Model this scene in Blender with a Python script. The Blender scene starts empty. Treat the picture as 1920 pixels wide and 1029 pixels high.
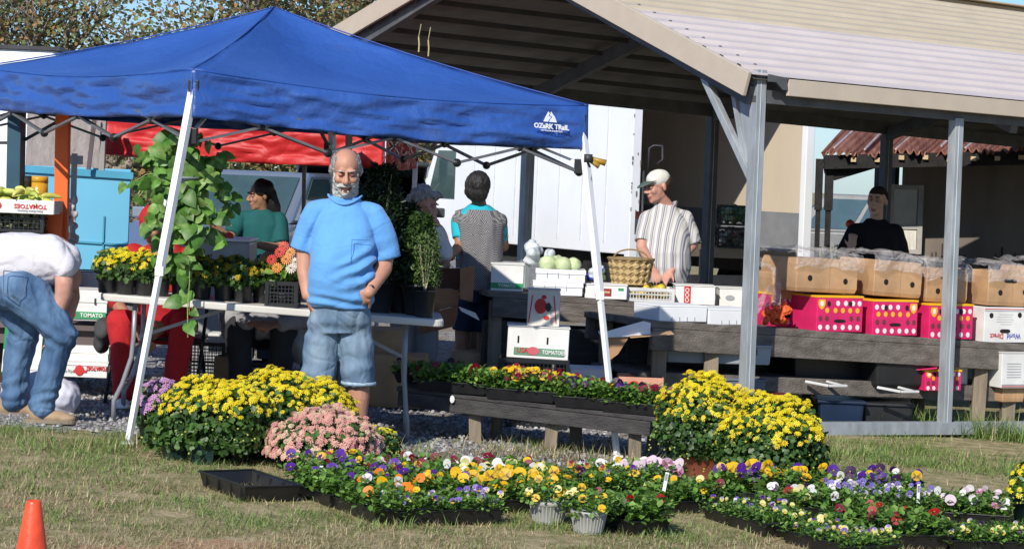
import bpy, math, random
import numpy as np
from mathutils import Vector, Matrix, noise
random.seed(7); RNG = np.random.default_rng(7)
SC = bpy.context.scene; COL = SC.collection
# ---------- camera: 82 mm view, 1.62 m above the ground, rolled 2.3 degrees, lens shifted down ----------
F = 4350.0; HC = 1.62; RR = math.radians(2.3); CR, SR = math.cos(RR), math.sin(RR); SL = 0.042
cam = bpy.data.cameras.new('camera'); co = bpy.data.objects.new('camera', cam); COL.objects.link(co)
cam.sensor_width = 36; cam.lens = 36*F/1920; cam.shift_y = -(514.5-330)/1920; cam.clip_end = 2000; cam.clip_start = .5
co.matrix_world = Matrix(((CR, -SR, 0, 0), (0, 0, -1, 0), (SR, CR, 0, HC), (0, 0, 0, 1)))
SC.camera = co
# ---------- sky and sun ----------
AZ, EL = math.radians(21), math.radians(35)
TOSUN = Vector((-math.sin(AZ)*math.cos(EL), -math.cos(AZ)*math.cos(EL), math.sin(EL)))
w = bpy.data.worlds.new("World"); SC.world = w; w.use_nodes = True
nt = w.node_tree; bg = nt.nodes['Background']; sky = nt.nodes.new('ShaderNodeTexSky'); sky.sky_type = 'NISHITA'
sky.sun_disc = False; sky.sun_elevation = EL; sky.sun_rotation = math.pi+AZ; sky.air_density = 1.0; sky.dust_density = .3; sky.ozone_density = 3
tint = nt.nodes.new('ShaderNodeMix'); tint.data_type = 'RGBA'; tint.blend_type = 'MULTIPLY'; tint.inputs[0].default_value = 1; tint.inputs[7].default_value = (.72, .93, 1.26, 1)
nt.links.new(sky.outputs[0], tint.inputs[6]); nt.links.new(tint.outputs[2], bg.inputs[0]); bg.inputs[1].default_value = 0.095
sl = bpy.data.lights.new('sun', 'SUN'); sl.energy = 4.4; sl.angle = math.radians(.55); sl.color = (1, .94, .85)
so = bpy.data.objects.new('sun', sl); COL.objects.link(so); so.rotation_euler = TOSUN.to_track_quat('Z', 'Y').to_euler()
SC.view_settings.view_transform = 'Standard'; SC.view_settings.look = 'None'; SC.view_settings.exposure = 0.17
SC.view_settings.gamma = 1; SC.render.engine = 'CYCLES'
# ---------- places ----------
def gz(x): return -SL*max(-5.5, min(5.5, x))
def ray(px, py):
    u = (px-960)/F; v = (330-py)/F
    return u*CR-v*SR, u*SR+v*CR
def at(px, py, d):
    a, b = ray(px, py); return Vector((a*d, d, HC+b*d))
def gp(px, py):
    a, b = ray(px, py); d = HC/(-SL*a-b); return Vector((a*d, d, HC+b*d))
def pos(px, d, h=0.0):
    x = 0
    for _ in range(6):
        z = gz(x)+h; x = d*((px-960)/F-(z-HC)/d*SR)/CR
    return Vector((x, d, gz(x)+h))
def hgt(px, py, d):
    p = at(px, py, d); return p.z-gz(p.x)
def V(*a): return Vector(a)
def onG(x, y, h=0): return Vector((x, y, gz(x)+h))
# ---------- materials ----------
MATS = {}
def L(c): return tuple(c)+(1,) if len(c) == 3 else c
def mat(name, col, rough=.6, var=.12, sc=6., bump=0., bs=60., metal=0., spec=.4, col2=None, stretch=None, trans=0, coat=0, sheen=0, attr=False, detail=4, bdet=3):
    if name in MATS: return MATS[name]
    m = bpy.data.materials.new(name); MATS[name] = m; m.use_nodes = True; n = m.node_tree; b = n.nodes['Principled BSDF']
    b.inputs['Roughness'].default_value = rough; b.inputs['Metallic'].default_value = metal; b.inputs['Specular IOR Level'].default_value = spec
    tc = n.nodes.new('ShaderNodeTexCoord'); mp = n.nodes.new('ShaderNodeMapping'); n.links.new(tc.outputs['Object'], mp.inputs[0])
    if stretch: mp.inputs['Scale'].default_value = stretch
    ns = n.nodes.new('ShaderNodeTexNoise'); ns.inputs['Scale'].default_value = sc; ns.inputs['Detail'].default_value = detail; n.links.new(mp.outputs[0], ns.inputs[0])
    rp = n.nodes.new('ShaderNodeValToRGB'); n.links.new(ns.outputs['Fac'], rp.inputs[0])
    rp.color_ramp.elements[0].position = .32; rp.color_ramp.elements[1].position = .68
    if attr:
        rp.color_ramp.elements[0].color = (1-var,)*3+(1,); rp.color_ramp.elements[1].color = (1,)*4
        a = n.nodes.new('ShaderNodeAttribute'); a.attribute_name = 'Col'
        mx = n.nodes.new('ShaderNodeMix'); mx.data_type = 'RGBA'; mx.blend_type = 'MULTIPLY'; mx.inputs[0].default_value = 1
        n.links.new(a.outputs['Color'], mx.inputs[6]); n.links.new(rp.outputs[0], mx.inputs[7]); out = mx.outputs[2]
    else:
        c2 = col2 or tuple(min(1, c*(1+var)) for c in col[:3])
        rp.color_ramp.elements[0].color = L(tuple(c*(1-var) for c in col[:3])) if not col2 else L(col); rp.color_ramp.elements[1].color = L(c2)
        out = rp.outputs[0]
    n.links.new(out, b.inputs['Base Color'])
    if bump:
        n2 = n.nodes.new('ShaderNodeTexNoise'); n2.inputs['Scale'].default_value = bs; n2.inputs['Detail'].default_value = bdet; n.links.new(mp.outputs[0], n2.inputs[0])
        bp = n.nodes.new('ShaderNodeBump'); bp.inputs['Strength'].default_value = min(1, bump); bp.inputs['Distance'].default_value = .01*max(1, bump); n.links.new(n2.outputs['Fac'], bp.inputs['Height']); n.links.new(bp.outputs[0], b.inputs['Normal'])
    if trans: b.inputs['Transmission Weight'].default_value = trans
    if coat: b.inputs['Coat Weight'].default_value = coat
    if sheen: b.inputs['Sheen Weight'].default_value = sheen
    return m
def creases(m, sc=2.2, dist=.012, st=(1, 1, 1)):     # sharp fold lines in stretched cloth, as bump
    n = m.node_tree; tc = n.nodes.new('ShaderNodeTexCoord'); mp = n.nodes.new('ShaderNodeMapping'); mp.inputs['Scale'].default_value = st; n.links.new(tc.outputs['Object'], mp.inputs[0])
    ns = n.nodes.new('ShaderNodeTexNoise'); ns.inputs['Scale'].default_value = 3; n.links.new(mp.outputs[0], ns.inputs[0]); ad = n.nodes.new('ShaderNodeMix'); ad.data_type = 'VECTOR'; ad.inputs[0].default_value = .25; n.links.new(mp.outputs[0], ad.inputs[4]); n.links.new(ns.outputs['Color'], ad.inputs[5])
    v = n.nodes.new('ShaderNodeTexVoronoi'); v.feature = 'DISTANCE_TO_EDGE'; v.inputs['Scale'].default_value = sc; n.links.new(ad.outputs[1], v.inputs[0]); r = n.nodes.new('ShaderNodeValToRGB'); r.color_ramp.elements[1].position = .12; n.links.new(v.outputs[0], r.inputs[0])
    b = n.nodes['Principled BSDF']; bp = n.nodes.new('ShaderNodeBump'); bp.inputs['Strength'].default_value = .7; bp.inputs['Distance'].default_value = dist; n.links.new(r.outputs[0], bp.inputs['Height'])
    if b.inputs['Normal'].links: n.links.new(b.inputs['Normal'].links[0].from_socket, bp.inputs['Normal'])
    n.links.new(bp.outputs[0], b.inputs['Normal']); return m
def leafmat(name, rough=.5, tr=.25, var=.3):
    if name in MATS: return MATS[name]
    m = mat(name, (1, 1, 1), rough, var, 30, attr=True); n = m.node_tree; b = n.nodes['Principled BSDF']
    t = n.nodes.new('ShaderNodeBsdfTranslucent'); mx = n.nodes.new('ShaderNodeMixShader'); mx.inputs[0].default_value = tr
    src = b.inputs['Base Color'].links[0].from_socket; n.links.new(src, t.inputs[0])
    n.links.new(b.outputs[0], mx.inputs[1]); n.links.new(t.outputs[0], mx.inputs[2]); n.links.new(mx.outputs[0], n.nodes['Material Output'].inputs[0]); return m
# ---------- mesh builder ----------
def rotz(a): return Matrix.Rotation(a, 3, 'Z')
class MB:
    def __init__(s): s.v = []; s.f = []; s.m = []; s.cur = 0
    def add(s, vs, fs, m=None):
        o = len(s.v); s.v += [tuple(p) for p in vs]; s.f += [tuple(i+o for i in q) for q in fs]; s.m += [s.cur if m is None else m]*len(fs); return s
    def box(s, c, sz, R=None, m=None, taper=1.0):
        c = Vector(c); hx, hy, hz = sz[0]/2, sz[1]/2, sz[2]/2; vs = []
        if isinstance(R, (int, float)): R = rotz(R)
        for z, k in ((-hz, 1), (hz, taper)):
            for x, y in ((-hx, -hy), (hx, -hy), (hx, hy), (-hx, hy)):
                p = Vector((x*k, y*k, z)); vs.append(c+(R@p if R else p))
        return s.add(vs, [(3, 2, 1, 0), (4, 5, 6, 7), (0, 1, 5, 4), (1, 2, 6, 5), (2, 3, 7, 6), (3, 0, 4, 7)], m)
    def beam(s, a, b, w, h, up=(0, 0, 1), m=None):
        a = Vector(a); b = Vector(b); t = (b-a).normalized(); sd = t.cross(Vector(up))
        if sd.length < 1e-4: sd = Vector((1, 0, 0))
        sd.normalize(); u = sd.cross(t); vs = []
        for p in (a, b):
            for i, j in ((-1, -1), (1, -1), (1, 1), (-1, 1)): vs.append(p+sd*(i*w/2)+u*(j*h/2))
        return s.add(vs, [(3, 2, 1, 0), (4, 5, 6, 7), (0, 1, 5, 4), (1, 2, 6, 5), (2, 3, 7, 6), (3, 0, 4, 7)], m)
    def tube(s, pts, r, n=8, m=None, cap=True, flat=1.0):
        pts = [Vector(p) for p in pts]; k = len(pts); rs = r if isinstance(r, (list, tuple)) else [r]*k; vs = []; fs = []; prev = None
        for i, p in enumerate(pts):
            t = (pts[min(i+1, k-1)]-pts[max(i-1, 0)]).normalized()
            if prev is None: sd = t.cross(Vector((0, 0, 1))); sd = sd if sd.length > .05 else Vector((1, 0, 0)); sd.normalize()
            else: sd = (prev-t*prev.dot(t)).normalized()
            prev = sd; u = t.cross(sd)
            for j in range(n): a = 2*math.pi*j/n; vs.append(p+sd*(math.cos(a)*rs[i])+u*(math.sin(a)*rs[i]*flat))
        for i in range(k-1):
            for j in range(n): fs.append((i*n+j, i*n+(j+1) % n, (i+1)*n+(j+1) % n, (i+1)*n+j))
        if cap: fs += [tuple(range(n-1, -1, -1)), tuple(range((k-1)*n, k*n))]
        return s.add(vs, fs, m)
    def lathe(s, prof, c=(0, 0, 0), n=20, m=None, R=None, sx=1, sy=1):
        c = Vector(c); vs = []; fs = []
        for r, z in prof:
            for j in range(n):
                a = 2*math.pi*j/n; p = Vector((math.cos(a)*r*sx, math.sin(a)*r*sy, z)); vs.append(c+(R@p if R else p))
        for i in range(len(prof)-1):
            for j in range(n): fs.append((i*n+j, i*n+(j+1) % n, (i+1)*n+(j+1) % n, (i+1)*n+j))
        return s.add(vs, fs, m)
    def ell(s, c, r, R=None, nu=14, nv=9, m=None):
        c = Vector(c); vs = []; fs = []; r = (r, r, r) if isinstance(r, (int, float)) else r
        for i in range(nv+1):
            t = math.pi*i/nv
            for j in range(nu):
                a = 2*math.pi*j/nu; p = Vector((math.sin(t)*math.cos(a)*r[0], math.sin(t)*math.sin(a)*r[1], -math.cos(t)*r[2])); vs.append(c+(R@p if R else p))
        for i in range(nv):
            for j in range(nu):
                q = (i*nu+j, i*nu+(j+1) % nu, (i+1)*nu+(j+1) % nu, (i+1)*nu+j)
                if i == 0: q = (j, nu+(j+1) % nu, nu+j)
                elif i == nv-1: q = (i*nu+j, i*nu+(j+1) % nu, nv*nu+j)
                fs.append(q)
        return s.add(vs, fs, m)
    def cap(s, a, b, r0, r1, n=12, flat=1.0, m=None):      # tapered capsule
        a = Vector(a); b = Vector(b); s.tube([a, b], [r0, r1], n, m, flat=flat); s.ell(a, r0*.999, nu=n, nv=8, m=m); s.ell(b, r1*.999, nu=n, nv=8, m=m); return s
    def loft(s, rings, n=20, m=None):                       # rings (centre, rx, ry[, matrix])
        vs = []; fs = []
        for q in rings:
            c, rx, ry = Vector(q[0]), q[1], q[2]; R = q[3] if len(q) > 3 else None
            for j in range(n):
                a = 2*math.pi*j/n; ca, sa = math.cos(a), math.sin(a); e = .82
                p = Vector((math.copysign(abs(ca)**e, ca)*rx, math.copysign(abs(sa)**e, sa)*ry, 0)); vs.append(c+(R@p if R else p))
        k = len(rings)
        for i in range(k-1):
            for j in range(n): fs.append((i*n+j, i*n+(j+1) % n, (i+1)*n+(j+1) % n, (i+1)*n+j))
        fs += [tuple(range(n-1, -1, -1)), tuple(range((k-1)*n, k*n))]
        return s.add(vs, fs, m)
    def grid(s, fn, nu, nv, m=None):
        vs = [fn(i/nu, j/nv) for j in range(nv+1) for i in range(nu+1)]
        fs = [(j*(nu+1)+i, j*(nu+1)+i+1, (j+1)*(nu+1)+i+1, (j+1)*(nu+1)+i) for j in range(nv) for i in range(nu)]
        return s.add(vs, fs, m)
    def prism(s, poly, o, ax, ay, az, th, m=None):          # polygon in plane ax/ay at o, thickness th along az
        o, ax, ay, az = map(Vector, (o, ax, ay, az)); k = len(poly)
        vs = [o+ax*x+ay*y for x, y in poly]+[o+ax*x+ay*y+az*th for x, y in poly]
        return s.add(vs, [tuple(range(k-1, -1, -1)), tuple(range(k, 2*k))]+[(i, (i+1) % k, k+(i+1) % k, k+i) for i in range(k)], m)
    def xf(s, M):
        s.v = [tuple(M@Vector(p)) for p in s.v]; return s
    def mesh(s, name):
        me = bpy.data.meshes.new(name); me.from_pydata(s.v, [], s.f); me.polygons.foreach_set('material_index', s.m); me.update(); return me
    def build(s, name, mats, parent=None, smooth=False, bevel=0, solid=0, world=True):
        return link(name, s.mesh(name), mats, parent, smooth, bevel, solid, world)
def link(name, me, mats, parent=None, smooth=False, bevel=0, solid=0, world=True):
    if mats is not None:
        for m_ in (mats if isinstance(mats, (list, tuple)) else [mats]): me.materials.append(m_)
    if smooth: me.polygons.foreach_set('use_smooth', [True]*len(me.polygons))
    o = bpy.data.objects.new(name, me); COL.objects.link(o)
    if parent:
        o.parent = parent
        if world: o.matrix_parent_inverse = Matrix.Translation(-WP(parent))
    elif world and len(me.vertices):
        a = np.empty(len(me.vertices)*3, np.float32); me.vertices.foreach_get('co', a); a = a.reshape(-1, 3)
        c = (a.min(0)+a.max(0))/2; c[2] = a[:, 2].min(); me.transform(Matrix.Translation(-Vector([float(q) for q in c]))); o.location = [float(q) for q in c]
    if solid:
        md = o.modifiers.new('solid', 'SOLIDIFY'); md.thickness = solid; md.offset = 0
    if bevel:
        md = o.modifiers.new('bevel', 'BEVEL'); md.width = bevel; md.segments = 2; md.limit_method = 'ANGLE'; md.angle_limit = .6
    return o
def WP(o):
    p = Vector(o.location)
    if o.parent: p += o.matrix_parent_inverse.translation+WP(o.parent)
    return p
def tag(o, label, cat, group=None, kind=None):
    if label: o['label'] = label
    if cat: o['category'] = cat
    if group: o['group'] = group
    if kind: o['kind'] = kind
    return o
def thing(name, loc, label, cat, group=None, rz=0):
    o = bpy.data.objects.new(name, None); COL.objects.link(o); o.location = loc; o.rotation_euler.z = rz; o.empty_display_size = .1
    return tag(o, label, cat, group)
def struct(o): o['kind'] = 'structure'; return o
def kids(o): return [c for c in COL.objects if c.parent == o]
def clone(o, loc=None, rz=None, label=None, par=None):
    c = o.copy(); COL.objects.link(c)
    if par: c.parent = par
    for k in KID.get(o.name, []): clone(k, par=c)
    if loc is not None: c.location = loc
    if rz is not None: c.rotation_euler.z = rz
    if label: c['label'] = label
    return c
KID = {}
def reg(o):     # remember the children of a thing that gets copied
    KID.clear()
    for c in COL.objects:
        if c.parent: KID.setdefault(c.parent.name, []).append(c)
    return o
# ---------- numpy scatter ----------
class SCT:
    def __init__(s): s.V = []; s.Fi = []; s.n = 0; s.C = []
    def put(s, T, faces, P, Rm, S, Cc):
        T = np.asarray(T, float); N = len(P); k = len(T); S = np.asarray(S, float)
        S = S.reshape(N, -1) if S.ndim else np.full((N, 1), S)
        W = np.einsum('nij,nkj->nki', Rm, T[None]*S[:, None, :])+np.asarray(P)[:, None]
        s.V.append(W.reshape(-1, 3)); Cc = np.asarray(Cc, float)
        if Cc.ndim == 1: Cc = np.tile(Cc, (N, 1))
        if Cc.ndim == 2: Cc = np.repeat(Cc[:, None], k, 1)
        s.C.append(Cc.reshape(-1, 3))
        for fc in faces: s.Fi.append((np.asarray(fc)[None]+s.n+np.arange(N)[:, None]*k))
        s.n += N*k; return s
    def mesh(s, name):
        me = bpy.data.meshes.new(name); Vv = np.concatenate(s.V).astype(np.float32); me.vertices.add(len(Vv)); me.vertices.foreach_set('co', Vv.ravel())
        ln = np.concatenate([np.full(len(a), a.shape[1]) for a in s.Fi]); li = np.concatenate([a.ravel() for a in s.Fi])
        me.loops.add(len(li)); me.loops.foreach_set('vertex_index', li.astype(np.int32)); me.polygons.add(len(ln))
        me.polygons.foreach_set('loop_start', np.concatenate([[0], np.cumsum(ln)[:-1]]).astype(np.int32)); me.polygons.foreach_set('loop_total', ln.astype(np.int32))
        me.update(calc_edges=True); ca = me.color_attributes.new('Col', 'FLOAT_COLOR', 'POINT')
        ca.data.foreach_set('color', np.c_[np.concatenate(s.C), np.ones(len(Vv))].astype(np.float32).ravel()); return me
def rrot(N, tilt=math.pi):
    a = RNG.uniform(0, 2*np.pi, N); b = RNG.uniform(0, tilt, N); c = RNG.uniform(0, 2*np.pi, N)
    return np.einsum('nij,njk,nkl->nil', RZ(a), RX(b), RZ(c))
def RZ(a): a = np.asarray(a); o = np.zeros_like(a); l = o+1; return np.stack([np.stack([np.cos(a), -np.sin(a), o], -1), np.stack([np.sin(a), np.cos(a), o], -1), np.stack([o, o, l], -1)], -2)
def RX(a): a = np.asarray(a); o = np.zeros_like(a); l = o+1; return np.stack([np.stack([l, o, o], -1), np.stack([o, np.cos(a), -np.sin(a)], -1), np.stack([o, np.sin(a), np.cos(a)], -1)], -2)
def face_dir(D, roll=None):      # rotations taking local +Z to D
    D = np.asarray(D, float); D = D/np.linalg.norm(D, axis=1, keepdims=True); up = np.tile([0., 0, 1], (len(D), 1)); up[np.abs(D[:, 2]) > .97] = [0, 1, 0]
    X = np.cross(up, D); X /= np.linalg.norm(X, axis=1, keepdims=True); Y = np.cross(D, X); R = np.stack([X, Y, D], -1)
    return R if roll is None else np.einsum('nij,njk->nik', R, RZ(roll))
def pal(cols, N, j=.18):
    c = np.asarray(cols, float)[RNG.integers(0, len(cols), N)]; return np.clip(c*RNG.uniform(1-j, 1+j, (N, 1))*RNG.uniform(.94, 1.06, (N, 3)), 0, 1)
LEAF = np.array([[0, 0, 0], [.3, .3, .07], [.34, .62, .05], [0, 1, -.06], [-.34, .62, .05], [-.3, .3, .07]]); LEAFF = [(0, 1, 2, 3), (0, 3, 4, 5)]
BLADE = np.array([[-.5, 0, 0], [.5, 0, 0], [.3, .12, .55], [-.3, .12, .55], [0, .4, 1.]]); BLADEF = [(0, 1, 2, 3), (3, 2, 4)]
def bm_remesh(mb, vox, sm=4, name='body', fac=.5):
    me = mb.mesh('tmp'); o = bpy.data.objects.new('tmp', me); COL.objects.link(o)
    r = o.modifiers.new('r', 'REMESH'); r.mode = 'VOXEL'; r.voxel_size = vox
    if sm: q = o.modifiers.new('s', 'SMOOTH'); q.iterations = sm; q.factor = fac
    dg = bpy.context.evaluated_depsgraph_get(); dg.update(); out = bpy.data.meshes.new_from_object(o.evaluated_get(dg)); out.name = name
    bpy.data.objects.remove(o); bpy.data.meshes.remove(me); return out
def wobble(me, fn):
    n = len(me.vertices); a = np.empty(n*3, np.float32); me.vertices.foreach_get('co', a); a = a.reshape(-1, 3); nr = np.empty(n*3, np.float32); me.vertices.foreach_get('normal', nr); nr = nr.reshape(-1, 3)
    d = np.array([fn(Vector(p.tolist()), Vector(q.tolist())) for p, q in zip(a, nr)], np.float32); a += nr*d[:, None]; me.vertices.foreach_set('co', a.ravel()); me.update()
def paint(me, rules, default=0):   # material slot by face centre
    for p in me.polygons:
        i = default; c = p.center
        for k, fn in rules:
            if fn(c): i = k
        p.material_index = i
def text(s, size, o, ax, ay, m, parent, name='lettering', th=.0015, bold=0, sx=1.0):
    cu = bpy.data.curves.new('t', 'FONT'); cu.body = s; cu.size = size; cu.align_x = 'CENTER'; cu.align_y = 'CENTER'; cu.extrude = th; cu.resolution_u = 2; cu.offset = bold
    ob = bpy.data.objects.new('t', cu); COL.objects.link(ob); dg = bpy.context.evaluated_depsgraph_get(); dg.update()
    me = bpy.data.meshes.new_from_object(ob.evaluated_get(dg)); bpy.data.objects.remove(ob); bpy.data.curves.remove(cu)
    ax = Vector(ax).normalized(); ay = Vector(ay).normalized(); az = ax.cross(ay)
    M = Matrix(((ax.x*sx, ay.x, az.x, o[0]), (ax.y*sx, ay.y, az.y, o[1]), (ax.z*sx, ay.z, az.z, o[2]), (0, 0, 0, 1))); me.transform(M)
    return link(name, me, m, parent)
# ================= SETTING =================
def mat_ground():
    m = bpy.data.materials.new('ground'); m.use_nodes = True; n = m.node_tree; b = n.nodes['Principled BSDF']; b.inputs['Roughness'].default_value = .95; b.inputs['Specular IOR Level'].default_value = .1
    ln = n.links.new; tc = n.nodes.new('ShaderNodeTexCoord'); P = tc.outputs['Object']
    def noi(s, d=5, r=.6):
        q = n.nodes.new('ShaderNodeTexNoise'); q.inputs['Scale'].default_value = s; q.inputs['Detail'].default_value = d; q.inputs['Roughness'].default_value = r; ln(P, q.inputs[0]); return q.outputs['Fac']
    def ramp(src, stops):
        q = n.nodes.new('ShaderNodeValToRGB'); ln(src, q.inputs[0]); e = q.color_ramp.elements
        while len(e) < len(stops): e.new(.5)
        for i, (p, c) in enumerate(stops): e[i].position = p; e[i].color = L(c)
        return q.outputs[0]
    def mix(f, a, c):
        q = n.nodes.new('ShaderNodeMix'); q.data_type = 'RGBA'; ln(f, q.inputs[0]); ln(a, q.inputs[6]); ln(c, q.inputs[7]); return q.outputs[2]
    def mth(op, a, c):
        q = n.nodes.new('ShaderNodeMath'); q.operation = op
        for i, v in enumerate((a, c)):
            if isinstance(v, (int, float)): q.inputs[i].default_value = v
            else: ln(v, q.inputs[i])
        return q.outputs[0]
    grass = ramp(noi(9), [(.3, (.17, .18, .06)), (.48, (.29, .25, .13)), (.6, (.40, .33, .19)), (.75, (.47, .34, .21))])
    clay = ramp(noi(14), [(.3, (.36, .2, .115)), (.7, (.5, .32, .2))])
    vor = n.nodes.new('ShaderNodeTexVoronoi'); vor.inputs['Scale'].default_value = 55; ln(P, vor.inputs[0])
    sep0 = n.nodes.new('ShaderNodeSeparateColor'); ln(vor.outputs['Color'], sep0.inputs[0])
    grav = ramp(sep0.outputs[0], [(.0, (.15, .145, .14)), (.4, (.27, .26, .255)), (.8, (.42, .41, .40)), (1, (.6, .58, .56))])
    grav = mix(mth('MULTIPLY', mth('GREATER_THAN', noi(2.2), .55), .7), grav, ramp(noi(22), [(.3, (.2, .15, .09)), (.7, (.33, .25, .15))]))
    sp = n.nodes.new('ShaderNodeSeparateXYZ'); ln(P, sp.inputs[0]); X, Y = sp.outputs[0], sp.outputs[1]
    wig = mth('MULTIPLY', mth('SUBTRACT', noi(2.5), .5), 1.2)
    # gravel yard: beyond the grass, left of the carport
    edge = mth('ADD', Y, wig)
    g1 = mth('GREATER_THAN', edge, 13.0)
    g2 = mth('GREATER_THAN', mth('ADD', mth('MULTIPLY', X, 1.0), wig), 1.15)
    isg = mth('MULTIPLY', g1, mth('SUBTRACT', 1, g2))
    c = mix(mth('MULTIPLY', mth('GREATER_THAN', mth('ADD', noi(1.1), mth('MULTIPLY', mth('SUBTRACT', 10.2, Y), .12)), .60), .8), grass, clay)
    c = mix(isg, c, grav); ln(c, b.inputs['Base Color'])
    bp = n.nodes.new('ShaderNodeBump'); bp.inputs['Strength'].default_value = .8; bp.inputs['Distance'].default_value = .015
    ln(mth('ADD', noi(45, 4), mth('MULTIPLY', vor.outputs['Distance'], mth('MULTIPLY', isg, 1.4))), bp.inputs['Height']); ln(bp.outputs[0], b.inputs['Normal']); return m
def ground():
    xs = [-600, -200, -60, -20, -10]+[x*.25 for x in range(-34, 35)]+[10, 20, 60, 200, 600]
    xs = sorted(xs); ys = [-30, 0, 4, 7]+[7.25+i*.25 for i in range(60)]+[24, 28, 35, 60, 120, 300, 900]
    mb = MB(); nx, ny = len(xs), len(ys)
    def h(x, y): return gz(x)+(.012*noise.noise(Vector((x*1.7, y*1.7, 0))) if 6 < y < 24 and abs(x) < 9 else 0)-.004
    vs = [(x, y, h(x, y)) for y in ys for x in xs]
    fs = [(j*nx+i, j*nx+i+1, (j+1)*nx+i+1, (j+1)*nx+i) for j in range(ny-1) for i in range(nx-1)]
    mb.add(vs, fs); o = mb.build('ground', mat_ground(), smooth=True, world=False); struct(o)
ground()
def stones():
    N = 9000; x = RNG.uniform(-4.2, 1.6, N); y = 12.95+RNG.gamma(1.6, 1.3, N); P = np.c_[x, y, [gz(a)+.002 for a in x]]
    T = np.array([[-.5, -.4, 0], [.5, -.3, 0], [.4, .5, 0], [-.4, .4, 0], [-.25, -.2, .5], [.3, -.15, .42], [.1, .3, .5]]); fs = [(0, 1, 5, 4), (1, 2, 6, 5), (2, 3, 4, 6), (3, 0, 4), (4, 5, 6)]
    s = SCT(); s.put(T, fs, P, RZ(RNG.uniform(0, 6.3, N)), RNG.uniform(.01, .032, N), pal([(.3, .29, .28), (.42, .41, .4), (.2, .19, .19), (.5, .48, .45)], N))
    o = link('gravel_stones', s.mesh('gravel_stones'), mat('stone', (1, 1, 1), .9, .25, 50, attr=True)); tag(o, 'grey gravel stones scattered over the yard', 'gravel', kind='stuff')
stones()
def grass():
    s = SCT(); g = [(.18, .30, .06), (.26, .37, .09), (.15, .24, .06), (.34, .40, .14)]; dry = [(.50, .41, .22), (.60, .50, .30), (.44, .32, .19), (.38, .33, .16)]
    N = 150000; y = 7.8+(13.35-7.8)*RNG.random(N)**.95; hw = y*.245; x = RNG.uniform(-1, 1, N)*hw
    f1 = np.array([noise.noise(Vector((a*.9, b*1.1, 3))) for a, b in zip(x, y)]); f2 = np.array([noise.noise(Vector((a*3.1, b*3.1, 9))) for a, b in zip(x, y)])
    green = f1*1.2+f2*.9+.35*np.clip((y-12.0)/1.2, -1, 1)+.17-.08*(x < 0)
    # patchy, worn lawn: sparse where the clay shows through
    keep = (RNG.random(N) < np.clip(.75+f2*1.3-.5*np.clip((9.6-y)/1.2, 0, 1), .08, 1))
    lim = 13.0+.35*np.array([noise.noise(Vector((a*1.9, 1, 5))) for a in x]); keep &= (y < lim) | (x > 1.0)
    x, y, green = x[keep], y[keep], green[keep]; N = len(x); P = np.c_[x, y, [gz(a)-.004 for a in x]]
    isg = RNG.random(N) < 1/(1+np.exp(-green*5)); C = np.where(isg[:, None], pal(g, N, .25), pal(dry, N, .25))
    R = np.einsum('nij,njk->nik', RZ(RNG.uniform(0, 6.3, N)), RX(-RNG.beta(2, 1.6, N)*1.35))
    H = RNG.uniform(.018, .05, N)*np.where(isg, 1.25, 1)*(1+.5*(y > 12.3)); S = np.c_[RNG.uniform(.0025, .005, N), H, H]
    s.put(BLADE, BLADEF, P, R, S, C)
    N = 60000; y = RNG.uniform(13.0, 17.2, N); x = RNG.uniform(.9, 4.6, N); k_ = x > 1.0+.3*np.array([noise.noise(Vector((b*2, 4, 1))) for b in y]); x, y = x[k_], y[k_]; N = len(x)
    f1 = np.array([noise.noise(Vector((a*1.3, b*1.6, 7))) for a, b in zip(x, y)]); k_ = RNG.random(N) < np.clip(.55+f1*1.6, .05, 1)*np.where(y > 15.9, .45, 1); x, y, f1 = x[k_], y[k_], f1[k_]; N = len(x); isg = RNG.random(N) < 1/(1+np.exp(-(f1*6+.6))); H = RNG.uniform(.02, .06, N)*np.where(isg, 1.3, .9)
    s.put(BLADE, BLADEF, np.c_[x, y, [gz(a)-.004 for a in x]], np.einsum('nij,njk->nik', RZ(RNG.uniform(0, 6.3, N)), RX(-RNG.beta(2, 1.6, N)*1.3)), np.c_[RNG.uniform(.003, .006, N), H, H], np.where(isg[:, None], pal(g, N, .25), pal(dry, N, .25)))
    # taller tufts along the kerb, at the bench legs, round the pots
    tx, ty, th, tg = [], [], [], []
    def tuft(cx, cy, sp, n, h, gr=.8):
        a = RNG.normal(0, sp, n); b = RNG.normal(0, sp*.6, n); tx.extend(cx+a); ty.extend(cy+b); th.extend(RNG.uniform(.5, 1.1, n)*h); tg.extend(RNG.random(n) < gr)
    for _ in range(70):
        px = random.uniform(0, 1920); p = gp(px, random.uniform(845, 1010)); tuft(p.x, p.y, .06, 26, .07, .7)
    for _ in range(34):
        px = random.uniform(0, 1200); p = gp(px, random.uniform(826, 850)); tuft(p.x, p.y, .09, 40, .10, .55)
    for _ in range(30):
        px = random.uniform(1500, 1919); p = gp(px, random.uniform(834, 862)+(px-1500)*.06); tuft(p.x, p.y, .08, 36, .10, .9)
    for px in (1640, 1670, 1700, 1735, 1820, 1850, 1885, 1910, 1590, 1205, 1240): p = pos(px, 16.9 if px > 1500 else 15.3); tuft(p.x, p.y, .10, 110, .26, .93)
    for px in (905, 940, 980, 1040, 1070, 1100, 1180): p = pos(px, 13.3+random.random()*.25); tuft(p.x, p.y, .09, 60, .13, .1)
    N = len(tx); P = np.c_[tx, ty, [gz(a)-.005 for a in tx]]; tg = np.array(tg); C = np.where(tg[:, None], pal([(.2, .34, .07), (.15, .27, .06), (.3, .4, .12)], N), pal(dry, N)); th = np.array(th)
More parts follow.
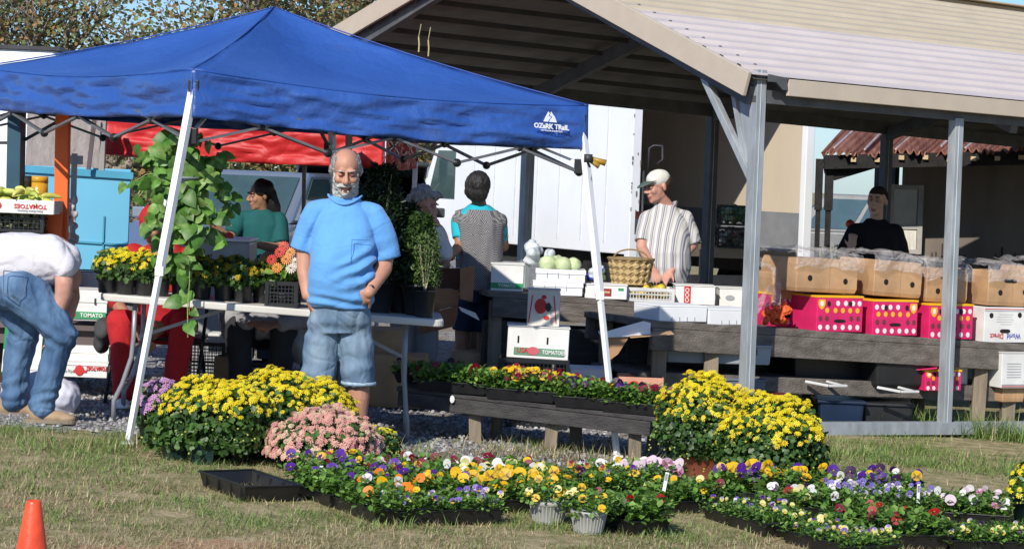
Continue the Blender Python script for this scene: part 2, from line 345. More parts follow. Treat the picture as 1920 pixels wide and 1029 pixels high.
    R = np.einsum('nij,njk->nik', RZ(RNG.uniform(0, 6.3, N)), RX(-RNG.beta(1.6, 2.2, N)*1.2)); s.put(BLADE, BLADEF, P, R, np.c_[RNG.uniform(.004, .008, N), th, th], C)
    o = link('grass', s.mesh('grass'), leafmat('blade', .6, .25, .2)); tag(o, 'worn dry and green lawn grass in front of the stalls', 'grass', kind='stuff')
grass()
# ---------- galvanised open-sided carport ----------
O0 = gp(1396, 812); E1 = V(.85, .53, 0).normalized(); E2 = V(-.53, .85, 0).normalized(); WC = 6.7
def cp(t, wd, h): p = O0+E1*t+E2*wd; return V(p.x, p.y, -SL*max(-5.5, min(7, p.x))+h)
def tsolve(px, wd):
    lo, hi = -1., 14.
    for _ in range(40):
        t = (lo+hi)/2; p = cp(t, wd, 1.2); q = 960+F*((p.x*CR+(p.z-HC)*SR)/p.y)
        if q < px: lo = t
        else: hi = t
    return lo
EAV, RID = 2.50, 3.50
def EV(w): return EAV+(.10 if w > 3.5 else 0)
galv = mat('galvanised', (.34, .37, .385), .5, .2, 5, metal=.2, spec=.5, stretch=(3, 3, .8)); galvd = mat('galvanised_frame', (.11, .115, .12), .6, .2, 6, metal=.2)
def steel_post(name, base, top, wd, parent, lab=None, mt=None):
    m = MB(); m.beam(base, top, wd, wd, up=(E1.x, E1.y, 0)); o = m.build(name, mt or galv, parent, bevel=.004)
    s = MB(); a = Vector(base); b = Vector(top)
    for sd in (E1*-.0, ): s.beam(a-E2*(wd/2+.0015)-E1*wd*.1, b-E2*(wd/2+.0015)-E1*wd*.1, .006, .003, up=(E1.x, E1.y, 0))
    s.build('seam', mat('weld_seam', (.55, .58, .6), .4), o)
    if lab: o['label'] = lab
    return o
def carport():
    EAV = EV(0)
    C = thing('carport', cp(0, 0, 0), 'open-sided steel carport with beige ribbed metal roof over the produce benches', 'carport')
    t0, t1 = -.12, 11.5
    def slope(name, w0, h0, w1, h1, cols, split):
        # corrugated sheet, ribs run along the length; w from eave to ridge
        n = 17; mbs = [MB(), MB()]; prof = []
        for i in range(n):
            a, b = i/n, (i+1)/n
            for k, z in ((0, 0), (.62, 0), (.72, .022), (.9, .022), (1, 0)): prof.append((a+(b-a)*k, z))
        prof.append((1, 0)); nx, nh = (-(h1-h0), (w1-w0)); l = math.hypot(nx, nh); nx, nh = nx/l, nh/l
        if nh < 0: nx, nh = -nx, -nh
        for i in range(len(prof)-1):
            if prof[i+1][0]-prof[i][0] < 1e-6: continue
            q = []
            for tt, (k, z) in ((t0, prof[i]), (t1, prof[i]), (t1, prof[i+1]), (t0, prof[i+1])): q.append(cp(tt, w0+(w1-w0)*k+nx*z, h0+(h1-h0)*k+nh*z))
            mbs[0 if prof[i][0] < split else 1].add(q, [(0, 1, 2, 3)])
        for k, (mb, c) in enumerate(zip(mbs, cols)):
            if mb.v: mb.build(name, c, C, solid=.004)
    cream = mat('roof_cream', (.54, .46, .33), .45, .06, 3, spec=.5); pale = mat('roof_pale_sheen', (.60, .53, .49), .4, .05, 3, spec=.5)  # pale lower half of the near slope has the sheen painted in
    slope('roof_panel', -.09, EAV-.06, WC/2, RID, (pale, cream), .42); slope('roof_panel', WC+.2, EV(9)-.06, WC/2, RID, (cream, cream), 2)
    for w0, w1 in ((-.07, WC/2), (WC+.17, WC/2)):
        EAV = EV(w0)
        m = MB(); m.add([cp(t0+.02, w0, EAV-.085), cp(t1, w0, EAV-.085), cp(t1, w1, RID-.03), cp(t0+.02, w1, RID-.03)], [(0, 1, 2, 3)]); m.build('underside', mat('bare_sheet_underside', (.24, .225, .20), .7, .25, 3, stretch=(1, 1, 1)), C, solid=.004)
    EAV = EV(0); cap_ = MB(); cap_.beam(cp(t0, WC/2-.08, RID+.02), cp(t1, WC/2-.08, RID+.02), .2, .012); cap_.build('ridge_cap', cream, C)
    tr = mat('trim_beige', (.52, .44, .34), .5, .05)
    for a, b in (((t0-.03, -.07, EAV-.13), (t0-.03, WC/2, RID-.035)), ((t0-.03, WC+.24, EV(9)-.12), (t0-.03, WC/2, RID-.035))):
        m = MB(); m.beam(cp(*a), cp(*b), .03, .17, up=(0, 0, 1)); m.build('gable_trim', tr, C, bevel=.004)
    m = MB(); m.beam(cp(.16, -.115, EAV-.125), cp(t1, -.115, EAV-.125), .03, .115); m.build('eave_trim', tr, C, bevel=.004)
    m = MB(); m.beam(cp(t0, WC+.235, EV(9)-.1), cp(t1, WC+.235, EV(9)-.1), .03, .08); m.build('eave_trim', tr, C)
    m = MB()       # screws
    for tt in (.02, 1.55, 3.1, 4.65, 6.2):
        for k in range(1, 17): f_ = (k-.19)/17; p = cp(tt+k*.0, -.09+(WC/2+.09)*f_, EAV-.06+(RID-EAV+.06)*f_+.026); m.ell(p, (.014, .014, .01), nu=6, nv=4)
    m.build('screws', mat('screw', (.12, .09, .12), .5), C)
    for wd, nm in ((0, 'eave_beam'), (WC, 'eave_beam')):
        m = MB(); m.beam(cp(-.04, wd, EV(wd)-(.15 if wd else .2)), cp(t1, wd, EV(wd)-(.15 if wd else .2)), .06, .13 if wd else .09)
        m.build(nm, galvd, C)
    ts = [0.0, tsolve(1782, 0), tsolve(1782, 0)*2+.1, 6.2, 8.3, 10.4]
    tf = [0.0, tsolve(985, WC), tsolve(1328, WC), tsolve(1655, WC), tsolve(1990, WC), 11]
    for k, t in enumerate(ts):
        steel_post('post', cp(t, 0, .05), cp(t, 0, EAV-.2 if k else EAV-.02), .078 if k else .080, C, 'corner post with a welded brace' if k == 0 else None)
    for k, t in enumerate(tf):
        if k: steel_post('post', cp(t, WC, .0), cp(t, WC, EV(9)-.2), .1, C, mt=galv if k == 1 else galvd)  # darkened steel puts shade into the far posts; the sunlit one stays galv
    for k, t in enumerate([-.05]+tf[1:]):
        for sgn in (0, 1):
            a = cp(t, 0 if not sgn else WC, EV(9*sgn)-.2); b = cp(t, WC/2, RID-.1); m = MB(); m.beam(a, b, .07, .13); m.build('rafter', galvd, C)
    for i in range(1, 8):
        for sgn in (0, 1):
            f_ = i/8; wd = WC/2*f_ if not sgn else WC-WC/2*f_; e_ = EV(9*sgn); h = e_-.1+(RID-e_)*f_-.02
            m = MB(); m.beam(cp(t0, wd, h), cp(t1, wd, h), .05, .045); m.build('purlin', mat('purlin', (.07, .068, .065), .7), C)
    m = MB(); m.beam(cp(-.0, .02, 1.72), cp(-.05, .55, EAV-.08), .05, .05); m.build('brace', galv, C, bevel=.004)
    m = MB(); m.prism([(0, 0), (0, .55), (.17, .62)], cp(0, .05, 1.68), E2, (0, 0, 1), E1, .006); m.prism([(0, .0), (.05, 0), (.24, .55), (.2, .55)], cp(-.01, .05, 1.75), E2, (0, 0, 1), E1, .05); m.build('gusset', galv, C)
    m = MB(); m.prism([(0, 0), (.17, -.02), (.15, -.04), (.165, -.10), (.12, -.10), (.06, -.05), (0, -.05)], cp(-.01, -.13, EAV-.05), E1, (0, 0, 1), E2, .02); m.build('corner_bracket', galvd, C)
    m = MB(); m.beam(cp(0, 0, .03), cp(t1, 0, .03), .09, .09); m.build('base_rail', galv, C, bevel=.003)
    for k, dx in enumerate((785, 803)):  # hanging cords at the gable
        q = at(dx, 70+k*6, 17.6); r_ = at(dx, 98+k*8, 17.6); m = MB(); m.tube([q+V(0, .35, .12), q], .003, 6); m.tube([q, q.lerp(r_, .5)+V(.004, 0, 0), r_], .006, 6); o = m.build('hanging_cord', mat('cord_yellow', (.5, .42, .2)), C)
carport()
# ---------- trees ----------
def tree(base, H, spread, nl, cols, label, name='tree', lean=0, dense=5, seed=1, lsz=.07, group=None, bark=(.25, .21, .165), low=.22):
    R = random.Random(seed); T = thing(name, base, label, 'tree', group); mb = MB(); tips = []
    def grow(p, dr, ln, r, lv):
        pts = [p]; rs = [r]; n = 4
        for i in range(n):
            dr = (dr+V(R.uniform(-1, 1), R.uniform(-1, 1), R.uniform(-.5, .8))*.17).normalized(); p = p+dr*ln/n; pts.append(p); rs.append(r*(1-.5*(i+1)/n))
        mb.tube(pts, rs, 7 if lv < 2 else 4, cap=lv == 0)
        if lv >= 3: tips.extend(pts[1:])
        if lv >= dense: return
        for k in range(R.choice((3, 4)) if lv < 4 else 3):
            q = pts[-1] if k == 0 else pts[R.randint(1, n)]
            a = R.uniform(0, 2*math.pi); nd = (dr*.8+V(math.cos(a)*spread, math.sin(a)*spread, R.uniform(-.1, .5))).normalized(); grow(q, nd, ln*R.uniform(.6, .8), r*.52, lv+1)
    b = Vector(base); grow(b, V(lean, 0, 1).normalized(), H*low, H*.022, 0)
    mb.build('trunk', mat('bark', bark, .9, .35, 8, bump=1.5, bs=20, stretch=(2, 2, .5)), T, smooth=True)
    tp = np.array([tuple(t) for t in tips]); N = nl; idx = RNG.integers(0, len(tp), N); cl = RNG.random(len(tp)); idx = idx[cl[idx] > .34]; N = len(idx)
    P = tp[idx]+RNG.normal(0, H*.028, (N, 3)); C = pal(cols, N, .3); s = SCT(); s.put(LEAF, LEAFF, P, rrot(N), RNG.uniform(.7, 1.3, N)*lsz, C)
    link('crown', s.mesh('crown'), leafmat('tree_leaf', .55, .3), T); return T
OL = [(.19, .24, .08), (.26, .29, .10), (.30, .23, .09), (.4, .24, .09), (.16, .2, .08), (.22, .26, .1), (.46, .27, .12)]
BR = [(.3, .2, .1), (.22, .17, .08), (.35, .25, .12), (.16, .15, .06)]
tree(onG(-7.6, 42), 15, .75, 17000, OL, 'large autumn tree with olive and orange leaves at far left behind the white trailer', seed=3, lsz=.095, low=.15)
tree(onG(-5.2, 40), 15, .8, 16000, OL, 'tall autumn tree with forked bare trunks rising behind the peak of the blue canopy', seed=8, lsz=.095, low=.15)
tree(onG(-3.4, 44), 15, .7, 16000, OL+[(.45, .22, .08)], 'orange-tinged autumn tree beside the carport gable', seed=12, lsz=.095, low=.15)
tree(onG(-4.6, 33), 4.2, 1.0, 8000, BR, 'low scrubby tree with bare tan branches behind the red canopy', seed=21, lsz=.055, low=.13, bark=(.36, .29, .2))
tree(onG(-2.9, 34), 4.0, 1.0, 8000, BR, 'low branchy tree with brown leaves behind the open van', seed=22, lsz=.055, low=.13, bark=(.4, .32, .22))
tree(onG(-1.35, 36), 3.9, .8, 6000, OL, 'small leafy tree between the van and the truck cab', seed=25, lsz=.06, low=.15)
tree(onG(-5.9, 34), 4.2, .95, 6000, BR, 'thin grey shrubby tree behind the weathered board wall', seed=28, lsz=.05, low=.13, bark=(.25, .22, .19))
m = SCT(); N = 5000; a = RNG.uniform(0, 1, N); px = 1535+a*330; P = np.array([tuple(pos(q, 34+RNG.random()*2, RNG.random()**1.4*.95)) for q in px])
m.put(LEAF, LEAFF, P, rrot(N), RNG.uniform(.06, .1, N), pal([(.14, .2, .05), (.2, .26, .07), (.26, .28, .1)], N))
tag(link('hedge', m.mesh('hedge'), leafmat('tree_leaf')), 'low green hedge seen behind the charred shed posts', 'hedge')
m = SCT(); N = 60000; x = RNG.uniform(-22, 22, N); P = np.c_[x, RNG.uniform(70, 76, N), [gz(q)+RNG.random()**1.3*(2.6 if q < -1 else 1.1) for q in x]]
m.put(LEAF, LEAFF, P, rrot(N), RNG.uniform(.16, .3, N), pal(OL, N)); tag(link('woodland', m.mesh('woodland'), leafmat('tree_leaf')), 'far line of mixed autumn woodland on the horizon', 'woodland', kind='stuff')
# ---------- box truck ----------
white = mat('white_paint', (.84, .86, .88), .35, .04, 1.5, spec=.5); black = mat('black_plastic', (.012, .013, .014), .4, .2, spec=.5); rust = mat('rust', (.22, .1, .05), .9, .3, 20)
steelk = mat('dark_steel', (.05, .05, .055), .5, .2, metal=.3); glass = mat('window_glass', (.05, .09, .09), .08, .1, spec=.8, coat=.5); rubber = mat('rubber', (.02, .02, .02), .85); chrome = mat('chrome', (.6, .6, .6), .2, metal=1)
def wheel(c, ax, r, parent, wdt=.22):
    T = MB(); R_ = Vector((0, 0, 1)).rotation_difference(Vector(ax)).to_matrix()
    T.lathe([(r*.62, -wdt/2), (r*.95, -wdt/2), (r, -wdt*.3), (r, wdt*.3), (r*.95, wdt/2), (r*.62, wdt/2), (r*.62, -wdt/2)], c, 28, R=R_); t = T.build('tyre', rubber, parent, smooth=True)
    Q = MB(); Q.lathe([(0, wdt*.3), (r*.2, wdt*.32), (r*.45, wdt*.2), (r*.63, wdt*.35), (r*.63, -wdt*.35), (0, -wdt*.3)], c, 20, R=R_); Q.build('rim', chrome, t, smooth=True)
def truck():
    c = pos(1172, 26.5); T = thing('box_truck', c, 'white box truck with open rear end parked behind the carport', 'truck')
    a = V(-.5, .866, 0); b = V(.866, .5, 0); zf, zt = .95, 3.0; Lb, Wb = 4.2, 2.5
    def q(u, v, z): return V(c.x, c.y, c.z)+a*u+b*v+V(0, 0, z)
    m = MB(); m.prism([(0, zf-.12), (Lb, zf-.12), (Lb, zt), (0, zt)], q(.0, 0, 0), a, (0, 0, 1), b, .04); m.build('side_panel', white, T, bevel=.01)
    ply = mat('plywood_wall', (.58, .49, .37), .8, .07, 2, stretch=(1, 1, .3)); gry = mat('kick_plate', (.22, .23, .24), .6, .1)
    m = MB(); m.prism([(0, zf+.42), (Lb, zf+.42), (Lb, zt), (0, zt)], q(0, Wb-.05, 0), a, (0, 0, 1), b, .05); m.build('inner_wall', ply, T)
    m = MB(); m.prism([(0, zf), (Lb, zf), (Lb, zf+.42), (0, zf+.42)], q(0, Wb-.055, 0), a, (0, 0, 1), b, .055); m.build('kick_panel', gry, T)
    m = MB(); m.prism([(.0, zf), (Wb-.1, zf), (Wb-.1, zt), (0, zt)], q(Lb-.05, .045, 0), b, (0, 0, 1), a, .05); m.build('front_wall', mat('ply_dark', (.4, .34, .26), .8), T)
    m = MB(); m.prism([(0, 0), (Lb, 0), (Lb, Wb), (0, Wb)], q(0, 0, zt), a, b, (0, 0, 1), .06); m.build('roof', white, T)
    m = MB(); m.prism([(.02, .045), (Lb-.06, .045), (Lb-.06, Wb-.06), (.02, Wb-.06)], q(0, 0, zf-.12), a, b, (0, 0, 1), .1); m.build('floor', mat('truck_floor', (.16, .12, .09), .9), T)
    for v in (-.01, Wb-.05):
        m = MB(); m.beam(q(-.04, v+.02, zf-.3), q(-.04, v+.02, zt), .12, .1, up=tuple(a)); m.build('door_jamb', white, T, bevel=.008)
    m = MB()
    for k in range(22):
        z = random.uniform(1.2, 2.7); v = random.choice((-.05, .02, .06)); h = random.uniform(.01, .05); m.beam(q(-.096, v, z), q(-.096, v, z+h), random.uniform(.006, .02), .004, up=tuple(a))
    m.build('rust_chips', mat('chipped_paint', (.2, .19, .18), .8), T)
    m = MB()
    for k in range(1, 8): m.beam(q(Lb*k/8, -.004, zf), q(Lb*k/8, -.004, zt), .012, .006, up=tuple(b))
    m.build('panel_seams', mat('seam_white', (.6, .62, .64), .4), T)
    m = MB(); m.beam(q(-.1, .0, zf-.4), q(-.1, Wb, zf-.4), .12, .14); m.beam(q(0, .5, zf-.2), q(Lb, .5, zf-.2), .1, .2); m.beam(q(0, Wb-.5, zf-.2), q(Lb, Wb-.5, zf-.2), .1, .2); m.build('chassis', steelk, T)
    for u, v in ((.9, .25), (.9, Wb-.25), (Lb+1.0, .2), (Lb+1.0, Wb-.2)): wheel(q(u, v, .42), tuple(b*-1 if v < 1 else b), .42, T)
    # cab
    m = MB(); pr = [(Lb+.1, .55), (Lb+1.9, .55), (Lb+1.95, 1.15), (Lb+1.35, 1.45), (Lb+.95, 2.1), (Lb+.1, 2.15)]
    m.prism(pr, q(0, .22, 0), a, (0, 0, 1), b, Wb-.44); cb = m.build('cab', white, T, bevel=.05)
    m = MB(); m.prism([(Lb+.25, 1.35), (Lb+1.12, 1.35), (Lb+.86, 1.98), (Lb+.25, 1.98)], q(0, .205, 0), a, (0, 0, 1), b, .03); m.build('side_window', glass, cb)
    m = MB(); m.tube([q(Lb+1.1, .2, 1.35), q(Lb+1.2, -.05, 1.6), q(Lb+1.2, -.05, 1.9)], .015, 6); m.box(q(Lb+1.2, -.06, 1.72), (.12, .06, .3)); m.build('mirror', black, cb)
    m = MB(); m.tube([q(-.3, .35, .75), q(-.3, .35, 1.95), q(-.25, .42, 2.05), q(-.22, .55, 2.02), q(-.22, .58, 1.85)], .016, 8)
    return q
tq = truck()
# ---------- rusty shed ----------
def shed():
    c = pos(1545, 26.6); T = thing('shed', c, 'open-fronted shed with rusty red metal roof and charred posts at right', 'shed')
    x0 = c.x; g = gz(x0)
    def p(px, py, d): return at(px, py, d)
    rm = mat('rusty_roof', (.20, .07, .045), .75, .5, 3, col2=(.36, .17, .11), stretch=(6, .4, 1), bump=.5, bs=12)
    FL, FR = p(1540, 291, 26.6), p(2120, 276, 26.6); BL, BR_ = p(1616, 212, 29.5), p(2200, 222, 29.5); m = MB(); n = 44
    def rf(u, v):
        A = FL.lerp(FR, u); B = BL.lerp(BR_, u); q = A.lerp(B, v); q.z += .03*math.cos(u*n*2*math.pi)+.02*math.sin(u*31+v*3); q.y += .08*math.sin(u*57)*(1-v); return q
    m.grid(rf, n*6, 8); r = m.build('roof', rm, T, solid=.015)
    m = MB()
    for k in range(9):
        u = .05+k*.105+random.uniform(-.02, .02); m.tube([rf(u, .02)+V(0, 0, .045), rf(u, .98)+V(0, 0, .045)], .012, 5)
    m.build('bright_ridges', mat('bare_zinc', (.5, .45, .42), .4, .3, 4), r)
    m = MB(); m.beam(p(1545, 304, 26.7), p(2120, 292, 26.7), .1, .16); m.beam(p(1545, 318, 26.9), p(1660, 296, 26.9), .08, .1); 
    for px in range(1600, 2000, 45): m.box(p(px, 297+random.uniform(-3, 3), 26.62), (.06, .03, .05), m=1)
    char = mat('charred_wood', (.018, .016, .015), .85, .4, 10, bump=1, bs=20); m.build('eave_beam', [char, mat('nail_block', (.6, .45, .25), .6)], T)
    for px, wd in ((1537, .065), (1556, .075)):
        m = MB(); a = p(px, 298, 26.8); b = p(px-8, 560, 26.8); b.z = g; k = a.lerp(b, .28); m.beam(a, k, wd*1.3, wd*1.2); m.beam(k, b, wd*.8, wd*.8); m.build('post', [char], T)
    m = MB(); m.beam(p(1562, 330, 26.8), p(1655, 302, 26.8), .08, .11); m.prism([(0, 0), (.12, .02), (.04, .06), (.16, .12), (.02, .1)], p(1556, 322, 26.7), (1, 0, 0), (0, 0, 1), (0, 1, 0), .02); m.build('brace', char, T)
    wl = mat('shed_wall', (.19, .155, .13), .85, .22, 2.2, stretch=(1, 1, .25), bump=.5, bs=9); m = MB(); A = p(1690, 400, 27.8); B = p(2200, 400, 27.8)
    m.add([V(A.x, 27.8, g-.1), V(B.x, 27.8, g-.1), V(B.x, 27.8, 2.45), V(A.x, 27.8, 2.45)], [(0, 1, 2, 3)]); m.build('wall', wl, T, solid=.08)
    m = MB()
    for k in range(40):
        xx = random.uniform(A.x+.35, B.x-1.2); z = random.uniform(.6, .95); m.box((xx, 27.745, z), (.012, .01, random.uniform(.05, .2)))
    m.build('drip_streaks', mat('tar', (.05, .04, .04), .8), T)
    m = MB(); m.add([V(A.x, 27.85, 2.45), V(B.x, 27.85, 2.45), V(B.x, 29.6, 2.6), V(A.x, 29.6, 2.6)], [(0, 1, 2, 3)]); m.add([V(A.x-.05, 27.9, g), V(A.x-.05, 29.5, g), V(A.x-.05, 29.5, 2.6), V(A.x-.05, 27.9, 2.4)], [(0, 1, 2, 3)]); m.build('side_wall', char, T, solid=.05)
    a = p(1672, 350, 27.6); b = p(1722, 472, 27.6); m = MB(); wd = b.x-a.x; ht = a.z-b.z; cx = (a.x+b.x)/2; cz = (a.z+b.z)/2
    for dx in (-wd/2, wd/2): m.box((cx+dx, 27.6, cz), (.06, .07, ht+.06))
    for dz in (-ht/2, -.12*ht, ht/2): m.box((cx, 27.6, cz+dz), (wd, .066, .05))
    w_ = m.build('window', mat('old_frame', (.38, .36, .33), .7), T); m = MB(); m.box((cx, 27.62, cz), (wd, .02, ht)); m.build('pane', mat('shed_glass', (.10, .10, .11), .15, .3, spec=.8), w_)
    m = MB(); m.box((cx, 27.59, cz-ht*.32), (wd-.07, .02, ht*.3)); m.build('curtain', mat('curtain', (.62, .6, .52), .8, .15, 20, stretch=(3, 1, .3)), w_)
shed()
# ================= TENTS, STALLS, BENCHES =================
wtube = mat('white_enamel', (.80, .80, .78), .35, .05, 8, spec=.5); gtube = mat('grey_enamel', (.17, .17, .175), .4, .15, 10, metal=.3)
def canopy_tent(name, corners, peak, vh, cloth, T, sag=.10, nw=1):
    """corners: four top-of-valance points (near, right, far, left); peak; vh valance heights"""
    m = MB(); n = 26
    for k in range(4):
        A, B = corners[k], corners[(k+1) % 4]
        def fn(u, v, A=A, B=B):
            e = A.lerp(B, u); e.z -= .05*math.sin(math.pi*u); p = e.lerp(peak, v)
            s_ = sag*math.sin(math.pi*min(1, v*1.0))*(1-.55*abs(2*u-1)**3); p.z -= s_*(.6+.4*math.sin(math.pi*u))
            p.z += .012*noise.noise(p*2.6)+.007*noise.noise(V(p.x*7, p.y*7, p.z*20))*(1-v); return p
        m.grid(fn, n, n)
    vb = len(m.v)
    for k in range(4):
        A, B = corners[k], corners[(k+1) % 4]; out = (B-A).cross(V(0, 0, 1)).normalized()
        def fv(u, v, A=A, B=B, out=out):
            e = A.lerp(B, u); e.z -= .05*math.sin(math.pi*u); p = e.copy(); p.z -= vh*v*(1-.10*math.sin(math.pi*u))
            fr = noise.noise(V(u*9+A.x*3, v*2.2, 1))*.045+noise.noise(V(u*20+v*5, v*7+A.x, 4))*.02+noise.noise(V(u*7-v*3.4, v*9+A.x, 7))*.024
            fr *= min(1, u*14)*min(1, (1-u)*14); p += out*(fr*min(1, v*5)+.01*v); p.z += .010*noise.noise(V(u*6, 3, A.x))*v; return p
        m.grid(fv, 110, 14)
    return m.build('canopy', cloth, T, smooth=True, solid=.003)
def leg(T, a, b, w=.034, slide=True, lm=None):
    m = MB(); a = Vector(a); b = Vector(b); k = a.lerp(b, .53); m.beam(a, k, w*1.18, w*1.18); m.beam(k, b, w*.88, w*.88); m.box(b+V(0, 0, .005), (.07, .07, .012)); m.box(k, (w*1.4, w*1.4, .05))
    for i in range(5): m.box(k.lerp(b, .15+.14*i)+V(0, -w*.45, 0), (.008, .004, .008))
    return m.build('leg', lm or wtube, T, bevel=.003)
def truss(T, A, B, z, hh, n=2, mt=None):      # scissor bars between two corners
    for k in range(n):
        p, q = A.lerp(B, k/n), A.lerp(B, (k+1)/n); mid = p.lerp(q, .5)
        for s0, s1 in ((0, -1), (-1, 0)):
            m = MB(); m.beam(p+V(0, 0, z+hh*s0), q+V(0, 0, z+hh*s1), .026, .014, up=(0, 0, 1)); m.build('truss_bar', mt or gtube, T)
        m = MB(); m.ell(mid+V(0, 0, z-hh/2), .022, nu=8, nv=6); m.ell(q+V(0, 0, z-hh), .026, nu=8, nv=6); m.build('truss_joint', black, T)
def blue_tent():
    A = at(362, 131, 12.95); B = at(1103, 199, 14.1); D = at(-40, 127, 15.35); Cc = B+D-A; Cc.z = (B.z+D.z)/2
    ctr = (A+B+Cc+D)/4; pk = V(ctr.x, ctr.y, 0); pk.z = at(545, 17, ctr.y).z
    bn = 0
    T = thing('canopy_tent', onG(ctr.x, ctr.y), 'blue pop-up canopy tent with white slanted legs over the plant table', 'canopy tent')
    blue = mat('blue_polyester', (.022, .078, .31), .36, .10, 1.6, spec=.6, bump=.35, bs=22, col2=(.035, .105, .37), coat=.15); m = blue.node_tree.nodes
    m.get('Bump') and setattr(m['Bump'].inputs['Distance'], 'default_value', .02)
    nt_ = blue.node_tree; q_ = nt_.nodes.new('ShaderNodeTexNoise'); q_.inputs['Scale'].default_value = 1.3; q_.inputs['Detail'].default_value = 6; r_ = nt_.nodes.new('ShaderNodeValToRGB'); r_.color_ramp.elements[0].position = .62; r_.color_ramp.elements[1].position = .74; r_.color_ramp.elements[1].color = (.5, .5, .5, 1)
    tc_ = nt_.nodes.new('ShaderNodeTexCoord'); nt_.links.new(tc_.outputs['Object'], q_.inputs[0]); nt_.links.new(q_.outputs['Fac'], r_.inputs[0]); mx_ = nt_.nodes.new('ShaderNodeMix'); mx_.data_type = 'RGBA'; mx_.inputs[7].default_value = (.10, .12, .17, 1); b_ = nt_.nodes['Principled BSDF']; src_ = b_.inputs['Base Color'].links[0].from_socket
    nt_.links.new(r_.outputs[0], mx_.inputs[0]); nt_.links.new(src_, mx_.inputs[6]); nt_.links.new(mx_.outputs[2], b_.inputs['Base Color'])
    creases(blue, 1.7, .010)
    canopy_tent('blue', [A, B, Cc, D], pk, .265, blue, T, sag=.11)
    m = MB()
    for c_ in (A, B, Cc, D):
        L_ = []
        for k in range(15): v = k/14; p = c_.lerp(pk, v); p.z -= .11*math.sin(math.pi*v)*.27-.006; L_.append(p)
        m.tube(L_, .0045, 6)
    for P_, Q_ in ((A, B), (B, Cc), (Cc, D), (D, A)): m.tube([P_.lerp(Q_, k/20)-V(0, 0, .05*math.sin(math.pi*k/20)-.001) for k in range(21)], .004, 6)
    m.build('seam', mat('blue_seam', (.02, .07, .28), .5), T, smooth=True)
    m = MB(); o_ = random.Random(4)
    for k in range(9):      # worn scuffs on the cloth
        u, v = o_.uniform(.15, .8), o_.uniform(.2, .7); p = (A.lerp(B, u)).lerp(pk, v); p.z -= .11*math.sin(math.pi*v)*(.6+.4*math.sin(math.pi*u))*(1-.55*abs(2*u-1)**3)-.012
        d = (B-A).normalized()*.03+(pk-A)*.01*o_.uniform(-1, 1); m.add([p-d, p+d*.6-V(0, 0, .004), p+d, p+V(0, 0, .006)], [(0, 1, 2, 3)])
    feet = [gp(240, 832), gp(1157, 856)]; Lf = feet[1]-feet[0]; feet += [None, None]
    dA = (V(D.x, D.y, 0)-V(A.x, A.y, 0)); dA = dA.normalized()*3.0; f3 = V(feet[0].x+dA.x, feet[0].y+dA.y, 0); f3.z = gz(f3.x); f2 = V(feet[1].x+dA.x, feet[1].y+dA.y, 0); f2.z = gz(f2.x)
    feet = [feet[0], feet[1], f2, f3]; tops = []
    for c, f_ in zip((A, B, Cc, D), feet):
        tp = c.lerp(pk, .02); tp.z -= .08; leg(T, tp, f_); tops.append(tp)
        m = MB(); m.box(tp+V(0, 0, -.30), (.06, .06, .09)); m.box(tp+V(0, 0, -.02), (.06, .06, .07)); m.build('corner_bracket', black, T, bevel=.005)
    for k in range(4): truss(T, tops[k], tops[(k+1) % 4], -.10, .235, 3)
    for k in range(4):
        m = MB(); m.beam(tops[k]+V(0, 0, -.28), pk.lerp(tops[k], .35)+V(0, 0, -.22), .022, .014); m.build('roof_strut', wtube if k < 2 else gtube, T)
    # printed emblem
    out = (B-A).cross(V(0, 0, 1)).normalized(); ax = (B-A).normalized(); wm = mat('print_white', (.8, .82, .84), .5, .03)
    def onv(px, py): q = at(px, py, 13.9); k = (A-q).dot(out)/1; r = at(px, py, 13.9); t = ((A-V(0, 0, HC)).dot(out))/((r-V(0, 0, HC)).dot(out)); return V(0, 0, HC)+(r-V(0, 0, HC))*t+out*.055
    o = onv(1026, 238); zz = V(0, 0, 1)
    text('OZaRK TRaIL', .041, o, ax, zz, wm, T, 'lettering', bold=.0015); text('OUTDOOR EQUIPMENT', .014, onv(1027, 246), ax, zz, wm, T, 'small_lettering')
    e = onv(1023, 229); m = MB(); s = .0034
    m.prism([(-13*s, 0), (-9*s, 9*s), (-4*s, 18*s), (-1*s, 15.5*s), (-3*s, 11*s), (2*s, 8*s), (-2*s, 4*s), (-4*s, 0)], e, ax, zz, out, .002)
    m.prism([(-1.5*s, 0), (0*s, 4*s), (4.5*s, 8.5*s), (-.5*s, 11.5*s), (1.5*s, 18.5*s), (5*s, 14*s), (9*s, 10*s), (14*s, 0)], e, ax, zz, out, .002)
    m.build('emblem', wm, T)
    # clamp on the right front leg
    k = tops[1]; m = MB(); b0 = at(1108, 297, 13.9); m.tube([b0, at(1136, 306, 13.9)], [.012, .02], 8, m=0); m.tube([at(1104, 300, 13.9), at(1124, 312, 13.9)], [.01, .018], 8, m=0); m.box(at(1103, 297, 13.9), (.05, .05, .05), m=1); m.tube([at(1100, 300, 13.9), at(1106, 314, 13.9)], .008, 6, m=1)
    tag(m.build('spring_clamp', [mat('amber_plastic', (.42, .25, .04), .4), steelk], smooth=True), 'small amber spring clamp on top of the right front tent leg', 'clamp')
    return A, B, Cc, D, pk, feet
BT = blue_tent()
